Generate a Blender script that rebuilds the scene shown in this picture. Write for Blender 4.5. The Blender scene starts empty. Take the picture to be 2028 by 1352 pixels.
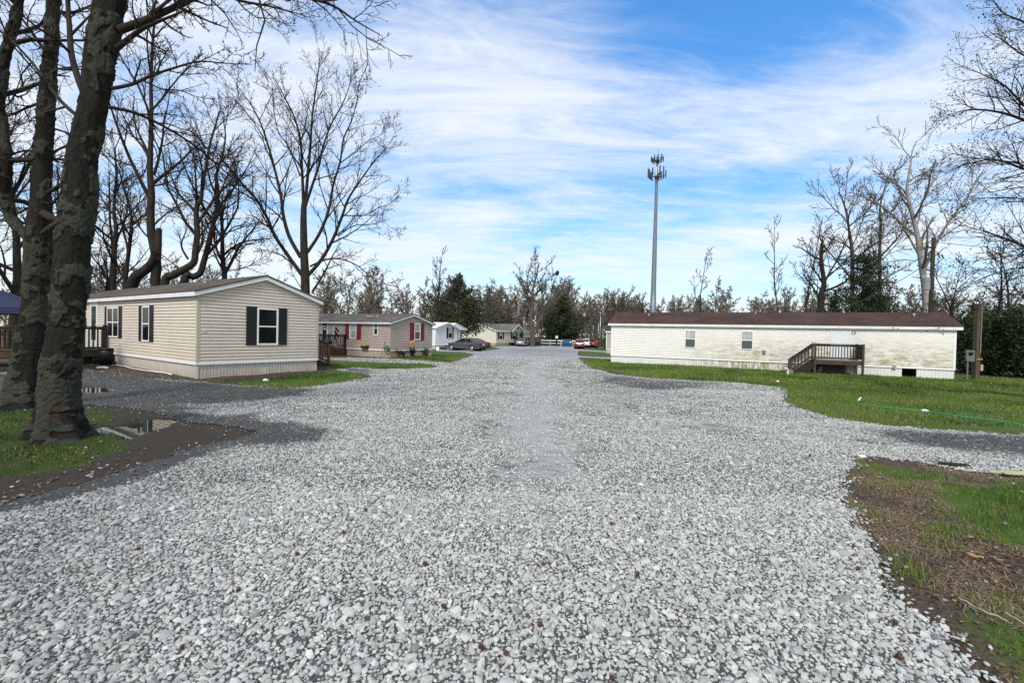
import bpy, bmesh, math, random
import numpy as np
from mathutils import Vector, Matrix

random.seed(7)
RNG = np.random.default_rng(11)
SC = bpy.context.scene
COL = SC.collection
R = math.radians

# ------------------------------------------------------------------ camera and survey helpers
FPX, CX, CY = 901.0, 1014.0, 676.0
CAMZ = 1.6
PITCH, ROLL = math.atan(15.0 / FPX), R(1.35)
FW = np.array([0, math.cos(PITCH), -math.sin(PITCH)])
R0 = np.array([1.0, 0, 0]); U0 = np.array([0, math.sin(PITCH), math.cos(PITCH)])
RT = R0 * math.cos(ROLL) + U0 * math.sin(ROLL)
UP = -R0 * math.sin(ROLL) + U0 * math.cos(ROLL)
CAMP = np.array([0, 0, CAMZ])

def ray(px, py):
    return FW * FPX + RT * (px - CX) + UP * (CY - py)
def D(px, py, Y):
    d = ray(px, py)
    return CAMP + d * (Y / d[1])

def sstep(a, b, x):
    t = np.clip((x - a) / (b - a), 0, 1)
    return t * t * (3 - 2 * t)
def gbase(x, y):
    yc = np.clip(y, 12, 76) - 12
    s = np.where(yc < 8, yc * yc / 16.0, yc - 4)
    return -0.0125 * s - 0.11 * sstep(9, 21, np.asarray(x, float)) * (1 - sstep(27, 36, np.asarray(y, float)))

def _h(ix, iy, seed):
    n = (ix.astype(np.int64) * 374761393 + iy.astype(np.int64) * 668265263 + seed * 1442695041) & 0x7fffffff
    n = (n ^ (n >> 13)) * 1274126177 & 0x7fffffff
    n = n ^ (n >> 16)
    return (n & 0xffff) / 65535.0
def vnoise(x, y, seed=0):
    x = np.asarray(x, float); y = np.asarray(y, float)
    ix = np.floor(x); iy = np.floor(y)
    fx = x - ix; fy = y - iy
    fx = fx * fx * (3 - 2 * fx); fy = fy * fy * (3 - 2 * fy)
    a = _h(ix, iy, seed); b = _h(ix + 1, iy, seed); c = _h(ix, iy + 1, seed); d = _h(ix + 1, iy + 1, seed)
    return (a * (1 - fx) + b * fx) * (1 - fy) + (c * (1 - fx) + d * fx) * fy
def fbm(x, y, seed=0, o=4):
    s = 0; a = 0.5; t = 0
    for k in range(o):
        s = s + a * vnoise(x * 2 ** k, y * 2 ** k, seed + k * 17); t += a; a *= 0.5
    return s / t

PUDS = []
def gz(x, y):
    x = np.asarray(x, float); y = np.asarray(y, float)
    far = 1 - sstep(30, 60, y)
    pud = 0.0
    for P in PUDS: pud = pud - .09 * sstep(-.22, .16, sdf(P, x, y) + .38 * (fbm(x * 4, y * 4, 13, 3) - .5))
    return pud + gbase(x, y) + (0.07 * (fbm(x * .35, y * .35, 3, 3) - .5) + 0.05 * (fbm(x * 1.6, y * 1.6, 5, 3) - .5)) * far
def G(px, py, dz=0.0):
    d = ray(px, py)
    z = 0.0
    for _ in range(30):
        t = (z - CAMZ) / d[2] if d[2] < -1e-3 else 500 / FPX
        if t < 0 or t * d[1] > 400: t = 400 / d[1]
        p = CAMP + d * t
        z = 0.5 * z + 0.5 * float(gbase(p[0], p[1]))
    p[2] = float(gz(p[0], p[1])) + dz
    return p
def on_ground(x, y, dz=0.0):
    return np.array([x, y, float(gz(x, y)) + dz])

def proj(p):
    d = np.asarray(p, float) - CAMP; w = d @ FW
    return np.stack([CX + FPX * (d @ RT) / w, CY - FPX * (d @ UP) / w], -1)
cam_d = bpy.data.cameras.new('camera'); cam = bpy.data.objects.new('camera', cam_d); COL.objects.link(cam)
cam_d.sensor_fit = 'HORIZONTAL'; cam_d.sensor_width = 36.0; cam_d.lens = 36.0 * FPX / 2028.0
cam_d.clip_end = 2000; cam_d.clip_start = 0.05
M4 = Matrix(((RT[0], UP[0], -FW[0], 0), (RT[1], UP[1], -FW[1], 0), (RT[2], UP[2], -FW[2], CAMZ), (0, 0, 0, 1)))
cam.matrix_world = M4
SC.camera = cam

# ------------------------------------------------------------------ objects
def props(o, label=None, cat=None, group=None, kind=None):
    if label: o['label'] = label
    if cat: o['category'] = cat
    if group: o['group'] = group
    if kind: o['kind'] = kind
    return o
def empty(name, loc, rz=0, label=None, cat=None, group=None):
    o = bpy.data.objects.new(name, None); COL.objects.link(o)
    o.empty_display_size = 0.2
    o.location = [float(c) for c in loc]; o.rotation_euler = (0, 0, rz)
    return props(o, label, cat, group)
def link(name, me, mat=None, parent=None):
    o = bpy.data.objects.new(name, me); COL.objects.link(o)
    if mat is not None: me.materials.append(mat)
    if parent is not None: o.parent = parent
    return o
def copy_tree(o, parent=None):
    c = o.copy(); COL.objects.link(c); c.parent = parent
    for ch in list(o.children): copy_tree(ch, c)
    return c
def np_mesh(name, V, F, smooth=False, attrs=None):
    """V (n,3); F list of arrays (k,3)/(k,4)"""
    me = bpy.data.meshes.new(name)
    V = np.asarray(V, np.float32)
    if not isinstance(F, (list, tuple)): F = [F]
    F = [np.asarray(f, np.int32) for f in F if len(f)]
    me.vertices.add(len(V)); me.vertices.foreach_set('co', V.ravel())
    lv = np.concatenate([f.ravel() for f in F]); lt = np.concatenate([np.full(len(f), f.shape[1], np.int32) for f in F])
    ls = np.concatenate([[0], np.cumsum(lt)[:-1]]).astype(np.int32)
    me.loops.add(len(lv)); me.loops.foreach_set('vertex_index', lv)
    me.polygons.add(len(lt)); me.polygons.foreach_set('loop_start', ls)
    try: me.polygons.foreach_set('loop_total', lt)
    except Exception: pass
    me.polygons.foreach_set('use_smooth', np.full(len(lt), smooth))
    me.update(calc_edges=True)
    for k, a in (attrs or {}).items():
        at = me.attributes.new(k, 'FLOAT', 'POINT'); at.data.foreach_set('value', np.asarray(a, np.float32))
    return me

class MB:
    """collects shapes, builds ONE mesh object"""
    def __init__(s): s.v = []; s.f = []
    def add(s, vs, fs):
        b = len(s.v); s.v.extend([tuple(map(float, p)) for p in vs]); s.f.extend([[i + b for i in f] for f in fs]); return s
    def box(s, x0, x1, y0, y1, z0, z1):
        return s.add([(x0, y0, z0), (x1, y0, z0), (x1, y1, z0), (x0, y1, z0), (x0, y0, z1), (x1, y0, z1), (x1, y1, z1), (x0, y1, z1)],
                     [(3, 2, 1, 0), (4, 5, 6, 7), (0, 1, 5, 4), (1, 2, 6, 5), (2, 3, 7, 6), (3, 0, 4, 7)])
    def quad(s, a, b, c, d): return s.add([a, b, c, d], [(0, 1, 2, 3)])
    def prism(s, pts, vec):
        n = len(pts); vec = np.array(vec, float); q = [np.array(p, float) for p in pts]
        return s.add(q + [p + vec for p in q], [list(range(n))[::-1], list(range(n, 2 * n))] + [(i, (i + 1) % n, n + (i + 1) % n, n + i) for i in range(n)])
    def tube(s, pts, rad, n=8, cap=True):
        pts = [np.array(p, float) for p in pts]
        if not hasattr(rad, '__len__'): rad = [rad] * len(pts)
        vs = []; k = len(pts)
        for i, p in enumerate(pts):
            t = pts[min(i + 1, k - 1)] - pts[max(i - 1, 0)]; t = t / (np.linalg.norm(t) + 1e-9)
            ref = np.array([0, 0, 1.0]) if abs(t[2]) < .9 else np.array([1.0, 0, 0])
            u = np.cross(t, ref); u /= np.linalg.norm(u); w = np.cross(t, u)
            for j in range(n):
                a = 2 * math.pi * j / n
                vs.append(p + (u * math.cos(a) + w * math.sin(a)) * rad[i])
        fs = [(i * n + j, i * n + (j + 1) % n, (i + 1) * n + (j + 1) % n, (i + 1) * n + j) for i in range(k - 1) for j in range(n)]
        if cap: fs += [list(range(n)), [(k - 1) * n + j for j in range(n)][::-1]]
        return s.add(vs, fs)
    def bar(s, p0, p1, w, h):
        """rectangular bar, w horizontal, h in the up-ish direction"""
        p0 = np.array(p0, float); p1 = np.array(p1, float); t = p1 - p0; t = t / np.linalg.norm(t)
        ref = np.array([0, 0, 1.0]) if abs(t[2]) < .95 else np.array([0, 1.0, 0])
        u = np.cross(t, ref); u /= np.linalg.norm(u); w2 = np.cross(u, t)
        c = [(-w / 2, -h / 2), (w / 2, -h / 2), (w / 2, h / 2), (-w / 2, h / 2)]
        vs = [p0 + u * a + w2 * b for a, b in c] + [p1 + u * a + w2 * b for a, b in c]
        return s.add(vs, [(0, 1, 2, 3), (7, 6, 5, 4), (0, 4, 5, 1), (1, 5, 6, 2), (2, 6, 7, 3), (3, 7, 4, 0)])
    def ball(s, c, r, nu=10, nv=7, sc=(1, 1, 1), jit=0):
        vs = []; fs = []
        for i in range(nv + 1):
            th = math.pi * i / nv
            for j in range(nu):
                a = 2 * math.pi * j / nu; k = r * (1 + random.uniform(-jit, jit))
                vs.append((c[0] + k * sc[0] * math.sin(th) * math.cos(a), c[1] + k * sc[1] * math.sin(th) * math.sin(a), c[2] + k * sc[2] * math.cos(th)))
        for i in range(nv):
            for j in range(nu): fs.append((i * nu + j, (i + 1) * nu + j, (i + 1) * nu + (j + 1) % nu, i * nu + (j + 1) % nu))
        return s.add(vs, fs)
    def xf(s, fn): s.v = [tuple(map(float, fn(*p))) for p in s.v]; return s
    def build(s, name, mat, parent=None, smooth=False, bevel=0):
        me = bpy.data.meshes.new(name); me.from_pydata(s.v, [], s.f); me.update()
        bm = bmesh.new(); bm.from_mesh(me)
        bmesh.ops.recalc_face_normals(bm, faces=bm.faces)
        if bevel:
            bmesh.ops.remove_doubles(bm, verts=bm.verts, dist=1e-5)
            es = [e for e in bm.edges if len(e.link_faces) == 2 and e.calc_face_angle(0) > .6]
            bmesh.ops.bevel(bm, geom=es, offset=bevel, segments=2, profile=.6, affect='EDGES', clamp_overlap=True)
        bm.to_mesh(me); bm.free()
        if smooth: me.polygons.foreach_set('use_smooth', [True] * len(me.polygons))
        return link(name, me, mat, parent)

# ------------------------------------------------------------------ materials
class NT:
    def __init__(s, name):
        s.m = bpy.data.materials.new(name); s.m.use_nodes = True
        s.t = s.m.node_tree; s.t.nodes.clear()
        s.out = s.t.nodes.new('ShaderNodeOutputMaterial'); s.b = s.t.nodes.new('ShaderNodeBsdfPrincipled')
        s.t.links.new(s.b.outputs[0], s.out.inputs[0]); s._co = None
    def n(s, typ, ins=None, **kw):
        nd = s.t.nodes.new(typ)
        for k, v in kw.items(): setattr(nd, k, v)
        for k, v in (ins or {}).items(): s.set(nd.inputs[k], v)
        return nd
    def set(s, inp, v):
        if isinstance(v, bpy.types.NodeSocket): s.t.links.new(v, inp)
        elif isinstance(v, (tuple, list)): inp.default_value = (*v, 1.0) if len(v) == 3 and inp.type == 'RGBA' else v
        else: inp.default_value = v
    @property
    def co(s):
        if s._co is None: s._co = s.n('ShaderNodeTexCoord').outputs['Object']
        return s._co
    def mapped(s, scale, rot=(0, 0, 0), loc=(0, 0, 0)):
        return s.n('ShaderNodeMapping', {'Vector': s.co, 'Scale': scale, 'Rotation': rot, 'Location': loc}).outputs[0]
    def noise(s, scale, detail=4, rough=.55, vec=None, dist=0.0):
        return s.n('ShaderNodeTexNoise', {'Vector': vec or s.co, 'Scale': scale, 'Detail': detail, 'Roughness': rough, 'Distortion': dist}).outputs[0]
    def ramp(s, fac, stops, interp='LINEAR'):
        nd = s.n('ShaderNodeValToRGB', {'Fac': fac}); e = nd.color_ramp.elements; nd.color_ramp.interpolation = interp
        while len(e) < len(stops): e.new(.5)
        for i, (p, c) in enumerate(stops):
            e[i].position = p; e[i].color = (c, c, c, 1) if not hasattr(c, '__len__') else (*c, 1)
        return nd.outputs[0]
    def mix(s, fac, a, b, mode='MIX'):
        nd = s.n('ShaderNodeMix', data_type='RGBA', blend_type=mode)
        s.set(nd.inputs[0], fac); s.set(nd.inputs[6], a); s.set(nd.inputs[7], b)
        return nd.outputs[2]
    def math(s, op, a, b=0.0, clamp=False):
        nd = s.n('ShaderNodeMath', operation=op, use_clamp=clamp); s.set(nd.inputs[0], a); s.set(nd.inputs[1], b); return nd.outputs[0]
    def attr(s, name): return s.n('ShaderNodeAttribute', attribute_name=name).outputs['Fac']
    def bump(s, h, strength=.4, dist=.02): 
        s.set(s.b.inputs['Normal'], s.n('ShaderNodeBump', {'Height': h, 'Strength': strength, 'Distance': dist}).outputs[0])
    def fin(s, col=None, rough=None, metal=None, spec=None):
        if col is not None: s.set(s.b.inputs['Base Color'], col)
        if rough is not None: s.set(s.b.inputs['Roughness'], rough)
        if metal is not None: s.set(s.b.inputs['Metallic'], metal)
        if spec is not None: s.set(s.b.inputs['Specular IOR Level'], spec)
        return s.m
MATS = {}
def plain(name, col, rough=.6, var=.25, scale=6.0, metal=0.0, bump=0.0, spec=.4, dirt=None, stretch=(1, 1, 1)):
    """procedural paint/wood/metal: two tones mixed by noise, optional grime"""
    if name in MATS: return MATS[name]
    t = NT(name)
    v = t.mapped(stretch)
    nz = t.noise(scale, 5, .6, v)
    lo = tuple(c * (1 - var) for c in col); hi = tuple(min(1, c * (1 + var * .6)) for c in col)
    c = t.ramp(nz, [(.3, lo), (.7, hi)])
    if dirt:
        g = t.ramp(t.noise(1.7, 6, .65), [(.48, 0.0), (.72, 1.0)])
        c = t.mix(t.math('MULTIPLY', g, dirt[1]), c, dirt[0])
    if bump: t.bump(t.noise(scale * 4, 4, .6, v), bump, .01)
    MATS[name] = t.fin(c, t.ramp(nz, [(.3, max(0, rough - .08)), (.7, min(1, rough + .08))]), metal, spec)
    return MATS[name]

def siding_mat(name, col, streak=.12, algae=None, dirt=(.2, .17, .12), dirt_amt=.25):
    t = NT(name)
    c = t.mix(t.ramp(t.noise(.8, 5, .6), [(.35, 0.0), (.7, 1.0)]), col, tuple(x * (1 - streak) for x in col))
    st = t.ramp(t.noise(1.0, 6, .7, t.mapped((2.5, 2.5, 14))), [(.5, 0.0), (.8, 1.0)])
    c = t.mix(t.math('MULTIPLY', st, dirt_amt), c, dirt)
    ft = t.ramp(t.noise(1.0, 6, .75, t.mapped((9, 9, 1.0))), [(.55, 0.0), (.85, 1.0)])
    c = t.mix(t.math('MULTIPLY', ft, dirt_amt * .6), c, dirt)
    if algae:
        # algae growing on the lower courses, in patches along the wall (local y = along the wall, z = height)
        sep = t.n('ShaderNodeSeparateXYZ', {'Vector': t.co})
        band = t.n('ShaderNodeMapRange', {'Value': sep.outputs['Z'], 'From Min': algae['z0'], 'From Max': algae['z1'], 'To Min': 1.0, 'To Max': 0.0}, interpolation_type='SMOOTHSTEP').outputs[0]
        along = t.n('ShaderNodeMapRange', {'Value': sep.outputs['Y'], 'From Min': algae['y0'], 'From Max': algae['y1'], 'To Min': 1.0, 'To Max': 0.0}, interpolation_type='SMOOTHSTEP').outputs[0]
        pat = t.noise(1.0, 6, .72, t.mapped((1.6, 1.6, 6.0)))
        fine = t.noise(1.0, 5, .75, t.mapped((8, 8, 24.0)))
        a = t.math('MULTIPLY', band, along)
        a = t.math('MULTIPLY', a, t.ramp(pat, [(.38, 0.0), (.62, 1.0)]))
        a = t.math('MULTIPLY', a, t.ramp(fine, [(.3, .25), (.65, 1.0)]))
        c = t.mix(t.math('MULTIPLY', a, algae['amt'] * 1.25, True), c, algae['col'])
    return t.fin(c, .55, 0, .35)

CLOUD_LOBES = [(1480, 20, 26, -.30), (120, 330, 6, .14), (1050, 220, 20, .12), (1700, 270, 26, .16), (800, 60, 30, -.10), (1000, 520, 30, -.02)]
UNSEEN_CLOUD_DIRS = [((0, -1, .55), 1.5, .50)]  # unseen cloud added behind the camera to neutralise the blue ambient light
CLOUD_TOP = (4.95, 5.15, 5.35); CLOUD_LOW = (4.7, 5.0, 5.3)
EXPO = 0.7
# ------------------------------------------------------------------ ground plan (surveyed outlines, metres on the ground)
def poly(pts): return np.array([G(x, y)[:2] for x, y in pts])
def sdf(P, x, y):
    """signed distance to polygon, >0 inside"""
    x = np.asarray(x, float); y = np.asarray(y, float)
    d = np.full(x.shape, 1e9); ins = np.zeros(x.shape, bool)
    n = len(P)
    for i in range(n):
        ax, ay = P[i]; bx, by = P[(i + 1) % n]
        ex, ey = bx - ax, by - ay
        t = np.clip(((x - ax) * ex + (y - ay) * ey) / (ex * ex + ey * ey + 1e-12), 0, 1)
        d = np.minimum(d, (x - ax - t * ex) ** 2 + (y - ay - t * ey) ** 2)
        c = ((ay > y) != (by > y)) & (x < ex * (y - ay) / (by - ay + 1e-12) + ax)
        ins ^= c
    d = np.sqrt(d)
    return np.where(ins, d, -d)

PUD_PX = [[(158, 853), (185, 842), (232, 840), (262, 846), (285, 848), (270, 856), (258, 864), (225, 852), (185, 858)], [(268, 848), (285, 829), (315, 824), (352, 826), (335, 836), (305, 845), (285, 852)], [(160, 765), (185, 762), (225, 768), (232, 773), (200, 776), (165, 776)]]
PUDS += [poly(p) for p in PUD_PX]
ROAD = np.vstack([np.array([[-3.6, -3.0], [-5.2, -1.0]]), poly([
    (-500, 1130), (-150, 1040), (0, 1000), (150, 962), (300, 915), (420, 880), (520, 858), (470, 845), (385, 836), (330, 822), (250, 806), (165, 800), (90, 792), (-60, 792), (-300, 800),
    (-300, 752), (-60, 744), (60, 738), (165, 733), (250, 742), (330, 752), (400, 756), (470, 764), (540, 770), (600, 769), (680, 759), (735, 748), (722, 742), (690, 737),
    (664, 733), (700, 728), (760, 731), (850, 731), (872, 727), (850, 722), (770, 720), (680, 715), (640, 712), (640, 709), (700, 709), (760, 710), (830, 714), (893, 718), (925, 709), (940, 702),
    (915, 697), (868, 696), (868, 692), (925, 693), (972, 693), (990, 691), (986, 689.0), (972, 686.3), (1000, 685.2), (1040, 686), (1060, 684.6), (1110, 684.4), (1136, 685),
    (1150, 690), (1141, 692), (1152, 691.5), (1206, 696), (1206, 698.5), (1147, 694.5), (1143, 700), (1146, 704.5), (1222, 708.5), (1222, 711.5), (1144, 707.5),
    (1150, 715), (1168, 728), (1215, 742), (1290, 751), (1400, 757), (1480, 761), (1540, 768), (1549, 776), (1545, 792), (1562, 806), (1640, 826), (1760, 843), (1900, 854), (2028, 863), (2500, 897),
    (2500, 985), (2028, 944), (1960, 940), (1880, 928), (1800, 914), (1705, 903), (1678, 915), (1662, 950), (1666, 990), (1688, 1035), (1722, 1090), (1762, 1160), (1820, 1230), (1880, 1310), (1915, 1360)]),
    np.array([[2.6, 0.6], [3.4, -1.2], [4.0, -3.0]])])
def edge_n(x, y): return 0.22 * (fbm(x * 1.3, y * 1.3, 21, 3) - .5) + 0.16 * (fbm(x * 4, y * 4, 29, 2) - .5)
def road_d(x, y): return sdf(ROAD, x, y) + edge_n(x, y)

# dark, muddy or fines-rich gravel
DARK = [(poly(p), s, k) for p, s, k in [
    ([(-60, 800), (-60, 745), (165, 733), (330, 752), (470, 764), (620, 772), (580, 784), (480, 794), (420, 800), (330, 803), (250, 806)], .7, 1.0),
    ([(165, 800), (330, 800), (420, 808), (330, 822), (420, 826), (500, 820), (470, 832), (560, 838), (640, 856), (620, 872), (560, 880), (470, 886), (300, 920), (150, 966), (90, 985), (200, 930), (330, 880), (420, 856), (330, 850), (250, 815)], .5, 1.0),
    ([(-300, 1010), (-300, 830), (60, 790), (250, 800), (420, 822), (430, 850), (480, 870), (330, 930), (150, 985), (0, 1020)], .22, 1.0),
    ([(2500, 900), (2028, 866), (1900, 858), (1760, 850), (1700, 850), (1780, 872), (1900, 890), (2028, 905), (2500, 940)], .45, .8),
    ([(1190, 742), (1290, 753), (1420, 760), (1380, 772), (1300, 776), (1220, 765), (1180, 755)], .5, .5),
    ([(668, 728), (740, 731), (735, 748), (690, 738)], .3, .5),
    ([(1000, 692), (1060, 690), (1150, 694), (1146, 700), (1060, 698), (1010, 702)], 1.5, .32),
    ([(1200, 712), (1146, 708), (1180, 735), (1215, 750), (1300, 780), (1200, 800), (1160, 760)], 1.2, .25),
    ([(-900, 1400), (-500, 1130), (0, 1000), (300, 920), (470, 886), (480, 930), (330, 1050), (250, 1200), (200, 1352), (150, 1450)], .9, .36),
]]
FINES = [(poly(p), s, k) for p, s, k in [
    ([(1000, 712), (1018, 712), (985, 760), (935, 860), (880, 1000), (800, 1180), (720, 1352), (560, 1352), (690, 1180), (810, 1000), (890, 860), (955, 760)], .6, .42),
    ([(1082, 712), (1098, 712), (1120, 760), (1165, 860), (1240, 1000), (1340, 1180), (1450, 1352), (1300, 1352), (1220, 1180), (1150, 1000), (1110, 860), (1090, 760)], .6, .42),
    ([(985, 960), (960, 860), (985, 780), (1030, 720), (1090, 705), (1110, 760), (1150, 860), (1180, 960), (1080, 1060)], 1.3, .72),
    ([(1180, 820), (1150, 760), (1250, 810), (1500, 850), (1900, 880), (2028, 890), (2028, 905), (1800, 880), (1500, 870)], .9, .6),
    ([(420, 800), (480, 790), (640, 800), (760, 830), (640, 840), (500, 825)], .6, .4),
    ([(900, 1300), (880, 1100), (960, 900), (1200, 900), (1350, 1000), (1300, 1150), (1150, 1200)], 1.2, .3),
    ([(700, 1180), (860, 1150), (1000, 1250), (960, 1352), (780, 1352)], .3, .3),
]]
def zone(L, x, y):
    v = np.zeros(np.shape(x)); nz = 0.5 * (fbm(x * .9, y * .9, 41, 4) - .5) + .35 * (fbm(x * 3.2, y * 3.2, 43, 3) - .5)
    for P, s, k in L:
        v = np.maximum(v, k * sstep(-1, 1, (sdf(P, x, y) + nz * 1.6 * s) / s))
    return v
# grass: >0 inside; everything off the road has some
GRASSY = [(poly(p), s, k) for p, s, k in [
    ([(-400, 840), (0, 806), (60, 806), (95, 862), (240, 846), (262, 862), (262, 886), (200, 902), (150, 926), (60, 940), (0, 945), (-500, 1010)], .35, .95),
    ([(-300, 800), (-60, 770), (70, 768), (70, 800), (-60, 800)], .3, .8),
    ([(150, 805), (235, 806), (215, 842), (150, 850)], .25, .75),
    ([(400, 757), (470, 764), (540, 771), (600, 770), (680, 759), (740, 748), (722, 742), (664, 733), (634, 738), (500, 752)], .3, 1.0),
    ([(640, 726), (640, 712), (770, 720), (850, 723), (870, 728), (850, 731), (760, 730), (700, 727)], .3, .85),
    ([(760, 712), (790, 704), (860, 692), (930, 698), (938, 703), (893, 718), (830, 714)], .5, 1.0),
    ([(1140, 707), (1222, 712), (1900, 745), (2500, 760), (2500, 895), (2028, 862), (1900, 853), (1760, 842), (1640, 825), (1562, 805), (1548, 776), (1480, 760), (1290, 750), (1168, 727)], .4, 1.0),
    ([(1140, 690), (1210, 697), (1210, 690), (1160, 686)], .5, 1.0), ([(1144, 696), (1222, 700), (1222, 708), (1150, 703)], .5, 1.0),
    ([(940, 702), (990, 690), (970, 687), (1050, 684), (900, 680), (840, 690)], .8, 1.0),
    ([(1800, 952), (1900, 962), (2100, 958), (2300, 1000), (2300, 1110), (2028, 1100), (1960, 1085), (1890, 1055), (1830, 1010)], .45, 1.05),
    ([(1700, 915), (1800, 925), (1880, 950), (1860, 985), (1790, 985), (1720, 965), (1680, 960), (1685, 930)], .3, .72),
    ([(1800, 1010), (1870, 1025), (1940, 1070), (1990, 1090), (1920, 1110), (1840, 1090), (1780, 1050)], .25, .95),
    ([(1930, 1150), (2200, 1160), (2200, 1352), (2028, 1340), (1960, 1250)], .4, .75),
    ([(1690, 1000), (1760, 1020), (1830, 1100), (1860, 1160), (1800, 1160), (1720, 1070)], .25, .55),
]]
def grass_k(x, y):
    v = zone(GRASSY, x, y)
    far = sstep(40, 60, np.asarray(y, float))
    v = np.maximum(v, far * (.45 + .6 * fbm(x * .15, y * .15, 61, 3)))
    v = v * (0.45 + 0.8 * fbm(x * .8, y * .8, 63, 3) + .25 * (fbm(x * 4, y * 4, 65, 2) - .5))
    return np.clip(v, 0, 1.1) * (road_d(x, y) < .05)

def axis(stops):
    out = [stops[0][0]]
    for (a, s0), (b, s1) in zip(stops[:-1], stops[1:]):
        x = a
        while x < b - 1e-6:
            t = (x - a) / (b - a); x = min(b, x + s0 + (s1 - s0) * t); out.append(x)
    return np.array(out)
GX = axis([(-260, 40), (-60, 4), (-24, .35), (-12, .14), (-4, .1), (5, .1), (12, .13), (26, .3), (60, 4), (260, 40)])
GY = axis([(-14, 2), (-3, .3), (1.2, .08), (9, .09), (20, .22), (40, .45), (85, .9), (110, 2), (160, 12), (420, 60)])
XX, YY = np.meshgrid(GX, GY); nx, ny = len(GX), len(GY)
ZZ = gz(XX, YY); RD = road_d(XX, YY); DK = zone(DARK, XX, YY); FN = zone(FINES, XX, YY); GK = grass_k(XX, YY)
near = 1 - sstep(14, 30, YY)
def sheet(name, keep, dz, attrs, mat):
    idx = np.arange(nx * ny).reshape(ny, nx)
    q = np.stack([idx[:-1, :-1], idx[:-1, 1:], idx[1:, 1:], idx[1:, :-1]], -1).reshape(-1, 4)
    if keep is not None: q = q[keep.ravel()]
    used = np.unique(q); remap = np.full(nx * ny, -1); remap[used] = np.arange(len(used))
    V = np.stack([XX, YY, ZZ + dz], -1).reshape(-1, 3)[used]
    me = np_mesh(name, V, remap[q], True, {k: a.ravel()[used] for k, a in attrs.items()})
    return props(link(name, me, mat), kind='structure')

# soil and thin turf
t = NT('soil_and_turf')
soil = t.mix(t.noise(1.1, 6, .65), (.026, .019, .013), (.075, .054, .036))
soil = t.mix(t.ramp(t.noise(55, 4, .7), [(.42, 0.0), (.62, 1.0)]), soil, (.115, .085, .058))
soil = t.mix(t.ramp(t.noise(16, 5, .7), [(.52, 0.0), (.62, 1.0)]), soil, (.03, .022, .016))
gr = t.mix(t.noise(.9, 5, .65), (.040, .085, .010), (.11, .15, .022))
gr = t.mix(t.ramp(t.noise(40, 4, .7), [(.35, 0.0), (.7, 1.0)]), gr, (.022, .05, .008))
gr = t.mix(t.ramp(t.noise(2.3, 5, .7), [(.5, 0.0), (.75, .8)]), gr, (.14, .11, .045))
gr = t.mix(t.math('MULTIPLY', t.attr('dark_turf'), .75), gr, t.mix(t.noise(6, 5, .7), (.010, .018, .004), (.04, .06, .008)))  # turf mixed darker over the near left ground
gk = t.attr('grass')
gm = t.ramp(t.math('ADD', gk, t.math('MULTIPLY', t.math('SUBTRACT', t.noise(9, 5, .7), .5), .9)), [(.35, 0.0), (.62, 1.0)])
dkm = t.attr('dark')
soil = t.mix(t.math('MULTIPLY', dkm, .78), soil, t.mix(t.noise(24, 5, .75), (.014, .012, .010), (.05, .042, .034)))
t.bump(t.noise(30, 5, .7), .6, .03)
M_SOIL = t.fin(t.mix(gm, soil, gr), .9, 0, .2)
sheet('ground', None, 0.0, {'grass': GK, 'dark': DK * (RD > -2.5), 'dark_turf': (1 - sstep(-3.0, -2.0, XX)) * (1 - sstep(10, 12, YY))}, M_SOIL)

# compacted gravel
t = NT('gravel')
vo = t.n('ShaderNodeTexVoronoi', {'Vector': t.mapped((1, 1, .2)), 'Scale': 24.0, 'Randomness': 1.0}, feature='F1')
ve = t.n('ShaderNodeTexVoronoi', {'Vector': t.mapped((1, 1, .2)), 'Scale': 24.0}, feature='DISTANCE_TO_EDGE')
sepc = t.n('ShaderNodeSeparateColor', {'Color': vo.outputs['Color']})
cellc = t.ramp(sepc.outputs[0], [(0.0, (.17, .175, .175)), (.5, (.36, .37, .37)), (1.0, (.58, .59, .59))])
edge = t.ramp(ve.outputs['Distance'], [(0.0, 0.0), (.09, 1.0)])
stone = t.mix(edge, (.10, .097, .09), cellc)
fine = t.mix(t.noise(120, 3, .7), (.33, .328, .31), (.56, .56, .54))
fine = t.mix(t.ramp(t.noise(1.6, 6, .7), [(.45, 0.0), (.75, .55)]), fine, (.24, .225, .2))
st = t.ramp(t.math('ADD', t.attr('fines'), t.math('MULTIPLY', t.math('SUBTRACT', t.noise(3.0, 6, .75), .5), 1.1)), [(.3, 0.0), (.6, 1.0)])
stone = t.mix(t.math('MULTIPLY', t.attr('loose'), .85), stone, t.mix(t.noise(70, 4, .7), (.022, .021, .019), (.10, .098, .09)))  # shade in the gaps between loose stones, painted into the road colour
c = t.mix(st, stone, fine)
c = t.mix(t.ramp(t.noise(.28, 6, .7, t.mapped((1, .45, 1))), [(.42, 0.0), (.75, .5)]), c, (.16, .158, .15))
dk = t.ramp(t.math('ADD', t.attr('dark'), t.math('MULTIPLY', t.math('SUBTRACT', t.noise(5, 6, .75), .5), .7)), [(.2, 0.0), (.75, 1.0)])
mud = t.mix(t.noise(38, 5, .75), (.022, .021, .02), (.10, .098, .094))
c = t.mix(t.math('MULTIPLY', dk, .9), c, mud)
h = t.math('ADD', t.math('MULTIPLY', edge, .6), t.noise(60, 4, .7))
t.bump(h, .7, .03)
M_GRAVEL = t.fin(c, t.ramp(dk, [(0, .85), (1, .6)]), 0, .25)
keep = (RD[:-1, :-1] + RD[1:, :-1] + RD[:-1, 1:] + RD[1:, 1:]) / 4 > 0.0
sheet('gravel_road', keep, 0.012 + 0 * ZZ, {'dark': DK, 'fines': FN, 'loose': 1 - sstep(20, 38, YY)}, M_GRAVEL)

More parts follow.
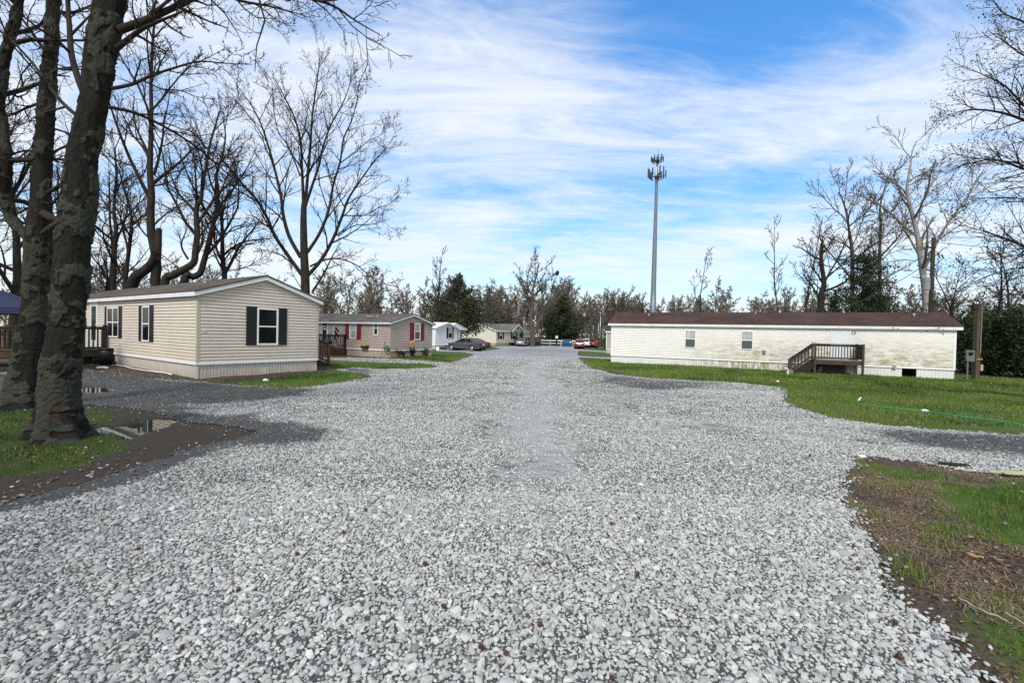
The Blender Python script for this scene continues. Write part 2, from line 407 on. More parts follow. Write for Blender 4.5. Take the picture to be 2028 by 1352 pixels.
# ------------------------------------------------------------------ loose stones (uncountable)
def ico(sub=False):
    p = (1 + 5 ** .5) / 2
    v = np.array([(-1, p, 0), (1, p, 0), (-1, -p, 0), (1, -p, 0), (0, -1, p), (0, 1, p), (0, -1, -p), (0, 1, -p), (p, 0, -1), (p, 0, 1), (-p, 0, -1), (-p, 0, 1)], float)
    v /= np.linalg.norm(v[0])
    f = np.array([(0, 11, 5), (0, 5, 1), (0, 1, 7), (0, 7, 10), (0, 10, 11), (1, 5, 9), (5, 11, 4), (11, 10, 2), (10, 7, 6), (7, 1, 8), (3, 9, 4), (3, 4, 2), (3, 2, 6), (3, 6, 8), (3, 8, 9), (4, 9, 5), (2, 4, 11), (6, 2, 10), (8, 6, 7), (9, 8, 1)])
    return v, f
def octa():
    v = np.array([(1, 0, .1), (.3, 1, 0), (-1, .2, -.1), (-.2, -1, .1), (.1, .1, 1), (0, 0, -1)], float)
    f = np.array([(0, 1, 4), (1, 2, 4), (2, 3, 4), (3, 0, 4), (1, 0, 5), (2, 1, 5), (3, 2, 5), (0, 3, 5)])
    return v, f
def scatter_stones(x, y, size, base, tone):
    n = len(x); v0, f0 = base; m = len(v0)
    V = v0[None] * (1 + RNG.uniform(-.32, .32, (n, m, 1)))
    V = V + RNG.uniform(-.12, .12, (n, m, 3))
    sc = np.stack([RNG.uniform(.75, 1.35, n), RNG.uniform(.6, 1.0, n), RNG.uniform(.35, .75, n)], -1)
    V = V * sc[:, None, :]
    # tilt + spin
    a = RNG.uniform(0, 2 * np.pi, n); b = RNG.normal(0, .28, n); c = RNG.normal(0, .28, n)
    ca, sa, cb, sb, cc, sc_ = np.cos(a), np.sin(a), np.cos(b), np.sin(b), np.cos(c), np.sin(c)
    X, Y, Z = V[..., 0], V[..., 1], V[..., 2]
    Y, Z = Y * cb[:, None] - Z * sb[:, None], Y * sb[:, None] + Z * cb[:, None]
    X, Z = X * cc[:, None] + Z * sc_[:, None], -X * sc_[:, None] + Z * cc[:, None]
    X, Y = X * ca[:, None] - Y * sa[:, None], X * sa[:, None] + Y * ca[:, None]
    V = np.stack([X, Y, Z], -1) * (size[:, None, None] * .5)
    P = np.stack([x, y, gz(x, y) + 0.012 + size * RNG.uniform(.02, .20, n)], -1)
    V = V + P[:, None, :]
    F = f0[None] + (np.arange(n) * m)[:, None, None]
    return V.reshape(-1, 3), F.reshape(-1, 3), np.repeat(tone, m)
def jgrid(x0, x1, y0, y1, s):
    gx = np.arange(x0, x1, s); gy = np.arange(y0, y1, s)
    X, Y = np.meshgrid(gx, gy); X = X.ravel() + RNG.uniform(-.5, .5, X.size) * s * .8; Y = Y.ravel() + RNG.uniform(-.5, .5, Y.size) * s * .8
    return X, Y
def seen(x, y, m=2.0):
    return (np.abs(x) < 1.17 * y + m + .6)
parts = []
for (y0, y1, s, big, base) in [(1.0, 4.6, .0245, .0255, ico()), (1.0, 4.6, .034, .014, octa()), (1.0, 4.6, .085, .042, ico()), (4.6, 9, .0265, .027, octa()), (4.6, 9, .09, .042, octa()), (9, 14, .037, .034, octa()), (14, 23, .058, .042, octa()), (23, 38, .12, .06, octa())]:
    x, y = jgrid(-20, 23, y0, y1, s)
    k = seen(x, y); x, y = x[k], y[k]
    rd = road_d(x, y); fn = zone(FINES, x, y); dk = zone(DARK, x, y)
    clump = fbm(x * 1.1, y * 1.1, 71, 3)
    pr = sstep(-.22, .05, rd) * (1 - .86 * sstep(.25, .75, fn + (clump - .5) * .9)) * (1 - .82 * sstep(.25, .6, dk + (clump - .5) * .5)) * (.72 + .6 * clump)
    pr = np.where(rd < -.02, pr * .35, pr)
    k = RNG.uniform(0, 1, len(x)) < pr
    x, y, dk = x[k], y[k], dk[k]
    size = big * np.clip(np.exp(RNG.normal(0, .27, len(x))), .5, 2.0)
    tone = np.clip(RNG.normal(.60, .13, len(x)), 0.04, 1) * (1 - .9 * np.clip(dk * 1.15, 0, 1) * RNG.uniform(.55, 1.1, len(x)))
    parts.append(scatter_stones(x, y, size, base, np.clip(tone, 0, 1)))
# pebbles kicked off the road on to the verges
x, y = jgrid(-14, 16, 1.5, 16, .11); k = seen(x, y); x, y = x[k], y[k]; rd = road_d(x, y)
k = (rd < 0) & (RNG.uniform(0, 1, len(x)) < np.where(x < 0, .32, .18) * np.exp(rd / .7)); x, y = x[k], y[k]
parts.append(scatter_stones(x, y, RNG.uniform(.012, .042, len(x)), ico(), np.clip(RNG.normal(.42, .22, len(x)), 0, 1)))
off = 0; VV = []; FF = []; TT = []
for v, f, tn in parts: VV.append(v); FF.append(f + off); TT.append(tn); off += len(v)
t = NT('crushed_limestone')
tn = t.attr('tone')
c = t.ramp(tn, [(0.0, (.045, .045, .044)), (.3, (.19, .192, .188)), (.55, (.385, .388, .37)), (1.0, (.62, .62, .59))])
c = t.mix(t.ramp(t.noise(45, 4, .7), [(.4, 0.0), (.7, .35)]), c, (.2, .195, .18))
M_STONE = t.fin(c, .85, 0, .25)
st_o = link('loose_gravel', np_mesh('loose_gravel', np.vstack(VV), np.vstack(FF), False, {'tone': np.concatenate(TT)}), M_STONE)
props(st_o, 'loose pale grey crushed stone strewn over the gravel road', 'gravel', kind='stuff')
NSTONE = off

# ------------------------------------------------------------------ grass blades, leaf litter (uncountable)
def blades(x, y, h, w, tone):
    n = len(x); a = RNG.uniform(0, 2 * np.pi, n); z = gz(x, y)
    dx, dy = np.cos(a) * w * .5, np.sin(a) * w * .5
    la = RNG.uniform(0, 2 * np.pi, n); ln = h * np.abs(RNG.normal(.35, .3, n))
    mx, my = np.cos(la) * ln, np.sin(la) * ln
    A = np.stack([x - dx, y - dy, z - .004], -1); B = np.stack([x + dx, y + dy, z - .004], -1)
    C = np.stack([x + dx * .7 + mx * .35, y + dy * .7 + my * .35, z + h * .6], -1); Dd = np.stack([x - dx * .7 + mx * .35, y - dy * .7 + my * .35, z + h * .6], -1)
    E = np.stack([x + mx, y + my, z + h * .95], -1)
    V = np.stack([A, B, C, Dd, E], 1).reshape(-1, 3); b = np.arange(n)[:, None] * 5
    return V, np.hstack([b, b + 1, b + 2, b + 3]), np.hstack([b + 3, b + 2, b + 4]), np.repeat(tone, 5)
GB = []
for (x0, x1, y0, y1, s, h, w) in [(2.5, 13, 1.2, 7.5, .021, .05, .0055), (-14, -2, 4, 10, .027, .05, .007), (-16, 18, 9, 17, .048, .055, .013), (-16, 30, 17, 36, .085, .09, .024)]:
    x, y = jgrid(x0, x1, y0, y1, s); k = seen(x, y); x, y = x[k], y[k]
    gk = grass_k(x, y) * (road_d(x, y) < -.02); tuft = fbm(x * 2.6, y * 2.6, 81, 3); fine = fbm(x * 11, y * 11, 85, 2)
    k = RNG.uniform(0, 1, len(x)) < sstep(.30, .8, gk + (tuft - .5) * 1.1 + (fine - .5) * .7)
    x, y, tuft = x[k], y[k], tuft[k]
    hh = h * np.clip(.45 + 1.6 * (tuft - .25), .3, 1.8) * RNG.uniform(.5, 1.4, len(x))
    yel = fbm(x * .55, y * .55, 91, 3) + .07 * (x > 3) + .22 * sstep(-1.6, -.1, road_d(x, y))
    tone = np.clip(.45 + 1.3 * (yel - .5) + RNG.normal(0, .16, len(x)), 0, .93)
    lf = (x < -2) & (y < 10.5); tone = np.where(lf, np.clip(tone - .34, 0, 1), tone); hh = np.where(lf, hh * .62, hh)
    dry = RNG.uniform(0, 1, len(x)) < .025 + .10 * sstep(.5, .7, fbm(x * .9, y * .9, 95, 3))
    GB.append(blades(x, y, hh, np.full(len(x), w), np.where(dry, 1.0, tone)))
# dry straw lying on the near right verge
x, y = jgrid(2.2, 9, 1.3, 7, .024); k = seen(x, y) & (road_d(x, y) < -.05); x, y = x[k], y[k]
k = RNG.uniform(0, 1, len(x)) < .95 * sstep(.36, .58, fbm(x * 1.2, y * 1.2, 97, 3)) * (grass_k(x, y) < .6); x, y = x[k], y[k]
n = len(x); a = RNG.uniform(0, 2 * np.pi, n); L = RNG.uniform(.02, .09, n); wv = RNG.uniform(.0012, .0026, n); z = gz(x, y); ca, sa = np.cos(a), np.sin(a); zt = RNG.uniform(.004, .03, n)
V = np.stack([np.stack([x - ca * L - sa * wv, y - sa * L + ca * wv, z + .004], -1), np.stack([x - ca * L + sa * wv, y - sa * L - ca * wv, z + .004], -1), np.stack([x + sa * wv, y - ca * wv, z + zt], -1), np.stack([x - sa * wv, y + ca * wv, z + zt], -1), np.stack([x + ca * L, y + sa * L, z + .006], -1)], 1).reshape(-1, 3); b = np.arange(n)[:, None] * 5
GB.append((V, np.hstack([b, b + 1, b + 2, b + 3]), np.hstack([b + 3, b + 2, b + 4]), np.repeat(RNG.uniform(.975, 1.0, n), 5)))
off = 0; VV = []; QQ = []; FF = []; TT = []
for v, q, f, tn in GB: VV.append(v); QQ.append(q + off); FF.append(f + off); TT.append(tn); off += len(v)
t = NT('grass_blade')
c = t.ramp(t.attr('tone'), [(0.0, (.014, .036, .005)), (.3, (.035, .085, .010)), (.5, (.076, .150, .018)), (.8, (.16, .21, .03)), (.955, (.13, .145, .035)), (.965, (.15, .11, .06)), (1.0, (.27, .20, .125))])
M_BLADE = t.fin(c, .7, 0, .2)
props(link('grass', np_mesh('grass', np.vstack(VV), [np.vstack(QQ), np.vstack(FF)], False, {'tone': np.concatenate(TT)}), M_BLADE), 'short green spring grass growing on the verges and lawns', 'grass', kind='stuff')

def litter(x, y, size, tone, lift=.01):
    n = len(x); a = RNG.uniform(0, 2 * np.pi, n); z = gz(x, y) + lift
    L = size; W = size * RNG.uniform(.35, .7, n); cu = RNG.uniform(-.3, .5, n) * size
    base = [(-1, 0, 0), (-.3, -1, .5), (.5, -.7, .3), (1, 0, .9), (.4, .8, .2), (-.4, .9, .6)]
    V = []
    for bx, by, bz in base:
        px, py = bx * L * .5, by * W * .5
        V.append(np.stack([x + px * np.cos(a) - py * np.sin(a), y + px * np.sin(a) + py * np.cos(a), z + bz * cu + RNG.uniform(0, .012, n)], -1))
    V = np.stack(V, 1).reshape(-1, 3); b = np.arange(n)[:, None] * 6
    return V, np.hstack([b, b + 1, b + 2, b + 3]), np.hstack([b, b + 3, b + 4, b + 5]), np.repeat(tone, 6)
LL = []
for P, num, s0, s1 in [(poly([(1860, 1040), (1960, 1070), (2100, 1120), (2200, 1200), (2100, 1230), (1990, 1180), (1920, 1110), (1850, 1075)]), 420, .012, .042),
                       (poly([(1680, 930), (1800, 940), (2028, 1150), (2100, 1352), (1960, 1352), (1720, 1080)]), 900, .01, .035),
                       (poly([(40, 900), (190, 880), (210, 905), (110, 932), (40, 930)]), 50, .03, .06), (poly([(-200, 1010), (0, 945), (140, 925), (250, 890), (330, 880), (180, 950), (0, 1000)]), 120, .02, .05),
                       (poly([(170, 812), (230, 812), (225, 840), (170, 845)]), 40, .03, .07), (poly([(1880, 752), (2300, 760), (2300, 790), (2000, 772), (1900, 764)]), 900, .05, .14),
                       (poly([(400, 752), (520, 745), (634, 735), (640, 740), (520, 752), (420, 758)]), 140, .04, .09)]:
    lo, hi = P.min(0), P.max(0); x = RNG.uniform(lo[0], hi[0], num * 3); y = RNG.uniform(lo[1], hi[1], num * 3)
    k = (sdf(P, x, y) > 0) & (road_d(x, y) < 0); x, y = x[k][:num], y[k][:num]
    LL.append(litter(x, y, RNG.uniform(s0, s1, len(x)), RNG.uniform(0, 1, len(x))))
off = 0; VV = []; QQ = []; TT = []
for v, q, f, tn in LL: VV.append(v); QQ += [q + off, f + off]; TT.append(tn); off += len(v)
t = NT('dead_leaf')
M_LEAF = t.fin(t.ramp(t.attr('tone'), [(0, (.035, .020, .013)), (.5, (.085, .048, .030)), (.85, (.17, .105, .065)), (1, (.33, .24, .16))]), .8, 0, .25)
props(link('leaf_litter', np_mesh('leaf_litter', np.vstack(VV), QQ, False, {'tone': np.concatenate(TT)}), M_LEAF), 'brown dead leaves lying on the bare soil of the verges', 'leaves', kind='stuff')

# puddles
t = NT('muddy_water')
t.bump(t.noise(3, 2, .5), .02, .02)
M_WATER = t.fin(t.mix(t.noise(2, 3), (.012, .011, .009), (.03, .026, .02)), .03, 0, .5)
for P in PUDS:
    c = P.mean(0); lev = float(gbase(c[0], c[1])) - .034 + float(np.median([gz(*(c + (p - c) * 1.5)) - gbase(*(c + (p - c) * 1.5)) for p in P]))
    ang = np.linspace(0, 2 * np.pi, 48, endpoint=False); tt = np.linspace(0, len(P), 48, endpoint=False); V = [(c[0], c[1], lev)]
    for u in tt:
        i = int(u); f = u - i; q = P[i % len(P)] * (1 - f) + P[(i + 1) % len(P)] * f; q = c + (q - c) * 1.12 + (q - c) / (np.linalg.norm(q - c) + 1e-6) * .10; V.append((q[0], q[1], lev))
    props(link('puddle', np_mesh('puddle', V, np.array([(0, k + 1, (k + 1) % 48 + 1) for k in range(48)]), True), M_WATER), kind='structure')
# ------------------------------------------------------------------ mobile homes
M_WHITE = plain('white_trim', (.72, .73, .72), .45, .08, 3, dirt=((.4, .36, .28), .35))
M_FRAME = plain('white_window_frame', (.78, .78, .77), .4, .05, 4)
t = NT('dark_glass'); t.bump(t.noise(1.5, 2), .03, .02)
M_GLASS = t.fin(t.mix(t.noise(2.2, 3), (.003, .0035, .004), (.012, .013, .013)), .08, 0, .16)
t = NT('curtained_glass'); cz = t.noise(1.0, 3, .5, t.mapped((14, 14, .6)))
M_BLIND = t.fin(t.ramp(cz, [(.3, (.25, .27, .26)), (.7, (.5, .52, .5))]), .15, 0, .5)
t = NT('insect_screen'); M_SCREEN = t.fin(t.mix(t.noise(70, 2), (.05, .055, .06), (.11, .12, .125)), .35, 0, .4)
M_BLACK = plain('black_plastic', (.012, .012, .013), .5, .3, 8)
M_REDSH = plain('dark_red_plastic', (.21, .017, .026), .5, .15, 8)
M_DARK = plain('shadowed_void', (.01, .009, .008), .9, .3, 4)  # near-black colour standing in for shade in openings and hollows
def shingles(name, c1, c2):
    t = NT(name)
    b = t.n('ShaderNodeTexBrick', {'Vector': t.mapped((1, 1, 1), (0, 0, math.pi / 2)), 'Color1': c1, 'Color2': c2, 'Mortar': tuple(x * .55 for x in c1), 'Scale': 1.0, 'Mortar Size': .008, 'Bias': 0.0, 'Brick Width': .3, 'Row Height': .13})
    c = t.mix(t.ramp(t.noise(90, 3, .7), [(.35, 0.0), (.7, .6)]), b.outputs['Color'], tuple(x * .5 for x in c1))
    c = t.mix(t.ramp(t.noise(.7, 6, .65), [(.4, 0.0), (.75, .5)]), c, tuple(min(1, x * 1.45) for x in c2))
    t.bump(t.noise(80, 3, .7), .5, .01)
    return t.fin(c, .92, 0, .15)
def skirt_mat(name, col, stain, amt, algae=None):
    t = NT(name)
    sep = t.n('ShaderNodeSeparateXYZ', {'Vector': t.co})
    low = t.n('ShaderNodeMapRange', {'Value': sep.outputs['Z'], 'From Min': -.25, 'From Max': .38, 'To Min': 1.0, 'To Max': 0.0}).outputs[0]
    sp = t.noise(1.0, 6, .75, t.mapped((5, 5, 1.1)))
    c = t.mix(t.ramp(t.noise(2, 5), [(.3, 0.0), (.7, .3)]), col, tuple(x * .75 for x in col))
    c = t.mix(t.math('MULTIPLY', t.math('MULTIPLY', t.ramp(sp, [(.35, 0.0), (.65, 1.0)]), low), amt), c, stain)
    if algae:
        al = t.n('ShaderNodeMapRange', {'Value': sep.outputs['Y'], 'From Min': algae[0], 'From Max': algae[1], 'To Min': 0.0, 'To Max': 1.0}).outputs[0]
        al2 = t.n('ShaderNodeMapRange', {'Value': sep.outputs['Y'], 'From Min': algae[2], 'From Max': algae[3], 'To Min': 1.0, 'To Max': 0.0}).outputs[0]
        a = t.math('MULTIPLY', t.math('MULTIPLY', al, al2), t.ramp(t.noise(1.0, 5, .75, t.mapped((7, 7, 1.5))), [(.42, 0.0), (.56, 1.0)]))
        c = t.mix(t.math('MULTIPLY', a, .85), c, (.20, .19, .03))
    return t.fin(c, .6, 0, .3)

class Home:
    """local frame: X across the width (0..W), Y along the length (0..L), gable at y=0, long wall at x=0"""
    def __init__(s, name, origin, xdir, W, L, z_skirt, z_eave, z_ridge, label, cat='mobile home'):
        s.o = np.array(origin, float); xd = np.array([xdir[0], xdir[1]], float); xd /= np.linalg.norm(xd)
        s.X = np.array([xd[0], xd[1], 0]); s.Y = np.array([-xd[1], xd[0], 0]); s.W, s.L = W, L
        s.zs, s.ze, s.zr = z_skirt, z_eave, z_ridge
        s.root = empty(name, s.o, math.atan2(xd[1], xd[0]), label, cat)
    def loc(s, p): d = np.asarray(p, float) - s.o; return np.array([d @ s.X, d @ s.Y, d[2]])
    def glob(s, p): return s.o + s.X * p[0] + s.Y * p[1] + np.array([0, 0, p[2]])
    def px(s, side, px, py, off=0.0):
        """pixel -> (distance along wall, height) on wall plane shifted outward by off"""
        d = ray(px, py); c = s.loc(CAMP); dl = np.array([d @ s.X, d @ s.Y, d[2]])
        if side == 'x0': t = (-off - c[0]) / dl[0]; p = c + dl * t; return p[1], p[2]
        if side == 'x1': t = (s.W + off - c[0]) / dl[0]; p = c + dl * t; return p[1], p[2]
        t = (-off - c[1]) / dl[1]; p = c + dl * t; return p[0], p[2]
    def wmap(s, side):
        if side == 'x0': return lambda a, o, z: (-o, a, z)
        if side == 'x1': return lambda a, o, z: (s.W + o, a, z)
        return lambda a, o, z: (a, -o, z)
    def gable_ext(s, z):
        """horizontal extent of the gable wall at height z"""
        if z <= s.ze: return 0, s.W
        k = (z - s.ze) / (s.zr - s.ze); return s.W / 2 * k, s.W - s.W / 2 * k
    def walls(s, mat, course=.1, relief=.018, sides=('x0', 'y0', 'x1', 'y1'), vertical=False):
        mb = MB()
        for sd in sides:
            gab = sd[0] == 'y'; top = s.zr - .02 if gab else s.ze; ln = s.W if gab else s.L
            m = (lambda a, o, z: (a, s.L + o, z)) if sd == 'y1' else s.wmap(sd)
            if vertical:
                mb.add([m(0, 0, s.zs), m(ln, 0, s.zs), m(ln, 0, s.ze), m(0, 0, s.ze)], [(0, 1, 2, 3)])
                if gab: mb.add([m(0, 0, s.ze), m(ln, 0, s.ze), m(ln / 2, 0, s.zr)], [(0, 1, 2)])
                a = 0
                while a < ln: mb.add([m(a, .008, s.zs), m(a + .03, .008, s.zs), m(a + .03, .008, s.ze), m(a, .008, s.ze)], [(0, 1, 2, 3)]); a += .3
                continue
            z = s.zs
            while z < top - 1e-3:
                zt = min(z + course, top)
                e0 = s.gable_ext(z) if gab else (0, ln); e1 = s.gable_ext(zt) if gab else (0, ln)
                if e0[1] - e0[0] < .02: break
                zg = zt - .013; eg = s.gable_ext(zg) if gab else e1
                mb.add([m(e0[0], relief, z), m(e0[1], relief, z), m(eg[1], .004, zg), m(eg[0], .004, zg)], [(0, 1, 2, 3)])
                mb.add([m(eg[0], .004, zg), m(eg[1], .004, zg), m(e1[1], -.018, zt), m(e1[0], -.018, zt)], [(0, 1, 2, 3)])
                mb.add([m(e0[0], -.020, z), m(e0[1], -.020, z), m(e0[1], relief, z), m(e0[0], relief, z)], [(0, 1, 2, 3)])
                z += course
        s.wall = mb.build('wall', mat, s.root); return s.wall
    def skirting(s, mat, depth=.55, pitch=.11, rib=.016, sides=('x0', 'y0', 'x1'), holes=()):
        mb = MB()
        for sd in sides:
            ln = s.W if sd[0] == 'y' else s.L; m = s.wmap(sd); a = 0; lo = -.03
            while a < ln:
                b = min(a + pitch, ln)
                if not any(sd == h[0] and a > h[1] and b < h[2] for h in holes):
                    mb.add([m(a, lo, -depth), m(b - .022, lo, -depth), m(b - .022, lo, s.zs), m(a, lo, s.zs)], [(0, 1, 2, 3)])
                    mb.add([m(b - .022, lo, -depth), m(b - .016, lo - rib, -depth), m(b - .016, lo - rib, s.zs), m(b - .022, lo, s.zs)], [(0, 1, 2, 3)])
                    mb.add([m(b - .016, lo - rib, -depth), m(b - .006, lo - rib, -depth), m(b - .006, lo - rib, s.zs), m(b - .016, lo - rib, s.zs)], [(0, 1, 2, 3)])
                    mb.add([m(b - .006, lo - rib, -depth), m(b, lo, -depth), m(b, lo, s.zs), m(b - .006, lo - rib, s.zs)], [(0, 1, 2, 3)])
                a = b
        s.sk = mb.build('skirting', mat, s.root)
        tb = MB()
        for sd in sides:
            ln = s.W if sd[0] == 'y' else s.L; m = s.wmap(sd)
            q = [m(0, .022, s.zs - .04), m(ln, .022, s.zs - .04), m(ln, .022, s.zs + .045), m(0, .022, s.zs + .045)]
            tb.add(q, [(0, 1, 2, 3)]); tb.add([m(0, -.03, s.zs - .04), m(ln, -.03, s.zs - .04), m(ln, .022, s.zs - .04), m(0, .022, s.zs - .04)], [(0, 1, 2, 3)])
            tb.add([m(0, .0, s.zs + .05), m(ln, .0, s.zs + .05), m(ln, .022, s.zs + .045), m(0, .022, s.zs + .045)], [(0, 1, 2, 3)])
        tb.build('starter_trim', M_FRAME, s.root)
        return s.sk
    def roofing(s, mat, fascia=None, over=.14, gov=.12, th=.05, fh=.13):
        fascia = fascia or M_WHITE
        sl = (s.zr - s.ze) / (s.W / 2); mb = MB(); fb = MB()
        ze = s.ze - sl * over + .06; zr = s.zr + .06
        y0, y1 = -gov, s.L + gov
        for sg in (0, 1):
            xe = -over if sg == 0 else s.W + over; xr = s.W / 2
            mb.add([(xe, y0 - .02, ze), (xr, y0 - .02, zr), (xr, y1 + .02, zr), (xe, y1 + .02, ze), (xe, y0 - .02, ze + th), (xr, y0 - .02, zr + th), (xr, y1 + .02, zr + th), (xe, y1 + .02, ze + th)],
                   [(3, 2, 1, 0), (4, 5, 6, 7), (0, 1, 5, 4), (2, 3, 7, 6), (3, 0, 4, 7)])
            dx = .0
            x0, x1 = (xe, xe + .02) if sg == 0 else (xe - .02, xe)
            fb.box(x0, x1, y0, y1, ze - fh, ze - .002)
            # soffit
            xs0, xs1 = (xe + .02, .0) if sg == 0 else (s.W, xe - .02)
            fb.box(xs0, xs1, y0 + .02, y1 - .02, ze - fh + .01, ze - fh + .025)
            for yy0, yy1 in ((y0, y0 + .02), (y1 - .02, y1)):
                a0 = xe + (.02 if sg == 0 else -.02)
                za = ze + sl * .02
                fb.prism([(a0, yy0, za - fh), (xr, yy0, zr - fh), (xr, yy0, zr - .002), (a0, yy0, za - .002)], (0, yy1 - yy0, 0))
                # rake soffit
            fb.add([(a0, y0 + .02, za - fh + .005), (xr, y0 + .02, zr - fh + .005), (xr, .0, zr - fh + .005), (a0, .0, za - fh + .005)], [(0, 1, 2, 3)])
        s.roof = mb.build('roof', mat, s.root); fb.build('fascia', fascia, s.root); return s.roof
    def corners(s, mat, w=.07):
        for (x, y, sx, sy) in ((0, 0, -1, -1), (s.W, 0, 1, -1), (0, s.L, -1, 1)):
            mb = MB(); o = .02
            xa, xb = sorted((x + sx * o, x - sx * w)); ya, yb = sorted((y + sy * o, y + sy * .0))
            mb.box(xa, xb, ya, yb, s.zs - .04, s.ze)
            xa, xb = sorted((x + sx * o, x)); ya, yb = sorted((y, y - sy * w))
            mb.box(xa, xb, ya, yb, s.zs - .04, s.ze)
            mb.build('corner_trim', mat, s.root)
    def bx(s, mb, side, a0, a1, z0, z1, o0, o1):
        m = s.wmap(side); c = [(a0, o0, z0), (a1, o0, z0), (a1, o1, z0), (a0, o1, z0), (a0, o0, z1), (a1, o0, z1), (a1, o1, z1), (a0, o1, z1)]
        mb.add([m(*p) for p in c], [(3, 2, 1, 0), (4, 5, 6, 7), (0, 1, 5, 4), (1, 2, 6, 5), (2, 3, 7, 6), (3, 0, 4, 7)])
    def window(s, side, a0, a1, z0, z1, fw=.05, rail=True, mull=0, upper=None, lower=None, grid=0):
        root = MB(); fb = root
        s.bx(fb, side, a0, a1, z1 - fw, z1, .0, .042); s.bx(fb, side, a0, a1, z0, z0 + fw, .0, .048)
        s.bx(fb, side, a0, a0 + fw, z0 + fw, z1 - fw, .0, .042); s.bx(fb, side, a1 - fw, a1, z0 + fw, z1 - fw, .0, .042)
        zm = (z0 + z1) / 2
        if rail: s.bx(fb, side, a0 + fw, a1 - fw, zm - .02, zm + .025, .0, .036)
        for k in range(mull):
            am = a0 + (a1 - a0) * (k + 1) / (mull + 1); s.bx(fb, side, am - .03, am + .03, z0 + fw, z1 - fw, .0, .038)
        if grid:
            for k in range(grid):
                am = a0 + (a1 - a0) * (k + 1) / (grid + 1); s.bx(fb, side, am - .008, am + .008, zm + .025, z1 - fw, .0, .031)
            s.bx(fb, side, a0 + fw, a1 - fw, (zm + z1) / 2 - .008, (zm + z1) / 2 + .008, .0, .030)
        w = fb.build('window', M_FRAME, s.root)
        for (za, zb, mt) in ((zm if rail else z0 + fw, z1 - fw, upper or M_GLASS),) + (((z0 + fw, zm, lower or M_GLASS),) if rail else ()):
            pb = MB(); s.bx(pb, side, a0 + fw, a1 - fw, za, zb, -.03, .0255); pb.build('pane', mt, w)
        return w
    def shutter(s, side, a0, a1, z0, z1, mat):
        mb = MB(); s.bx(mb, side, a0, a1, z0, z1, .0, .028)
        n = 3; st = .035
        h = (z1 - z0)
        s.bx(mb, side, a0, a0 + st, z0, z1, .028, .042); s.bx(mb, side, a1 - st, a1, z0, z1, .028, .042)
        for z in (z0, z0 + h / 2 - st / 2, z1 - st): s.bx(mb, side, a0 + st, a1 - st, z, z + st, .028, .042)
        k = z0 + st + .02
        while k < z1 - st - .03: s.bx(mb, side, a0 + st, a1 - st, k, k + .022, .028, .036); k += .05
        return mb.build('shutter', mat, s.root)
    def door(s, side, a0, a1, z0, z1, mat, handle='r', glass=None):
        fb = MB(); fw = .06
        s.bx(fb, side, a0 - fw, a0, z0, z1 + fw, .0, .042); s.bx(fb, side, a1, a1 + fw, z0, z1 + fw, .0, .042); s.bx(fb, side, a0, a1, z1, z1 + fw, .0, .042)
        db = MB(); s.bx(db, side, a0 + .012, a1 - .012, z0, z1 - .012, -.03, .028); d = db.build('door', mat, s.root)
        fb.build('door_frame', M_FRAME, d)
        if glass:
            gb = MB(); s.bx(gb, side, a0 + .14, a1 - .14, z0 + glass[0], z0 + glass[1], .027, .034); gb.build('pane', M_GLASS, d)
        hb = MB(); ah = a1 - .09 if handle == 'r' else a0 + .09; m = s.wmap(side)
        hb.ball(m(ah, .06, z0 + .95), .03, 8, 6); hb.tube([m(ah, .02, z0 + .95), m(ah, .06, z0 + .95)], .012, 6); hb.build('handle', plain('brushed_steel', (.4, .38, .34), .35, .1, 9, 1.0), d, True)
        return d
    def vent(s, y, x, h=.22):
        mb = MB(); zz = s.ze + (s.zr - s.ze) * (x / (s.W / 2) if x < s.W / 2 else (s.W - x) / (s.W / 2)) + .1
        mb.tube([(x, y, zz - .1), (x, y, zz + h)], .05, 10); mb.tube([(x, y, zz + h), (x, y, zz + h + .05)], [.1, .03], 10)
        return mb.build('roof_vent', plain('grey_vent_metal', (.5, .5, .5), .4, .2, 8, .6), s.root)
def text_mesh(name, txt, size, mat, fn, parent, depth=.01):
    cu = bpy.data.curves.new('t', 'FONT'); cu.body = txt; cu.size = size; cu.extrude = depth / 2; cu.resolution_u = 3
    o = bpy.data.objects.new('t', cu); COL.objects.link(o)
    dg = bpy.context.evaluated_depsgraph_get(); me = bpy.data.meshes.new_from_object(o.evaluated_get(dg)); bpy.data.objects.remove(o)
    for v in me.vertices: v.co = Vector([float(c) for c in fn(v.co.x, v.co.y, v.co.z)])
    me.name = name; me.materials.clear()
    return link(name, me, mat, parent)

GDIR = (.493, .870)
# ---- A: beige home with black shutters, left foreground
gA = G(390, 748)
TAN = (.605, .54, .44)
A = Home('beige_mobile_home', [gA[0], gA[1], float(gbase(gA[0], gA[1]))], (.557, .831), 4.12, 16.5, .44, 2.66, 3.34, 'beige vinyl mobile home with black shutters, beside the two left trees')
A.walls(siding_mat('beige_vinyl_siding', TAN, .1, None, (.22, .18, .12), .36), .105, .022)
A.skirting(skirt_mat('pale_ribbed_skirting', (.55, .52, .45), (.26, .15, .085), .95), .5, .1, .02)
A.roofing(shingles('grey_brown_shingles', (.075, .062, .05), (.12, .10, .08)))
A.corners(plain('beige_corner_trim', (.43, .39, .30), .5, .08, 3))
def win_px(h, side, x0, y0, x1, y1, **k):
    a0, z1 = h.px(side, x0, y0); a1, z0 = h.px(side, x1, y1)
    if a0 > a1: a0, a1 = a1, a0
    _, zb = h.px(side, x0, y1); z0 = (z0 + zb) / 2; _, zt = h.px(side, x1, y0); z1 = (z1 + zt) / 2
    return a0, a1, z0, z1
a0, a1, z0, z1 = win_px(A, 'y0', 508.5, 610, 549.5, 683); A.window('y0', a0, a1, z0, z1, .06)
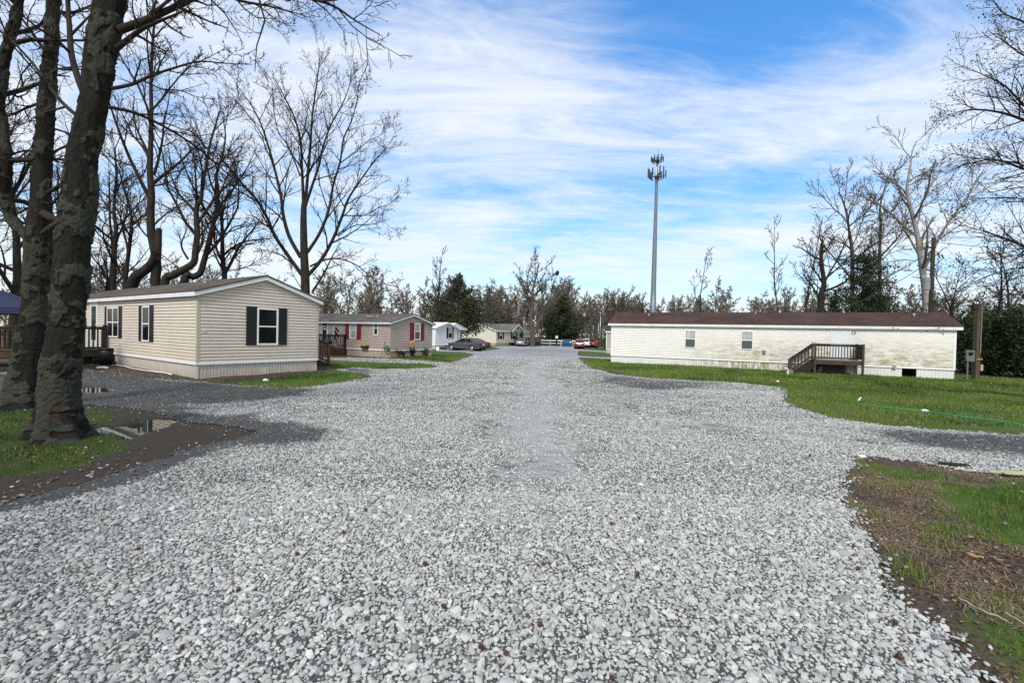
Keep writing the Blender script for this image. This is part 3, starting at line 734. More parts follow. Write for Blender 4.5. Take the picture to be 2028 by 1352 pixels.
b0, b1, _, _ = win_px(A, 'y0', 487.5, 610, 508, 683); A.shutter('y0', b0, a0 - .004, z0 + .0, z1 + .03, M_BLACK)
b0, b1, _, _ = win_px(A, 'y0', 550, 610, 566.5, 683); A.shutter('y0', a1 + .004, b1, z0 + .0, z1 + .03, M_BLACK)
a0, a1, z0, z1 = win_px(A, 'x0', 283.5, 606, 297.5, 676); A.window('x0', a0, a1, z0, z1, .05); A.shutter('x0', a1 + .004, a1 + .30, z0, z1 + .03, M_BLACK); A.shutter('x0', a0 - .34, a0 - .004, z0, z1 + .03, M_BLACK)
a0, a1, z0, z1 = win_px(A, 'x0', 214, 608, 236.5, 668); A.window('x0', a0, a1, z0, z1, .06, mull=1); A.shutter('x0', a0 - .33, a0 - .004, z0, z1 + .03, M_BLACK); A.shutter('x0', a1 + .004, a1 + .28, z0, z1 + .03, M_BLACK)
a0, a1, z0, z1 = win_px(A, 'x0', 181, 610, 193, 700); A.door('x0', a0, a1, .62, 2.45, plain('white_door_paint', (.62, .64, .64), .4, .06, 3), 'l', (.3, 1.75))
A.vent(3.2, 1.5, .12); A.vent(9.0, 1.6, .12)
na, nz = A.px('y0', 399.5, 656.5)
text_mesh('house_number', '43', .13, plain('white_number_paint', (.75, .72, .70), .5, .1, 9), lambda x, y, z: (na + x, -.03 - z, nz - .02 + y), A.root)
# white vinyl pipe lying along the skirt
# ---- B: tan-pink home with red shutters
pB = D(771.7, 700, 30.5)
B = Home('tan_mobile_home', [pB[0], 30.5, -.19], GDIR, 4.35, 16.0, .48, 2.36, 2.95, 'pinkish tan mobile home with dark red shutters, behind the beige home with black shutters')
B.walls(siding_mat('pinkish_tan_siding', (.43, .35, .305), .10, None, (.2, .15, .11), .2), .112, .022)
B.skirting(skirt_mat('tan_ribbed_skirting', (.44, .37, .30), (.25, .2, .12), .6), .45, .12, .02)
B.roofing(shingles('weathered_grey_shingles', (.105, .088, .075), (.16, .14, .12)), fh=.12, over=.2, gov=.2)
B.corners(plain('tan_corner_trim', (.45, .38, .33), .5, .08, 3))
a0, a1, z0, z1 = win_px(B, 'y0', 820.3, 640, 831.8, 673); B.window('y0', a0, a1, z0, z1, .07, upper=M_BLIND, lower=M_SCREEN); B.shutter('y0', a0 - .44, a0 - .004, z0 - .03, z1 + .03, M_REDSH); B.shutter('y0', a1 + .004, a1 + .40, z0 - .03, z1 + .03, M_REDSH)
a0, a1, z0, z1 = win_px(B, 'x0', 692.8, 636, 706.5, 670.5); B.window('x0', a0, a1, z0, z1, .08, upper=M_BLIND, lower=M_BLIND); B.shutter('x0', a1 + .004, a1 + .42, z0 - .03, z1 + .03, M_REDSH); B.shutter('x0', a0 - .44, a0 - .004, z0 - .03, z1 + .03, M_REDSH)
a0, a1, z0, z1 = win_px(B, 'x0', 740.8, 636, 749.3, 663.8); B.window('x0', a0, a1, z0, z1, .07, upper=M_SCREEN)
a0, a1, z0, z1 = win_px(B, 'x0', 637.5, 634, 649, 678); dB = B.door('x0', a0, a1, .6, z1 - .05, plain('pale_grey_door_paint', (.5, .53, .54), .4, .06, 3), 'l', (.25, 1.6))
BDOOR = (a0, a1, z1)
B.vent(2.2, 1.0, .14)
mb = MB(); yv = 2.6; mb.box(.9, 1.35, yv, yv + .5, 2.62, 2.78); mb.box(.82, 1.43, yv - .08, yv + .58, 2.78, 2.83); mb.build('roof_vent', plain('white_vent_cap', (.6, .6, .6), .5, .15, 6), B.root)
# ---- F: long cream home on the right
F = Home('cream_mobile_home', [22.62, 23.2, -.21], (.447, .894), 4.3, 17.7, .52, 2.68, 3.44, 'long cream mobile home with brown roof and algae stains on the right')
M_CREAM = siding_mat('cream_vinyl_siding', (.80, .78, .72), .08, dict(z0=.55, z1=2.5, y0=9.0, y1=15.0, amt=1.0, col=(.23, .20, .045)), (.3, .26, .16), .36)
F.walls(M_CREAM, .112, .022)
ha0, _, _, _ = win_px(F, 'x0', 1788.5, 727, 1815, 747); hb0 = F.px('x0', 1788.5, 735)[0]
F.skirting(skirt_mat('white_ribbed_skirting', (.72, .72, .70), (.40, .37, .22), .45, (3.4, 5.5, 9.5, 14)), .5, .15, .018, holes=[('x0', min(ha0, hb0) - .05, max(ha0, hb0) + .05)])
F.roofing(shingles('rust_brown_shingles', (.052, .032, .025), (.075, .046, .037)), over=.16, gov=.22, fh=.15)
F.corners(M_FRAME, .08)
a0, a1, z0, z1 = win_px(F, 'x0', 1357, 653.5, 1377.5, 688.5); F.window('x0', a0, a1, z0, z1, .045, upper=M_BLIND, lower=M_SCREEN, grid=2)
a0, a1, z0, z1 = win_px(F, 'x0', 1468, 655.5, 1491, 692); F.window('x0', a0, a1, z0, z1, .045, upper=M_BLIND, lower=M_SCREEN, grid=2)
a0, a1, z0, z1 = win_px(F, 'x0', 1647.5, 654, 1681, 712); F.door('x0', a0, a1, .62, z1, plain('white_steel_door_paint', (.70, .73, .73), .35, .05, 2, dirt=((.45, .5, .42), .3)), 'l'); FD = (a0, a1, z1)
na, nz = F.px('x0', 1683.5, 662)
text_mesh('house_number', '23', .27, plain('brown_number_paint', (.06, .035, .025), .5, .2, 9), lambda x, y, z: (-.03 - z, na - x, nz + y), F.root)
va, vz = F.px('x0', 1512.5, 697); mb = MB(); F.bx(mb, 'x0', va - .09, va + .09, vz - .09, vz + .09, .0, .07); F.bx(mb, 'x0', va - .07, va + .05, vz - .14, vz - .09, .02, .06); mb.build('dryer_vent', plain('grey_vent_plastic', (.18, .17, .15), .6, .2, 8), F.root)
va, vz = F.px('x0', 1771, 725); mb = MB(); F.bx(mb, 'x0', va - .07, va + .07, vz - .13, vz + .06, .0, .08); mb.build('outlet_box', plain('grey_box_plastic', (.28, .29, .29), .5, .2, 8), F.root)
va0, _ = F.px('x0', 1788.5, 735); va1, _ = F.px('x0', 1815, 735); va0, va1 = sorted((va0, va1))
mb = MB(); F.bx(mb, 'x0', va0 - .1, va1 + .1, -.45, .48, -.9, -.85); mb.build('access_opening_shade', M_DARK, F.root, )  # near-black sheet set behind the skirting gap, stands in for shade inside
for yy, xx in ((1.3, 1.5), (9.0, 1.9), (15.5, 1.4)): F.vent(yy, xx, .1)
# ---- C: white metal home beyond the tan one
gC = np.array([(862 - CX) / FPX * 54.5, 54.5, float(gbase(-9, 54.5))])
M_WMETAL = plain('white_metal_panels', (.74, .77, .79), .4, .05, 1.5, dirt=((.55, .56, .55), .2))
M_WROOF = plain('white_metal_roof', (.80, .83, .86), .35, .05, 1.2)
C = Home('white_mobile_home', gC, GDIR, 4.3, 13.0, .5, 2.62, 3.2, 'white metal mobile home with white roof and black shutters, behind the dark grey sedan')
C.walls(M_WMETAL, vertical=True); C.skirting(skirt_mat('block_skirting', (.50, .48, .42), (.3, .28, .2), .5), .5, .4, .01); C.roofing(M_WROOF, M_FRAME, over=.15, gov=.3, fh=.12)
C.corners(M_FRAME)
a0, a1, z0, z1 = win_px(C, 'y0', 888, 648.5, 895, 669.5); C.window('y0', a0, a1, z0, z1, .06, upper=M_BLIND); C.shutter('y0', a0 - .34, a0 - .01, z0, z1 + .03, M_BLACK); C.shutter('y0', a1 + .01, a1 + .3, z0, z1 + .03, M_BLACK)
mb = MB(); F_ = C; 
wing = MB(); wx0, wx1, wy = 4.3, 8.3, 1.6
for x0, x1, y0, y1 in ((wx0 + .02, wx1 - 1.0, wy, wy + 3.4),): wing.box(x0, x1, y0, y1, .5, 2.42)
wing.build('side_room', M_WMETAL, C.root)
mb = MB(); xm = (wx0 + wx1) / 2 - .6
for xa, xb in ((wx0 - .6, xm), (xm, wx1)):
    za, zb = (2.5, 3.25) if xa < xm - .01 else (3.25, 2.45)
    mb.prism([(xa, wy - .5, za), (xb, wy - .5, zb), (xb, wy - .5, zb + .08), (xa, wy - .5, za + .08)], (0, 4.2, 0))
mb.prism([(wx0 - .5, wy - .46, 2.5), (wx1 - .1, wy - .46, 2.45), (xm, wy - .46, 3.23)], (0, .03, 0))
mb.build('side_room_roof', M_WROOF, C.root)
mb = MB(); mb.box(wx1 - .12, wx1 - .02, wy - .4, wy - .3, -.3, 2.5); mb.build('porch_post', plain('rusty_brown_post', (.10, .05, .035), .7, .2, 7), C.root)
def free_window(root, x0, x1, y, z0, z1, mull=0):
    fb = MB(); w = .06
    fb.box(x0, x1, y - .04, y, z1 - w, z1); fb.box(x0, x1, y - .04, y, z0, z0 + w); fb.box(x0, x0 + w, y - .04, y, z0 + w, z1 - w); fb.box(x1 - w, x1, y - .04, y, z0 + w, z1 - w)
    fb.box(x0 + w, x1 - w, y - .035, y, (z0 + z1) / 2 - .03, (z0 + z1) / 2 + .03)
    for k in range(mull): xk = x0 + (x1 - x0) * (k + 1) / (mull + 1); fb.box(xk - .03, xk + .03, y - .033, y, z0 + w, z1 - w)
    wo = fb.build('window', M_FRAME, root); pb = MB(); pb.box(x0 + w, x1 - w, y - .02, y - .001, z0 + w, z1 - w); pb.build('pane', M_GLASS, wo); return wo
free_window(C.root, 5.0, 6.6, wy - .001, .9, 2.25, 1)
# ---- D: cream double-wide at the far end of the road
cD = np.array([(981.5 - CX) / FPX * 88.0, 88.0, float(gbase(-3, 88))])
xD = np.array([.870, -.493, 0]); WD = 8.0
DH = Home('cream_double_wide_home', cD - xD * WD, (.870, -.493), WD, 14.5, .55, 3.0, 4.3, 'cream double-wide home with grey roof at the far end of the road', 'house')
DH.walls(siding_mat('pale_cream_siding', (.68, .64, .52), .06, None, (.4, .36, .25), .1), .13, .012); DH.skirting(skirt_mat('olive_skirting', (.40, .38, .27), (.25, .24, .12), .5), .4, .3, .01)
M_GROOF = shingles('mossy_grey_shingles', (.11, .105, .095), (.17, .165, .15)); DH.roofing(M_GROOF, M_FRAME, over=.3, gov=.25, fh=.2)
DH.corners(M_FRAME)
def dwin(x0, x1, y0=658, y1=671.5):
    a0, a1, z0, z1 = win_px(DH, 'x1', x0, y0, x1, y1); DH.window('x1', a0, a1, z0, z1, .07, upper=M_BLIND); return a0, a1, z0, z1
for x0, x1 in ((988.3, 995), (1014.7, 1021.7)):
    a0, a1, z0, z1 = dwin(x0, x1); w = (a1 - a0) * .22; DH.shutter('x1', a0 - w - .2, a0 - .01, z0, z1, M_BLACK); DH.shutter('x1', a1 + .01, a1 + w + .2, z0, z1, M_BLACK)
a0, a1, z0, z1 = win_px(DH, 'x1', 1030, 659, 1039, 676); DH.door('x1', a0 + .3, a0 + 1.25, .6, 2.7, plain('dark_front_door', (.09, .08, .07), .5, .2, 5), 'r')
a0, a1, z0, z1 = win_px(DH, 'y0', 940.3, 655, 943, 663); DH.window('y0', a0, a0 + .5, z0, z1, .05)
# front gable over the porch
g0, _ = DH.px('x1', 1013.5, 650, .4); g1, _ = DH.px('x1', 1035.5, 650, .4); gm = (g0 + g1) / 2; mb = MB(); xw = WD + .5
mb.add([(xw, g0, 3.0), (xw, g1, 3.0), (xw, gm, 4.25)], [(0, 1, 2)]); mb.build('gable_wall', MATS.get('x') or plain('pale_sage_siding', (.50, .50, .41), .6, .08, 4), DH.root)
mb = MB()
for ya, yb in ((g0 - .35, gm), (g1 + .35, gm)):
    mb.add([(xw + .2, ya, 2.82), (xw + .2, yb, 4.33), (4.2, yb, 4.33), (xw - 2.2, ya, 2.82), (xw + .2, ya, 2.90), (xw + .2, yb, 4.43), (4.2, yb, 4.43), (xw - 2.2, ya, 2.90)], [(3, 2, 1, 0), (4, 5, 6, 7), (0, 1, 5, 4), (3, 0, 4, 7), (1, 2, 6, 5)])
mb.build('gable_roof', M_GROOF, DH.root)
mb = MB()
for ya, yb in ((g0 - .35, gm), (g1 + .35, gm)): mb.prism([(xw + .2, ya, 2.62), (xw + .2, yb, 4.12), (xw + .2, yb, 4.36), (xw + .2, ya, 2.86)], (.04, 0, 0))
mb.build('gable_trim', M_FRAME, DH.root)
mb = MB(); mb.prism([(xw + .01, gm - .28, 3.3), (xw + .01, gm + .28, 3.3), (xw + .01, gm + .28, 3.7), (xw + .01, gm, 3.95), (xw + .01, gm - .28, 3.7)], (.03, 0, 0)); mb.build('gable_vent', M_BLACK, DH.root)
# ---- E: beige home end sticking out behind the cream one
E = Home('beige_end_mobile_home', [22.4, 50.9, float(gbase(15, 54))], (.447, .894), 4.2, 12.0, .5, 2.66, 3.2, 'beige mobile home mostly hidden behind the left end of the long cream home')
E.walls(siding_mat('putty_siding', (.42, .385, .33), .1), .13, .014); E.skirting(skirt_mat('putty_skirting', (.5, .46, .38), (.3, .25, .15), .4), .5, .2, .012); E.roofing(shingles('dark_shingles', (.045, .04, .036), (.07, .065, .06)), M_FRAME, fh=.16)
E.corners(M_FRAME)
# ---- G: cream home behind the left trees
gG = D(-120, 640, 27.0)
GH = Home('pale_cream_mobile_home', [gG[0] + 6.5, 29.5, -.2], GDIR, 4.3, 14.0, .5, 2.0, 2.75, 'pale cream mobile home with dark roof, seen behind the blue canopy tent')
GH.walls(siding_mat('dull_cream_siding', (.60, .57, .42), .1), .12, .014); GH.skirting(skirt_mat('dull_skirting', (.45, .42, .34), (.25, .2, .12), .5), .5, .2, .012); GH.roofing(shingles('dark_brown_shingles', (.06, .05, .042), (.09, .078, .066)))
# ------------------------------------------------------------------ decks and stairs
def wood(name, col, var=.35): 
    if name in MATS: return MATS[name]
    t = NT(name)
    g = t.noise(1.0, 6, .7, t.mapped((3, 3, 22)), .4); g2 = t.noise(5, 5, .7)
    c = t.ramp(g, [(.3, tuple(x * (1 - var) for x in col)), (.7, tuple(x * (1 + var) for x in col))])
    c = t.mix(t.ramp(g2, [(.45, 0.0), (.7, .5)]), c, tuple(x * .5 for x in col))
    t.bump(g, .3, .01)
    MATS[name] = t.fin(c, .85, 0, .2); return MATS[name]
W_GREY = wood('weathered_deck_wood', (.075, .058, .044)); W_DARK = wood('dark_wet_wood', (.036, .027, .021)); W_BROWN = wood('brown_stained_wood', (.10, .058, .033))
W_PALE = wood('pale_worn_boards', (.26, .22, .17))
def railing(root, mat, p0, p1, z_lo, z_hi, pitch=.12, bw=.034, name='railing'):
    """p0,p1 are 3D foot points; rails run z_lo..z_hi above them"""
    p0 = np.array(p0, float); p1 = np.array(p1, float); up = np.array([0, 0, 1.0]); mb = MB()
    mb.bar(p0 + up * z_hi, p1 + up * z_hi, .10, .038); mb.bar(p0 + up * (z_hi - .07), p1 + up * (z_hi - .07), .034, .085)
    mb.bar(p0 + up * z_lo, p1 + up * z_lo, .034, .075)
    L = np.linalg.norm((p1 - p0)[:2]); n = max(1, int(L / pitch))
    for k in range(1, n):
        q = p0 + (p1 - p0) * k / n; mb.box(q[0] - bw / 2, q[0] + bw / 2, q[1] - bw / 2, q[1] + bw / 2, q[2] + z_lo - .03, q[2] + z_hi - .03)
    return mb.build(name, mat, root)
def post(root, mat, x, y, z0, z1, w=.09):
    mb = MB(); mb.box(x - w / 2, x + w / 2, y - w / 2, y + w / 2, z0, z1); return mb.build('post', mat, root)
def floor_boards(root, mat, x0, x1, y0, y1, z, along='y', w=.14, th=.035):
    mb = MB(); a = x0 if along == 'y' else y0; e = x1 if along == 'y' else y1
    while a < e - .02:
        b = min(a + w - .008, e); j = random.uniform(-.004, .004)
        if along == 'y': mb.box(a, b, y0, y1, z - th, z + j)
        else: mb.box(x0, x1, a, b, z - th, z + j)
        a += w
    return mb.build('deck_boards', mat, root)
# deck in front of the cream home
dk = empty('wooden_deck', F.root.location, F.root.rotation_euler.z, 'weathered wooden entry deck with stairs and railings, in front of the long cream home', 'deck')
O1 = 1.55
ar, _ = F.px('x0', 1706.5, 710, O1); al, _ = F.px('x0', 1616, 710, O1); _, zfl = F.px('x0', 1650, 712.5, O1); zg = -.05
zfl = max(.5, zfl)
_, zr = F.px('x0', 1650, 681.5, O1); hr = zr - zfl
floor_boards(dk, W_PALE, -O1, -.03, ar, al, zfl, 'x')
mb = MB(); mb.box(-O1 - .04, -O1, ar - .04, al + .04, zfl - .25, zfl - .037); mb.box(-O1, -.05, ar - .04, ar, zfl - .25, zfl - .037); mb.box(-O1, -.05, al, al + .04, zfl - .25, zfl - .037)
y = ar + .4
while y < al: mb.box(-O1 + .001, -.05, y, y + .04, zfl - .23, zfl - .04); y += .4
mb.build('joist_frame', W_GREY, dk)
for (x, y) in ((-O1 - .05, ar - .05), (-O1 - .05, al + .05), (-.12, ar - .05), (-.55, al + .05)): post(dk, W_GREY, x, y, -.5, zfl + hr + .04, .1)
railing(dk, W_DARK, (-O1 - .02, ar - .02, zfl), (-O1 - .02, al + .02, zfl), .10, hr, .125); railing(dk, W_DARK, (-O1, ar - .03, zfl), (-.1, ar - .03, zfl), .10, hr, .10)
mb = MB(); mb.box(-.5, -.12, ar - .02, ar + .0, zfl - .2, zfl + hr * .95); mb.build('windbreak_board', W_DARK, dk)
as_, zs_ = F.px('x0', 1568, 740, O1)
nst = 4; run = (as_ - al) / nst
for k in range(nst):
    zt = zfl - (k + 1) * (zfl - zg) / (nst + .2); mb = MB(); y0 = al + .05 + k * run
    mb.box(-O1, -.5, y0, y0 + run + .03, zt - .04, zt); mb.build('step', W_GREY, dk)
mb = MB()
for x in (-O1 - .02, -.5, -1.0): mb.prism([(x, al + .04, zfl - .06), (x, al + .04, zfl - .42), (x, as_ - .1, zg - .3), (x, as_ + .05, zg - .05), (x, as_ + .0, zg + .12)], (.04, 0, 0))
mb.build('stringer', W_DARK, dk)
for x in (-O1 - .05, -.45): post(dk, W_GREY, x, as_ + .05, -.5, zg + hr - .0, .1)
for x in (-O1 - .05, -.45): railing(dk, W_GREY if x < -1 else W_DARK, (x, al + .06, zfl), (x, as_ + .05, zg - .03), .12, hr, .14)
mb = MB(); mb.prism([(-O1 + .1, al - .3, -.4), (-O1 + .1, al - .3, zfl - .26), (-O1 + .1, as_ - .8, -.4)], (.02, 0, 0)); mb.build('stair_side_board', W_DARK, dk)
mb = MB(); mb.box(-.9, -.88, ar + .55, al - .1, -.5, zfl - .26); mb.build('under_deck_panel', plain('dark_panel', (.05, .047, .045), .8, .4, 5, stretch=(6, 6, .5)), dk)

def side_stairs():
    """stairs on the far long side (x1) of home A, rising toward its wall"""
    st = empty('wooden_stairs', A.root.location, A.root.rotation_euler.z, 'dark weathered wooden stairs with railings at the right side of the beige home', 'stairs')
    W = A.W; y0, y1 = 2.4, 3.5; zt = .5; xa, xb = W + .04, W + 1.0; run = .28; n = 4
    floor_boards(st, W_GREY, xa, xb, y0, y1 + .5, zt, 'y')
    for k in range(n):
        mb = MB(); x0 = xb + k * run; z = zt - (k + 1) * zt / (n + .3); mb.box(x0, x0 + run + .03, y0 + .05, y1 - .05, z - .04, z); mb.box(x0 + .03, x0 + .05, y0 + .05, y1 - .05, z - .13, z - .042); mb.build('step', W_GREY, st)
    xe = xb + n * run
    mb = MB()
    for y in (y0 + .0, y1 - .04): mb.prism([(xb, y, zt - .05), (xb, y, zt - .36), (xe - .1, y, -.3), (xe + .1, y, -.1), (xe, y, .06)], (0, .04, 0))
    mb.build('stringer', W_DARK, st)
    for y in (y0, y1):
        post(st, W_BROWN, xe, y, -.4, .95, .1); post(st, W_GREY, xb, y, -.4, zt + 1.0, .1)
        railing(st, W_GREY, (xb, y, zt), (xe, y, .0), .14, .93, .13)
    railing(st, W_DARK, (xb, y1, zt), (xb, y1 + .5, zt), .1, .98); railing(st, W_DARK, (xa, y1 + .5, zt), (xb, y1 + .5, zt), .1, .98); railing(st, W_DARK, (xa, y0, zt), (xb, y0, zt), .1, .98)
side_stairs()
# porch on the near long side of home A (mostly behind the tree trunks)
pa = empty('wooden_porch', A.root.location, A.root.rotation_euler.z, 'dark wooden porch on the side of the beige home, half behind the tree trunks', 'porch')
ya, _ = A.px('x0', 212, 690, .06); yb = ya + 3.0; zp = .55; xo = -1.3
floor_boards(pa, W_DARK, xo, -.03, ya, yb, zp, 'y')
mb = MB(); mb.box(xo - .04, xo, ya, yb, zp - .25, zp - .037); mb.box(xo, -.04, ya - .04, ya, zp - .25, zp - .037); mb.build('joist_frame', W_DARK, pa)
for x, y in ((xo - .05, ya - .05), (-.14, ya - .05), (xo - .05, yb)): post(pa, W_DARK, x, y, -.4, zp + 1.02, .12)
railing(pa, W_DARK, (xo, ya - .05, zp), (-.1, ya - .05, zp), .1, .95, .13, .045); railing(pa, W_DARK, (xo - .05, ya, zp), (xo - .05, yb, zp), .1, .95, .13, .045)
mb = MB(); mb.box(-.5, -.49, ya, yb, -.3, zp - .26); mb.build('under_porch_shade', M_DARK, pa)  # near-black sheet standing in for the shade under the porch floor
# dark tub by the porch
tp = G(212, 722); mb = MB(); mb.tube([(0, 0, 0), (0, 0, .45), (0, 0, .62)], [.27, .29, .26], 16); mb.tube([(0, 0, .60), (0, 0, .66)], [.30, .28], 16)
tub = mb.build('plastic_barrel', M_BLACK, None, True); tub.location = tp; props(tub, 'black plastic barrel under the porch of the beige home', 'barrel')
# brown deck seen at the far left
pl = G(18, 726); ld = empty('brown_deck', pl, R(20), 'brown wooden deck with slatted railing, at the left edge behind the tree trunks', 'deck')
floor_boards(ld, W_BROWN, -1.6, .75, 0, 1.8, .55, 'y'); mb = MB(); mb.box(-1.6, .75, -.04, 0, .28, .51); mb.build('joist_frame', W_BROWN, ld)
for x in (-1.6, -.4, .72): post(ld, W_BROWN, x, -.02, -.3, 1.45, .1)
railing(ld, W_BROWN, (-1.6, -.05, .55), (.72, -.05, .55), .1, .88, .13, .05)
for k in range(2):
    mb = MB(); mb.box(-.5, .7, -.35 - .3 * k, -.05 - .3 * k, .32 - .18 * k, .36 - .18 * k); mb.build('step', W_BROWN, ld)
# deck with flag in front of home B
pb = empty('small_porch', B.root.location, B.root.rotation_euler.z, 'small dark wooden porch with railing at the door of the tan home', 'porch')
q0, _ = B.px('x0', 684.5, 685, .06); q1 = BDOOR[1] + .6; zp = .52; xo = -1.5
floor_boards(pb, W_BROWN, xo, -.03, q0, q1, zp, 'y')
mb = MB(); y = q0
while y < q1: mb.box(xo - .03, xo - .005, y, y + .13, -.2, zp); y += .14
x = xo
while x < -.05: mb.box(x, x + .13, q0 - .03, q0 - .005, -.2, zp); x += .14
mb.build('board_skirt', W_BROWN, pb)
for x, y in ((xo, q0), (-.12, q0), (xo, q1), (xo, (q0 + q1) / 2)): post(pb, W_DARK, x, y, -.2, zp + .95, .1)
railing(pb, W_DARK, (xo, q0, zp), (-.1, q0, zp), .1, .92, .13); railing(pb, W_DARK, (xo, q0, zp), (xo, q1, zp), .1, .92, .13)
# hanging striped flag on its pole
M_FLAG = NT('flag_cloth'); t = M_FLAG
sep = t.n('ShaderNodeSeparateXYZ', {'Vector': t.co}); s_ = t.math('FRACT', t.math('MULTIPLY', sep.outputs['X'], 9.0))
st_ = t.ramp(s_, [(0.0, (.02, .022, .05)), (.5, (.55, .55, .55))], 'CONSTANT')
top = t.ramp(t.math('GREATER_THAN', sep.outputs['Z'], 1.12), [(0.0, 0.0), (1.0, 1.0)], 'CONSTANT')
redc = t.ramp(t.math('FRACT', t.math('MULTIPLY', t.math('ADD', sep.outputs['X'], t.math('MULTIPLY', sep.outputs['Z'], .8)), 3.2)), [(0, (.13, .015, .025)), (.72, (.6, .58, .58))], 'CONSTANT')
M_FLAG = t.fin(t.mix(top, st_, redc), .85, 0, .2)
fp = B.glob((xo + .45, q0 + .05, 0)); fl = empty('hanging_flag', (fp[0], fp[1], -.19), R(50), 'red, white and navy striped flag hanging furled on the tan home porch', 'flag')
mb = MB(); mb.tube([(0, 0, .5), (0, 0, 2.0)], .02, 8); mb.ball((0, 0, 2.02), .04, 8, 6); mb.build('pole', plain('white_pole', (.6, .6, .58), .4, .1, 5), fl, True)
V = []; n = 15; lv = 12
for j in range(lv + 1):
    z = 1.93 - j * 1.35 / lv; wd = .16 + .22 * (j / lv) ** .7 + (.08 if 1 < j < 4 else 0)
    for i in range(n):
        u = i / (n - 1) - .5; V.append((.06 + (u + .3) * wd * 1.1, .05 * math.sin(i * 2.1 + j * .25) - .02, z + .08 * abs(u)))
FQ = np.array([(j * n + i, j * n + i + 1, (j + 1) * n + i + 1, (j + 1) * n + i) for j in range(lv) for i in range(n - 1)])
link('cloth', np_mesh('cloth', V, FQ, True), M_FLAG, fl)
gp = B.glob((xo - .25, q0 - .25, 0)); mb = MB()
gr_ = empty('kettle_grill', (gp[0], gp[1], -.19), 0, 'small dark kettle grill standing beside the porch of the tan home', 'grill')
mb.ball((0, 0, .95), .27, 14, 10, (1, 1, .75)); mb.build('bowl', M_BLACK, gr_, True)
for a in (0, 2.1, 4.2): mb = MB(); mb.tube([(.14 * math.cos(a), .14 * math.sin(a), .85), (.27 * math.cos(a), .27 * math.sin(a), .0)], .015, 6); mb.build('leg', M_BLACK, gr_)
mb = MB(); mb.tube([(-.05, 0, 1.17), (-.03, 0, 1.2), (.03, 0, 1.2), (.05, 0, 1.17)], .01, 6); mb.build('handle', W_BROWN, gr_)
# wreath on B's door
wy, wz = B.px('x0', 643.5, 643.5, .05); wr = B.glob((-.05, wy, wz)); we = empty('door_wreath', wr, B.root.rotation_euler.z, 'green wreath with white bow hanging on the grey door of the tan home', 'wreath')
mb = MB()
for k in range(60):
    a = k * .21; rr = .17 + random.uniform(-.03, .03); p = np.array([random.uniform(-.03, .01), rr * math.cos(a), rr * math.sin(a)])
    mb.ball(p, .045, 5, 4, jit=.4)
mb.build('greenery', plain('wreath_green', (.06, .075, .035), .8, .5, 20), we); mb = MB(); mb.box(-.03, 0, -.10, .10, -.34, -.1); mb.prism([(-.05, -.14, -.02), (-.05, 0, -.1), (-.05, -.14, -.18)], (.02, 0, 0)); mb.prism([(-.05, .14, -.02), (-.05, 0, -.1), (-.05, .14, -.18)], (.02, 0, 0)); mb.build('bow', M_FRAME, we)

# ------------------------------------------------------------------ yard things
# blue canopy tent
tc = D(20, 600, 14.5); ct = empty('canopy_tent', on_ground(tc[0] - .6, 14.8), R(24), 'dark blue pop-up canopy tent, partly hidden by the two lichen-covered trunks', 'canopy tent')
h = 1.5; ze, zp = 2.05, 2.62; mb = MB(); N = 8; vs = []; fs = []
for i in range(N + 1):
    for j in range(N + 1):
        u, v = -1 + 2 * i / N, -1 + 2 * j / N; m_ = max(abs(u), abs(v)); z = zp - (zp - ze) * (m_ ** .85) - .05 * math.sin(math.pi * m_) * (1 - abs(abs(u) - abs(v)))
        vs.append((u * h, v * h, z))
fs = [(i * (N + 1) + j, (i + 1) * (N + 1) + j, (i + 1) * (N + 1) + j + 1, i * (N + 1) + j + 1) for i in range(N) for j in range(N)]
mb.add(vs, fs); M_BLUE = plain('navy_canopy_cloth', (.013, .017, .055), .8, .25, 3); mb.build('canopy', M_BLUE, ct, True)
mb = MB()
for s1, s2 in (((-h, -h), (h, -h)), ((h, -h), (h, h)), ((h, h), (-h, h)), ((-h, h), (-h, -h))): mb.add([(s1[0], s1[1], ze), (s2[0], s2[1], ze), (s2[0] * 1.01, s2[1] * 1.01, ze - .2), (s1[0] * 1.01, s1[1] * 1.01, ze - .2)], [(0, 1, 2, 3)])
mb.build('valance', M_BLUE, ct)
for x in (-h, h):
    for y in (-h, h): mb = MB(); mb.tube([(x * .97, y * .97, -.1), (x * .97, y * .97, ze)], .018, 6); mb.build('leg', plain('pale_steel_tube', (.45, .45, .44), .4, .2, 5, .6), ct)
# garden hose
M_HOSE = plain('green_hose_rubber', (.025, .30, .13), .4, .2, 5)
def lay(pts, lift): return [G(x, y, lift) for x, y in pts]
def smooth(P, k=6):
    P = [np.array(p) for p in P]; out = []
    for i in range(len(P) - 1):
        a, b, c, d = P[max(i - 1, 0)], P[i], P[i + 1], P[min(i + 2, len(P) - 1)]
        for j in range(k):
            t = j / k; out.append(.5 * ((2 * b) + (c - a) * t + (2 * a - 5 * b + 4 * c - d) * t * t + (3 * b - a - 3 * c + d) * t ** 3))
    return out + [P[-1]]
hz = empty('garden_hose', G(1850, 820), 0, 'bright green garden hose stretched across the right lawn', 'hose'); ho = np.array(hz.location)
HP = [(1704, 796), (1698, 798), (1703, 802), (1740, 807), (1790, 813), (1840, 818), (1900, 827), (1960, 834), (1990, 838), (2028, 845), (2090, 852)]
mb = MB(); mb.tube([p - ho for p in smooth(lay(HP, .05))], .009, 8); mb.build('hose', M_HOSE, hz, True)
mb = MB(); mb.tube([p - ho for p in smooth(lay([(1990, 838), (1960, 842), (1925, 836), (1905, 829), (1904, 825), (1918, 823), (1945, 826)], .05))], .008, 8); mb.build('loop', plain('dark_green_hose', (.03, .14, .07), .4, .2, 5), hz, True)
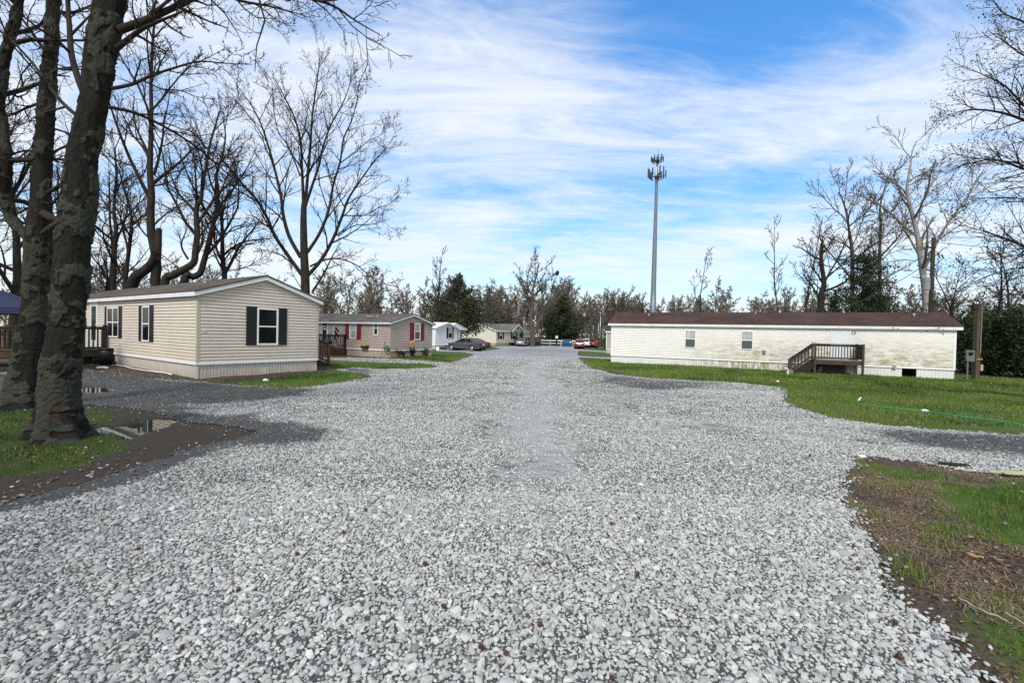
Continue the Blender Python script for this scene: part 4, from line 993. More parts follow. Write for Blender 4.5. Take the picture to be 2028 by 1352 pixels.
q = G(1700, 797, .06); mb = MB(); mb.tube([q - ho, q - ho + np.array([.14, .1, .07])], [.02, .014], 8); mb.build('nozzle', M_FRAME, hz, True)
# log at the driveway edge
lp = G(1888, 925); lg = empty('log', lp, R(-8), 'short mossy dark log lying at the edge of the right driveway', 'log')
mb = MB(); mb.tube([(-.42, 0, .10), (-.2, .02, .08), (.1, 0, .075), (.32, -.02, .07), (.42, -.02, .05)], [.03, .07, .075, .065, .045], 10)
for v in range(len(mb.v)): mb.v[v] = tuple(c + random.uniform(-.012, .012) for c in mb.v[v])
lg.scale = (.42, .42, .42); mb.build('trunk', plain('mossy_dark_bark', (.025, .028, .012), .9, .6, 14, bump=.8), lg); mb = MB(); mb.tube([(-.3, 0, .1), (-.5, .05, .2)], [.03, .012], 6); mb.build('stub', plain('mossy_dark_bark', (.025, .028, .012)), lg)
# pale cracked boards by the driveway
for i, (x0, y0, w, l, rz, lab) in enumerate([(2004, 944.5, .13, .30, .1, 'larger pale yellow plastic sheet lying on the soil beside the right driveway'), (1976, 943.0, .05, .20, -.15, 'thin pale yellow plastic strip lying left of the larger pale yellow sheet')]):
    p = G(x0, y0, .035); mb = MB(); pts = []; n = 14
    for k in range(n): a = 2 * math.pi * k / n; pts.append((l / 2 * max(-1, min(1, 1.25 * math.cos(a))) * random.uniform(.9, 1.0), w / 2 * max(-1, min(1, 1.25 * math.sin(a))) * random.uniform(.75, 1.0), 0))
    mb.prism(pts, (0, 0, .015)); o = mb.build('plastic_sheet', plain('pale_yellow_plastic', (.40, .42, .22), .6, .25, 9), None); o.location = p; o.rotation_euler = (.04, .03, rz); props(o, lab, 'plastic sheet')
# twigs on the near right verge
for P_, lab, r_ in [([(1898, 1186), (1925, 1202), (1955, 1220), (1985, 1228), (2005, 1238)], 'long pale twig lying on dry grass at the right front corner', .006), ([(1990, 1216), (2010, 1228), (2040, 1245)], 'short pale twig lying at the right edge of the dry grass', .006),
                    ([(1915, 1100), (1935, 1106), (1948, 1110)], 'thick broken orange-brown stick among the dead leaves on the right verge', .016)]:
    pts = smooth(lay(P_, .03), 3); c0 = pts[0].copy(); mb = MB(); mb.tube([p - c0 + np.array([0, 0, random.uniform(0, .015)]) for p in pts], [r_ * (1 - .5 * i / len(pts)) for i in range(len(pts))], 6)
    o = mb.build('twig', plain('pale_dry_wood', (.36, .30, .23), .8, .3, 12) if r_ < .01 else plain('orange_dry_wood', (.30, .17, .10), .8, .3, 12), None, True); o.location = c0; props(o, lab, 'twig')
# seed balls on the gravel
def seed_ball():
    mb = MB(); mb.ball((0, 0, 0), .017, 10, 8)
    for k in range(46):
        z = random.uniform(-1, 1); a = random.uniform(0, 6.28); r = math.sqrt(1 - z * z); d = np.array([r * math.cos(a), r * math.sin(a), z]); mb.tube([d * .013, d * .026], [.0045, .0005], 4, False)
    return mb
M_SEED = plain('brown_seed_pod', (.085, .038, .026), .8, .6, 40)
sb = None
for (x, y) in [(724, 1014), (885, 1052), (842, 1119), (1076, 1120), (1262, 1138), (878, 1205), (1070, 1243), (1002, 1297), (953, 1284), (1211, 1040), (1203, 1063), (1266, 1029), (680, 1061), (472, 1180), (360, 1292), (274, 1101), (588, 1106), (1212, 1350), (1690, 1083), (1700, 1125), (1750, 1159), (1773, 1238), (1782, 1307), (1604, 906),]:
    if sb is None: sb = seed_ball().build('seed_pod', M_SEED, None); o = sb
    else: o = sb.copy(); COL.objects.link(o)
    o.location = G(x, y, .035); o.rotation_euler = [random.uniform(0, 6) for _ in range(3)]; k = random.uniform(.5, .85); o.scale = (k, k, k)
    props(o, 'small spiky reddish brown seed ball lying on the pale gravel', 'seed pod', 'fallen seed balls on the gravel')
# rubbish along the beige home's skirt
p0, p1 = A.glob((-.25, 1.2, .12)), A.glob((-.35, 6.6, .12)); mb = MB(); pp = [p0 + (p1 - p0) * t + A.X * .08 * math.sin(t * 9) for t in np.linspace(0, 1, 14)]; pp = [np.array([p[0], p[1], float(gz(p[0], p[1])) + .05]) for p in pp]
c0 = pp[0].copy(); mb.tube([p - c0 for p in pp], .016, 6); o = mb.build('plastic_pipe', M_FRAME, None, True); o.location = c0; props(o, 'thin white plastic pipe lying along the skirting of the beige home', 'pipe')
def lump(name, px, py, r, sc, mat, label, cat, dz=0.0):
    mb = MB(); mb.ball((0, 0, r * sc[2] * .6), r, 12, 8, sc, .18); o = mb.build(name, mat, None, False); o.location = G(px, py, dz); props(o, label, cat)
lump('pink_bag', 283, 727, .14, (1.3, 1, .7), plain('pink_plastic_bag', (.45, .20, .17), .6, .4, 9), 'crumpled pink plastic bag on the dirt by the skirting of the beige home', 'bag')
lump('dirt_heap', 240, 722, .35, (1.6, .7, .35), plain('dark_soil_heap', (.03, .024, .018), .95, .5, 12, bump=.8), 'low heap of dark soil and debris beside the porch of the beige home', 'heap')
lump('white_bag', 203, 729.5, .12, (1.8, .8, .4), M_FRAME, 'flattened white scrap on the soil near the black barrel', 'scrap')
lump('white_rock', 526, 753, .07, (1.2, 1, .7), M_FRAME, 'small white rock in the grass in front of the gable of the beige home', 'rock')
lump('white_rock', 1708, 906.5, .035, (1.5, 1, .6), M_FRAME, 'white rock at the left tip of the right verge, beside the driveway', 'rock')
lump('white_rock', 1832, 815, .05, (1.6, 1, .7), M_FRAME, 'white rock lying on the green hose in the right lawn', 'rock')
lump('white_rock', 1540, 757, .055, (1.2, 1, .7), M_FRAME, 'white rock in the lawn just in front of the deck stairs', 'rock')
# white plastic thing at the foot of the deck stairs
q = G(1560, 741); sp = empty('downspout_elbow', q, .5, 'white and grey plastic downspout piece leaning at the foot of the deck stairs', 'downspout')
mb = MB(); mb.tube([(0, 0, 0), (0, 0, .22), (-.08, 0, .3), (-.2, 0, .33)], .05, 8); mb.build('elbow', M_FRAME, sp); mb = MB(); mb.box(.02, .3, -.1, .1, .0, .24); mb.build('splash_block', plain('grey_block', (.2, .2, .2), .7, .3, 8), sp, bevel=.02)
# flat white board and dark bag by the white home
q = G(866, 694.5); mb = MB(); mb.box(-.16, .16, -.02, .02, 0, .5); o = mb.build('leaning_board', M_FRAME, None); o.location = q; o.rotation_euler = (-.5, .35, .5); props(o, 'white board leaning against the block skirting of the white home', 'board')
lump('black_bag', 877, 692, .35, (1.4, .8, .5), M_BLACK, 'black rubbish bag on the grass between the leaning board and the grey sedan', 'bag')
# flower bed plants in front of B
def plant(px, py, h, n, col, label, spread=.5, flower=None, nm='garden_plant'):
    u, _ = B.px('y0', px, py - 8, .45); p = B.glob((u, -.45, 0)); p[2] = float(gz(p[0], p[1])); r = empty(nm, p, 0, label, 'plant'); V = []; F_ = []
    for k in range(n):
        a = random.uniform(0, 6.28); l = h * random.uniform(.55, 1.05); s = spread * random.uniform(.2, 1) * h; w = h * .05
        d = np.array([math.cos(a), math.sin(a), 0]); e = np.array([-d[1], d[0], 0]); b = len(V); bp = d * random.uniform(0, .12) * h
        for f, ww in ((0, .6), (.35, 1), (.7, .8), (1, .1)): c = bp + d * s * f * f + np.array([0, 0, l * (f - .18 * f * f)]); V += [c - e * w * ww, c + e * w * ww]
        F_ += [(b + 2 * i, b + 2 * i + 1, b + 2 * i + 3, b + 2 * i + 2) for i in range(3)]
    link('leaves', np_mesh('leaves', V, np.array(F_)), col, r)
    if flower:
        mb = MB()
        for k in range(flower[1]): a = random.uniform(0, 6.28); mb.ball((math.cos(a) * .12 * h, math.sin(a) * .12 * h, h * random.uniform(.95, 1.2)), flower[2], 7, 5, (1, 1, .6), .2)
        mb.build('flowers', flower[0], r)
M_LGREEN = plain('plant_green', (.045, .085, .025), .6, .4, 12); M_LRED = plain('reddish_leaves', (.13, .045, .035), .7, .4, 12)
plant(790, 704.5, .75, 40, M_LRED, 'reddish bare-looking shrub in the flower bed left of the window of the tan home', .5)
plant(799, 703.5, .6, 36, M_LGREEN, 'small spiky green plant between the reddish shrub and the tall flowering plant', .5)
plant(817, 702.5, .95, 44, plain('dark_plant_green', (.025, .055, .02), .6, .4, 12), 'tallest green plant with pale orange flowers below the gable window of the tan home', .45, (plain('peach_flower', (.60, .33, .16), .7, .3, 9), 12, .1))
plant(839, 700.5, .65, 36, M_LGREEN, 'left clump of upright leaves near the right corner of the tan home', .3)
plant(845, 699.5, .85, 36, M_LGREEN, 'right, taller clump of upright leaves at the right corner of the tan home', .25)
q0_ = B.glob((.2, -.9, 0)); 
mb = MB()
for k in range(80):
    u = random.uniform(-.2, 4.8); p = B.glob((u, -.35 - random.uniform(0, .7), 0)) - q0_; mb.ball((p[0], p[1], float(gz(p[0] + q0_[0], p[1] + q0_[1])) + .02), random.uniform(.06, .16), 6, 4, (1, 1, .5), .3)
o = mb.build('mulch_border', plain('dark_mulch', (.05, .03, .022), .9, .5, 10), None); o.location = (q0_[0], q0_[1], 0); props(o, 'dark mulch and stones along the front of the tan home', 'mulch', kind='stuff')
# planter, hose reel on B's long wall
a_, z_ = B.px('x0', 722.5, 688, .1); p = B.glob((-.12, a_, z_ - .05)); r = empty('wall_planter', p, B.root.rotation_euler.z, 'small dark planter with yellow flowers fixed on the side wall of the tan home', 'planter')
mb = MB(); mb.prism([(-.09, -.28, 0), (-.09, .28, 0), (-.09, .34, .16), (-.09, -.34, .16)], (.18, 0, 0)); mb.build('trough', W_DARK, r); mb = MB()
for k in range(26): mb.ball((random.uniform(-.1, .1), random.uniform(-.34, .2), random.uniform(.12, .26)), .045, 6, 4, jit=.3)
mb.build('flowers', plain('yellow_flower', (.42, .27, .02), .7, .5, 14), r)
a_, z_ = B.px('x0', 766.5, 690, .12); p = B.glob((-.12, a_, z_)); mb = MB()
for k in range(4): mb.tube([(-.03 * k, .2 * math.cos(t_) * (1 - .05 * k), .2 * math.sin(t_) * (1 - .05 * k)) for t_ in np.linspace(0, 6.3, 20)], .022, 6, False)
o = mb.build('hose_coil', plain('dark_green_hose', (.03, .14, .07)), None, True); o.location = p; o.rotation_euler = (0, 0, B.root.rotation_euler.z); props(o, 'coiled dark green hose hung at the front corner of the tan home', 'hose')
a_, z_ = B.px('x0', 757, 705, .15); pa_ = B.glob((-.35, a_, -.1)); pb_ = B.glob((-.06, B.px('x0', 764, 680)[0], 1.1)); mb = MB(); mb.tube([(0, 0, 0), pb_ - pa_], .014, 6)
o = mb.build('rake_handle', W_GREY, None); o.location = pa_; props(o, 'thin wooden rake handle leaning beside the coiled hose on the tan home', 'handle')

# power post and meter right of the cream home
M_POLE = wood('pole_wood', (.04, .032, .025))
p = G(1932, 752); r = empty('power_post', p, 0, 'square weathered wooden post right of the long cream home', 'post')
zt = D(1931, 601, p[1])[2] - p[2]
mb = MB(); mb.box(-.125, .0, -.11, .11, -.4, zt); mb.build('front_timber', wood('olive_worn_wood', (.085, .07, .045)), r); mb = MB(); mb.box(.003, .10, -.10, .10, -.4, zt - .15); mb.build('rear_timber', W_BROWN, r)
mb = MB(); mb.box(-.13, .18, -.14, -.105, 1.02, 1.12); mb.build('crosspiece', wood('tan_board', (.25, .17, .1)), r)
mb = MB(); mb.tube([(.05, -.13, zt * .35), (.05, -.13, zt - .05), (.05, -.08, zt + .12)], .03, 8); mb.build('conduit', plain('grey_conduit', (.16, .16, .16), .5, .2, 7), r)
mb = MB(); mb.box(.10, .22, -.15, -.05, .48, .80); mb.build('outlet_box', plain('beige_box', (.38, .36, .27), .6, .2, 6), r, bevel=.01)
p = G(1919.5, 752); r = empty('meter_box', p, R(-25), 'grey-green electrical meter box on a thin stand, left of the wooden power post', 'meter box')
mb = MB(); mb.box(-.17, .17, -.06, .1, .95, 1.52); mb.build('cabinet', plain('grey_green_box', (.11, .135, .13), .5, .15, 5), r, bevel=.015); mb = MB(); mb.tube([(-.08, .02, -.3), (-.08, .02, .95)], .035, 8); mb.build('stand', plain('grey_conduit', (.16, .16, .16)), r)
mb = MB(); mb.tube([(0, -.06, 1.36), (0, -.12, 1.36)], [.09, .08], 14); mb.build('meter', M_GLASS, r, True)
# utility pole behind the cream home
def up_pole(px, Y, ztop_px, r0, label, yb=None):
    p = on_ground((px - CX) / FPX * Y, Y); p = np.array([D(px, 640, Y)[0], Y, p[2]]); ht = D(px, ztop_px, Y)[2] - p[2]
    r = empty('utility_pole', p, 0, label, 'utility pole'); mb = MB(); mb.tube([(0, 0, -.5), (.01, 0, ht * .5), (.02, 0, ht)], [r0, r0 * .85, r0 * .68], 12); mb.build('pole', M_POLE, r, True); return r, ht, p
UP1, h1, p1_ = up_pole(1842, 33, 470, .17, 'dark wooden utility pole rising behind the right half of the cream home')
M_TRANS = plain('transformer_grey', (.22, .24, .25), .45, .15, 5)
mb = MB(); mb.tube([(-.42, -.05, h1 * .60), (-.42, -.05, h1 * .60 + .85)], .22, 14); mb.tube([(-.42, -.05, h1 * .60 + .85), (-.42, -.05, h1 * .60 + .93)], [.22, .1], 14); mb.build('transformer', M_TRANS, UP1)
mb = MB(); mb.bar((-.5, -.1, h1 - .75), (.1, -.1, h1 - .75), .1, .1); mb.tube([(-.45, -.1, h1 - .7), (-.45, -.1, h1 - .5)], .03, 8); mb.build('bracket', W_DARK, UP1)
mb = MB(); mb.tube([(.25, -.1, h1 - 1.15), (.45, -.1, h1 - 1.5)], [.05, .03], 6); mb.tube([(.1, -.1, h1 - 1.0), (.6, -.1, h1 - 1.35)], .02, 6); mb.tube([(.55, -.1, h1 - 1.25), (.7, -.1, h1 - 1.5)], [.05, .04], 6); mb.build('fuse_cutout', M_BLACK, UP1)
UP2, h2, p2_ = up_pole(1154.5, 112, 612, .17, 'thin wooden utility pole with pale transformer, behind the red vehicles at the far end')
mb = MB(); mb.tube([(.3, -.1, h2 * .80), (.3, -.1, h2 * .80 + 1.0)], .28, 12); mb.build('transformer', plain('pale_transformer', (.5, .52, .52), .45, .1, 5), UP2); mb = MB(); mb.box(.3, .7, -.2, .0, h2 * .2, h2 * .2 + .6); mb.build('meter', M_TRANS, UP2)
UP3, h3, p3_ = up_pole(1189, 105, 626, .12, 'slim galvanised steel pole between the red pickup and the putty-coloured home')
UP3.name = 'steel_pole'
for ch in UP3.children: ch.data.materials.clear(); ch.data.materials.append(plain('galvanised_steel', (.42, .44, .46), .4, .15, 4, .5))
mb = MB(); mb.tube([(-.45, 0, -.3), (-.42, 0, h3 * .75)], .08, 8); mb.build('conduit', MATS['galvanised_steel'], UP3, True)
M_WIRE = plain('black_cable', (.03, .03, .03), .6, .2, 5)
def wire(a, b, sag, rad, label):
    a = np.array(a); b = np.array(b); pts = [a + (b - a) * t - np.array([0, 0, sag * 4 * t * (1 - t)]) - a for t in np.linspace(0, 1, 20)]
    mb = MB(); mb.tube(pts, rad, 5); o = mb.build('overhead_wire', M_WIRE, None, True); o.location = a; props(o, label, 'wire')
wire(p1_ + [0, 0, h1 - .9], D(1585, 614, 62), .9, .022, 'upper overhead wire running left from the utility pole behind the cream home')
wire(p1_ + [0, 0, h1 - 1.6], D(1650, 617, 34), .35, .022, 'lower service wire dropping from the utility pole to the roof of the cream home')
wire(p1_ + [0, 0, h1 - .3], D(2300, 470, 30), .6, .018, 'overhead wire running right from the utility pole behind the cream home')
wire(p2_ + [0, 0, h2 - .4], D(1400, 606, 130), .6, .035, 'thin far wire running right from the pole with the pale transformer')
# cell tower
TY = 97.0; tb = D(1292.3, 640, TY); tbz = float(gbase(tb[0], TY)); tower = empty('cell_tower', (tb[0], TY, tbz), 0, 'tall grey monopole cell tower with two antenna rings, rising behind the cream home', 'cell tower')
ht = D(1302, 309, TY)[2] - tbz + .8; z2 = D(1301, 353, TY)[2] - tbz; M_MONO = plain('galvanised_monopole', (.15, .18, .20), .45, .12, 1.5, .35)
mb = MB(); mb.tube([(0, 0, -.5), (0, 0, z2 * .33), (0, 0, z2 * .33 + .01), (0, 0, z2 * .66), (0, 0, z2 * .66 + .01), (0, 0, z2)], [.72, .58, .55, .44, .41, .30], 14); mb.tube([(0, 0, z2), (0, 0, ht - .8)], [.22, .16], 10); mb.build('mast', M_MONO, tower, True)
M_ANT = plain('antenna_grey', (.035, .042, .045), .5, .3, 3); M_ANTW = plain('antenna_white', (.6, .62, .62), .4, .1, 3)
def ring(z, rad, n, ah, name):
    mb = MB()
    for k in range(3):
        a = k * 2.094 + .4; c0, s0 = math.cos(a), math.sin(a); q = np.array([c0 * rad, s0 * rad, z]); tdir = np.array([-s0, c0, 0])
        mb.bar((0, 0, z - .3), q, .12, .12); mb.bar(q - tdir * rad * .85, q + tdir * rad * .85, .1, .1); mb.bar(q - tdir * rad * .85 - [0, 0, .5], q + tdir * rad * .85 - [0, 0, .5], .07, .07); mb.bar((0, 0, z - 1.1), q - [0, 0, .5], .08, .08)
    mb.tube([(0, 0, z - .5), (0, 0, z - .1)], .5, 10)
    rg = mb.build(name, M_ANT, tower)
    for k in range(3):
        a = k * 2.094 + .4; c0, s0 = math.cos(a), math.sin(a); q = np.array([c0 * rad, s0 * rad, z]); tdir = np.array([-s0, c0, 0])
        for j in range(n):
            p = q + tdir * rad * .85 * (-1 + 2 * j / (n - 1)) + np.array([c0, s0, 0]) * .15; hh = ah * random.uniform(.8, 1.15); mb = MB(); mb.box(p[0] - .10, p[0] + .10, p[1] - .12, p[1] + .12, z - .45, z - .45 + hh); mb.tube([(p[0], p[1], z - .6), (p[0], p[1], z - .3 + hh)], .05, 6); mb.build('antenna_panel', M_ANTW if (j == 1 and k == 2 and n == 4) else M_ANT, tower)
ring(z2 + .55, 1.3, 4, 1.75, 'lower_platform'); ring(D(1302, 316, TY)[2] - tbz, .85, 3, 1.05, 'upper_platform')
mb = MB(); mb.tube([(.2, 0, ht - .8), (.2, 0, ht + .9)], [.04, .02], 6); mb.build('whip_antenna', M_ANT, tower)

# ------------------------------------------------------------------ far end of the road
M_FENCE = plain('white_fence_paint', (.66, .68, .66), .5, .12, 2)
fa, fb_ = D(1068, 680, 100), D(1182, 680, 100); fr = empty('rail_fence', (fa[0], 100, float(gbase(fa[0], 100))), 0, 'low white rail fence behind the blue dumpster at the far end of the road', 'fence'); Lf = fb_[0] - fa[0]
for z, hh in ((.95, .3), (.38, .22)): mb = MB(); mb.box(0, Lf, -.03, .03, z, z + hh); mb.build('rail', M_FENCE, fr)
k = 0
while k < Lf: mb = MB(); mb.box(k - .07, k + .07, -.08, -.031, -.2, 1.28); mb.build('post', M_FENCE, fr); k += 2.4
# dumpster
dY = 93.0; dp = D(1123.5, 680, dY); du = empty('dumpster', (dp[0], dY, float(gbase(dp[0], dY))), R(-6), 'blue steel dumpster at the far end of the gravel road', 'dumpster'); M_DB = plain('blue_dumpster_paint', (.012, .085, .22), .45, .25, 3, dirt=((.03, .03, .03), .4))
mb = MB(); mb.prism([(-.93, -.55, .12), (-.93, .75, .12), (-.93, .85, 1.35), (-.93, -.7, 1.15), (-.93, -.75, .75)], (1.86, 0, 0)); mb.build('bin', M_DB, du, bevel=.02)
mb = MB()
for x in (-.93, -.35, .3, .85): mb.box(x, x + .08, -.78, -.70, .2, 1.12)
mb.box(-.98, .98, -.79, -.72, .3, .38); mb.build('ribs', M_DB, du); mb = MB(); mb.box(-1.12, -.95, -.3, .3, .5, .7); mb.box(.95, 1.12, -.3, .3, .5, .7); mb.build('lift_pocket', M_DB, du)
for x in (-.92, .02): mb = MB(); mb.add([(x, -.72, 1.19), (x + .9, -.72, 1.19), (x + .9, .9, 1.42), (x, .9, 1.42), (x, -.72, 1.24), (x + .9, -.72, 1.24), (x + .9, .9, 1.5), (x, .9, 1.5)], [(3, 2, 1, 0), (4, 5, 6, 7), (0, 1, 5, 4), (1, 2, 6, 5), (2, 3, 7, 6), (3, 0, 4, 7)]); mb.build('lid', plain('teal_blue_lid', (.02, .11, .15), .5, .3, 4), du)
mb = MB(); mb.box(.45, .75, -.795, -.785, .85, 1.08); mb.build('label_plate', M_FRAME, du)
for x in (-.8, .8): mb = MB(); mb.tube([(x, -.5, .09), (x + .06, -.5, .09)], .1, 10); mb.build('wheel', M_BLACK, du)
# white sign on a stout post
sY = 94.0; p = D(1102, 684, sY); r = empty('white_sign', (p[0], sY, float(gbase(p[0], sY))), 0, 'small blank white sign on a dark stout post in front of the white rail fence', 'sign')
mb = MB(); mb.tube([(0, 0, -.2), (0, 0, .5), (0, 0, 1.75)], [.24, .2, .16], 10); mb.build('post', wood('dark_bark_post', (.05, .04, .03)), r); mb = MB(); mb.box(-.27, .27, -.2, -.165, 1.65, 2.15); mb.build('board', M_FRAME, r)
# low shed and small dark red thing left of the fence
sY = 92.0; p = D(1062, 684, sY); r = empty('small_shed', (p[0], sY, float(gbase(p[0], sY))), R(12), 'small low shed with dark brown roof beside the big bare tree at the road end', 'shed')
mb = MB(); mb.box(-.8, .8, -.6, .6, -.1, .85); mb.build('wall', plain('dark_maroon_boards', (.05, .022, .025), .8, .3, 4), r); mb = MB(); mb.prism([(-1.0, -.85, .8), (1.0, -.85, .8), (.7, 0, 1.6), (-.7, 0, 1.6)], (0, .06, .05)); mb.prism([(-1.0, .85, .8), (1.0, .85, .8), (.7, .03, 1.6), (-.7, .03, 1.6)], (0, -.03, .05)); mb.build('roof', plain('dark_shed_roof', (.05, .042, .035), .9, .3, 4), r)
# porch of the cream house: rail, posts, hanging fern
pr = empty('front_porch', DH.root.location, DH.root.rotation_euler.z, 'dark-railed front porch of the cream house at the far end', 'porch')
floor_boards(pr, W_DARK, WD + .05, WD + 1.7, g0 - .6, g1 + 3.2, .6, 'x')
for y in (g0 - .6, g1 + .2, g1 + 3.2): post(pr, W_DARK, WD + 1.65, y, -.2, 1.75, .16)
railing(pr, W_DARK, (WD + 1.65, g0 - .6, .6), (WD + 1.65, g1 + 3.2, .6), .1, 1.0, .3, .07); mb = MB(); mb.box(WD + 1.6, WD + 1.7, g0 - .6, g1 + 3.2, -.2, .55); mb.build('skirt_board', W_DARK, pr)
fz = DH.glob((WD + 1.3, DH.px('x1', 1033, 660, 1.3)[0], 2.25)); r = empty('hanging_fern', fz, 0, 'dark round fern basket hanging under the gable of the cream house', 'plant'); mb = MB()
for k in range(120):
    d = np.array([random.gauss(0, 1) for _ in range(3)]); d /= np.linalg.norm(d); q = d * random.uniform(.25, .55); mb.ball((q[0], q[1], q[2] - .1), .09, 5, 3, (1, 1, .5), .4)
mb.build('foliage', plain('dark_fern', (.02, .028, .015), .8, .5, 8), r); mb = MB(); mb.tube([(0, 0, .0), (0, 0, .7)], .015, 5); mb.build('hanger', M_BLACK, r)

# ------------------------------------------------------------------ cars
M_TYRE = plain('tyre_rubber', (.012, .012, .012), .85, .3, 9); M_RIM = plain('alloy_rim', (.55, .56, .58), .3, .1, 6, .7)
M_TAIL = plain('tail_light_red', (.30, .012, .012), .2, .1, 5); M_HEAD = plain('head_light_glass', (.6, .62, .64), .1, .05, 5); M_PLATE = plain('number_plate', (.6, .6, .62), .4, .1, 9)
def carpaint(name, col, metal=.5):
    t = NT(name); c = t.mix(t.noise(1.5, 4, .6), tuple(x * .88 for x in col), col); t.set(t.b.inputs['Coat Weight'], .6); t.set(t.b.inputs['Coat Roughness'], .08)
    sep = t.n('ShaderNodeSeparateXYZ', {'Vector': t.co}); g = t.n('ShaderNodeMapRange', {'Value': sep.outputs['Z'], 'From Min': .15, 'From Max': .55, 'To Min': .5, 'To Max': 0.0}).outputs[0]
    return t.fin(t.mix(t.math('MULTIPLY', g, t.noise(4, 5, .7)), c, (.2, .18, .15)), .35, metal, .5)
KINDS = {
 'sedan': dict(L=4.85, hw=.91, low=[(.08, .30), (.0, .50), (.02, .82), (.12, .99), (.5, 1.03), (.95, 1.02), (3.35, .97), (4.2, .86), (4.68, .70), (4.84, .52), (4.82, .30), (4.7, .22)], gh=[(.55, 1.0), (1.35, 1.40), (2.55, 1.45), (3.5, .96)], wx=(1.02, 3.85), wr=.33, tail=(.74, .92), tw=.42),
 'suv': dict(L=4.45, hw=.90, low=[(.05, .38), (.0, .55), (.02, .95), (.06, 1.05), (1.0, 1.06), (2.9, 1.04), (3.7, .98), (4.28, .86), (4.44, .62), (4.42, .40), (4.3, .3)], gh=[(.10, 1.04), (.42, 1.66), (2.35, 1.72), (3.1, 1.03)], wx=(.85, 3.5), wr=.37, tail=(.85, 1.05), tw=.2),
 'pickup': dict(L=5.3, hw=.92, low=[(.05, .45), (.0, .6), (.0, 1.12), (.04, 1.15), (1.9, 1.15), (2.0, 1.12), (4.0, 1.10), (5.0, 1.02), (5.28, .85), (5.3, .48), (5.15, .38)], gh=[(1.95, 1.10), (2.15, 1.74), (3.3, 1.76), (3.95, 1.09)], wx=(1.1, 4.4), wr=.39, tail=(.82, 1.08), tw=.16),
}
def make_car(kind, paint, p, hd, name, label, cat, dark_glass=True):
    K = KINDS[kind]; L, hw, wr = K['L'], K['hw'], K['wr']
    r = empty(name, p, math.atan2(hd[1], hd[0]), label, cat)
    def hwid(x, z):
        k = 1 - .13 * abs((x - L / 2) / (L / 2)) ** 3.5
        return hw * k * (1.0 if z < .75 else 1 - .16 * (z - .75)) * (.96 if z < .3 else 1)
    arch = []
    bot = .24 if kind == 'sedan' else .34
    for wx in reversed(K['wx']): arch += [(wx + (wr + .06) * math.cos(a), max(bot, wr + (wr + .06) * math.sin(a))) for a in np.linspace(math.asin(max(-1, (bot - wr) / (wr + .06))), math.pi - math.asin(max(-1, (bot - wr) / (wr + .06))), 11)]
    prof = K['low'] + arch
    n = len(prof); mb = MB()
    vs = [(x, hwid(x, z), z) for x, z in prof] + [(x, -hwid(x, z), z) for x, z in prof]
    mb.add(vs, [list(range(n)), [n + i for i in range(n)][::-1]] + [(i, n + i, n + (i + 1) % n, (i + 1) % n) for i in range(n)])
    me = mb.build('body', paint, r, False, .025)
    # greenhouse
    (xa, za), (xb, zb), (xc, zc), (xd, zd) = K['gh']; wb, wt = hw * .93, hw * .70
    mb = MB(); g = [(xa, wb, za - .02), (xb, wt, zb), (xc, wt, zc), (xd, wb, zd - .02)]; m = len(g)
    xm = (xb + xc) / 2
    g = [(xa, wb, za - .02), (xb, wt, zb), (xm, wt, max(zb, zc) + .02), (xc, wt, zc), (xd, wb, zd - .02)]; m = 5
    mb.add(g + [(x, -y, z) for x, y, z in g], [list(range(m)), [m + i for i in range(m)][::-1]] + [(i, m + i, m + (i + 1) % m, (i + 1) % m) for i in range(m)]); mb.build('cabin', paint, r, False, .05)
    def lerp(a, b, t): return tuple(a[i] + (b[i] - a[i]) * t for i in range(3))
    for sgn in (1, -1):
        B0, B1, T0, T1 = (xa, wb, za), (xd, wb, zd), (xb, wt, zb), (xc, wt, zc)
        for (u0, u1) in ((.12, .46), (.50, .88)):
            q = [lerp(lerp(B0, B1, u0), lerp(T0, T1, u0), .12), lerp(lerp(B0, B1, u1), lerp(T0, T1, u1), .12), lerp(lerp(B0, B1, u1 - .02), lerp(T0, T1, u1 - .02), .86), lerp(lerp(B0, B1, u0 + .02), lerp(T0, T1, u0 + .02), .86)]
            mb = MB(); mb.add([(x, sgn * (y + .012), z) for x, y, z in q], [(0, 1, 2, 3)]); mb.build('side_window', M_GLASS, r)
    for (B, T, nm, dx) in (((xa, wb, za), (xb, wt, zb), 'rear_window', -1), ((xd, wb, zd), (xc, wt, zc), 'windscreen', 1)):
        a, b = lerp(B, T, .14), lerp(B, T, .88); mb = MB(); o = .012
        mb.add([(a[0] + dx * o, a[1] * .9, a[2] + o), (a[0] + dx * o, -a[1] * .9, a[2] + o), (b[0] + dx * o, -b[1] * .9, b[2] + o), (b[0] + dx * o, b[1] * .9, b[2] + o)], [(0, 1, 2, 3)]); mb.build(nm, M_GLASS, r)
    for wx in K['wx']:
        for sgn in (1, -1):
            y0, y1 = sgn * (hw - .24), sgn * (hw - .015); w = MB(); w.tube([(wx, y0, wr), (wx, y1 - sgn * .03, wr), (wx, y1, wr)], [wr, wr, wr * .93], 20); wo = w.build('wheel', M_TYRE, r)
            rb = MB(); rb.tube([(wx, y1 - .001 * sgn, wr), (wx, y1 + sgn * .008, wr)], [wr * .68, wr * .64], 18)
            ro = rb.build('rim', M_RIM, wo); sb_ = MB()
            for k in range(5): a = k * 1.2566; sb_.tube([(wx + wr * .42 * math.cos(a + .62), y1 + sgn * .010, wr + wr * .42 * math.sin(a + .62)), (wx + wr * .42 * math.cos(a + .62), y1 + sgn * .012, wr + wr * .42 * math.sin(a + .62))], wr * .13, 8)
            sb_.build('spoke_gap', M_TYRE, wo)
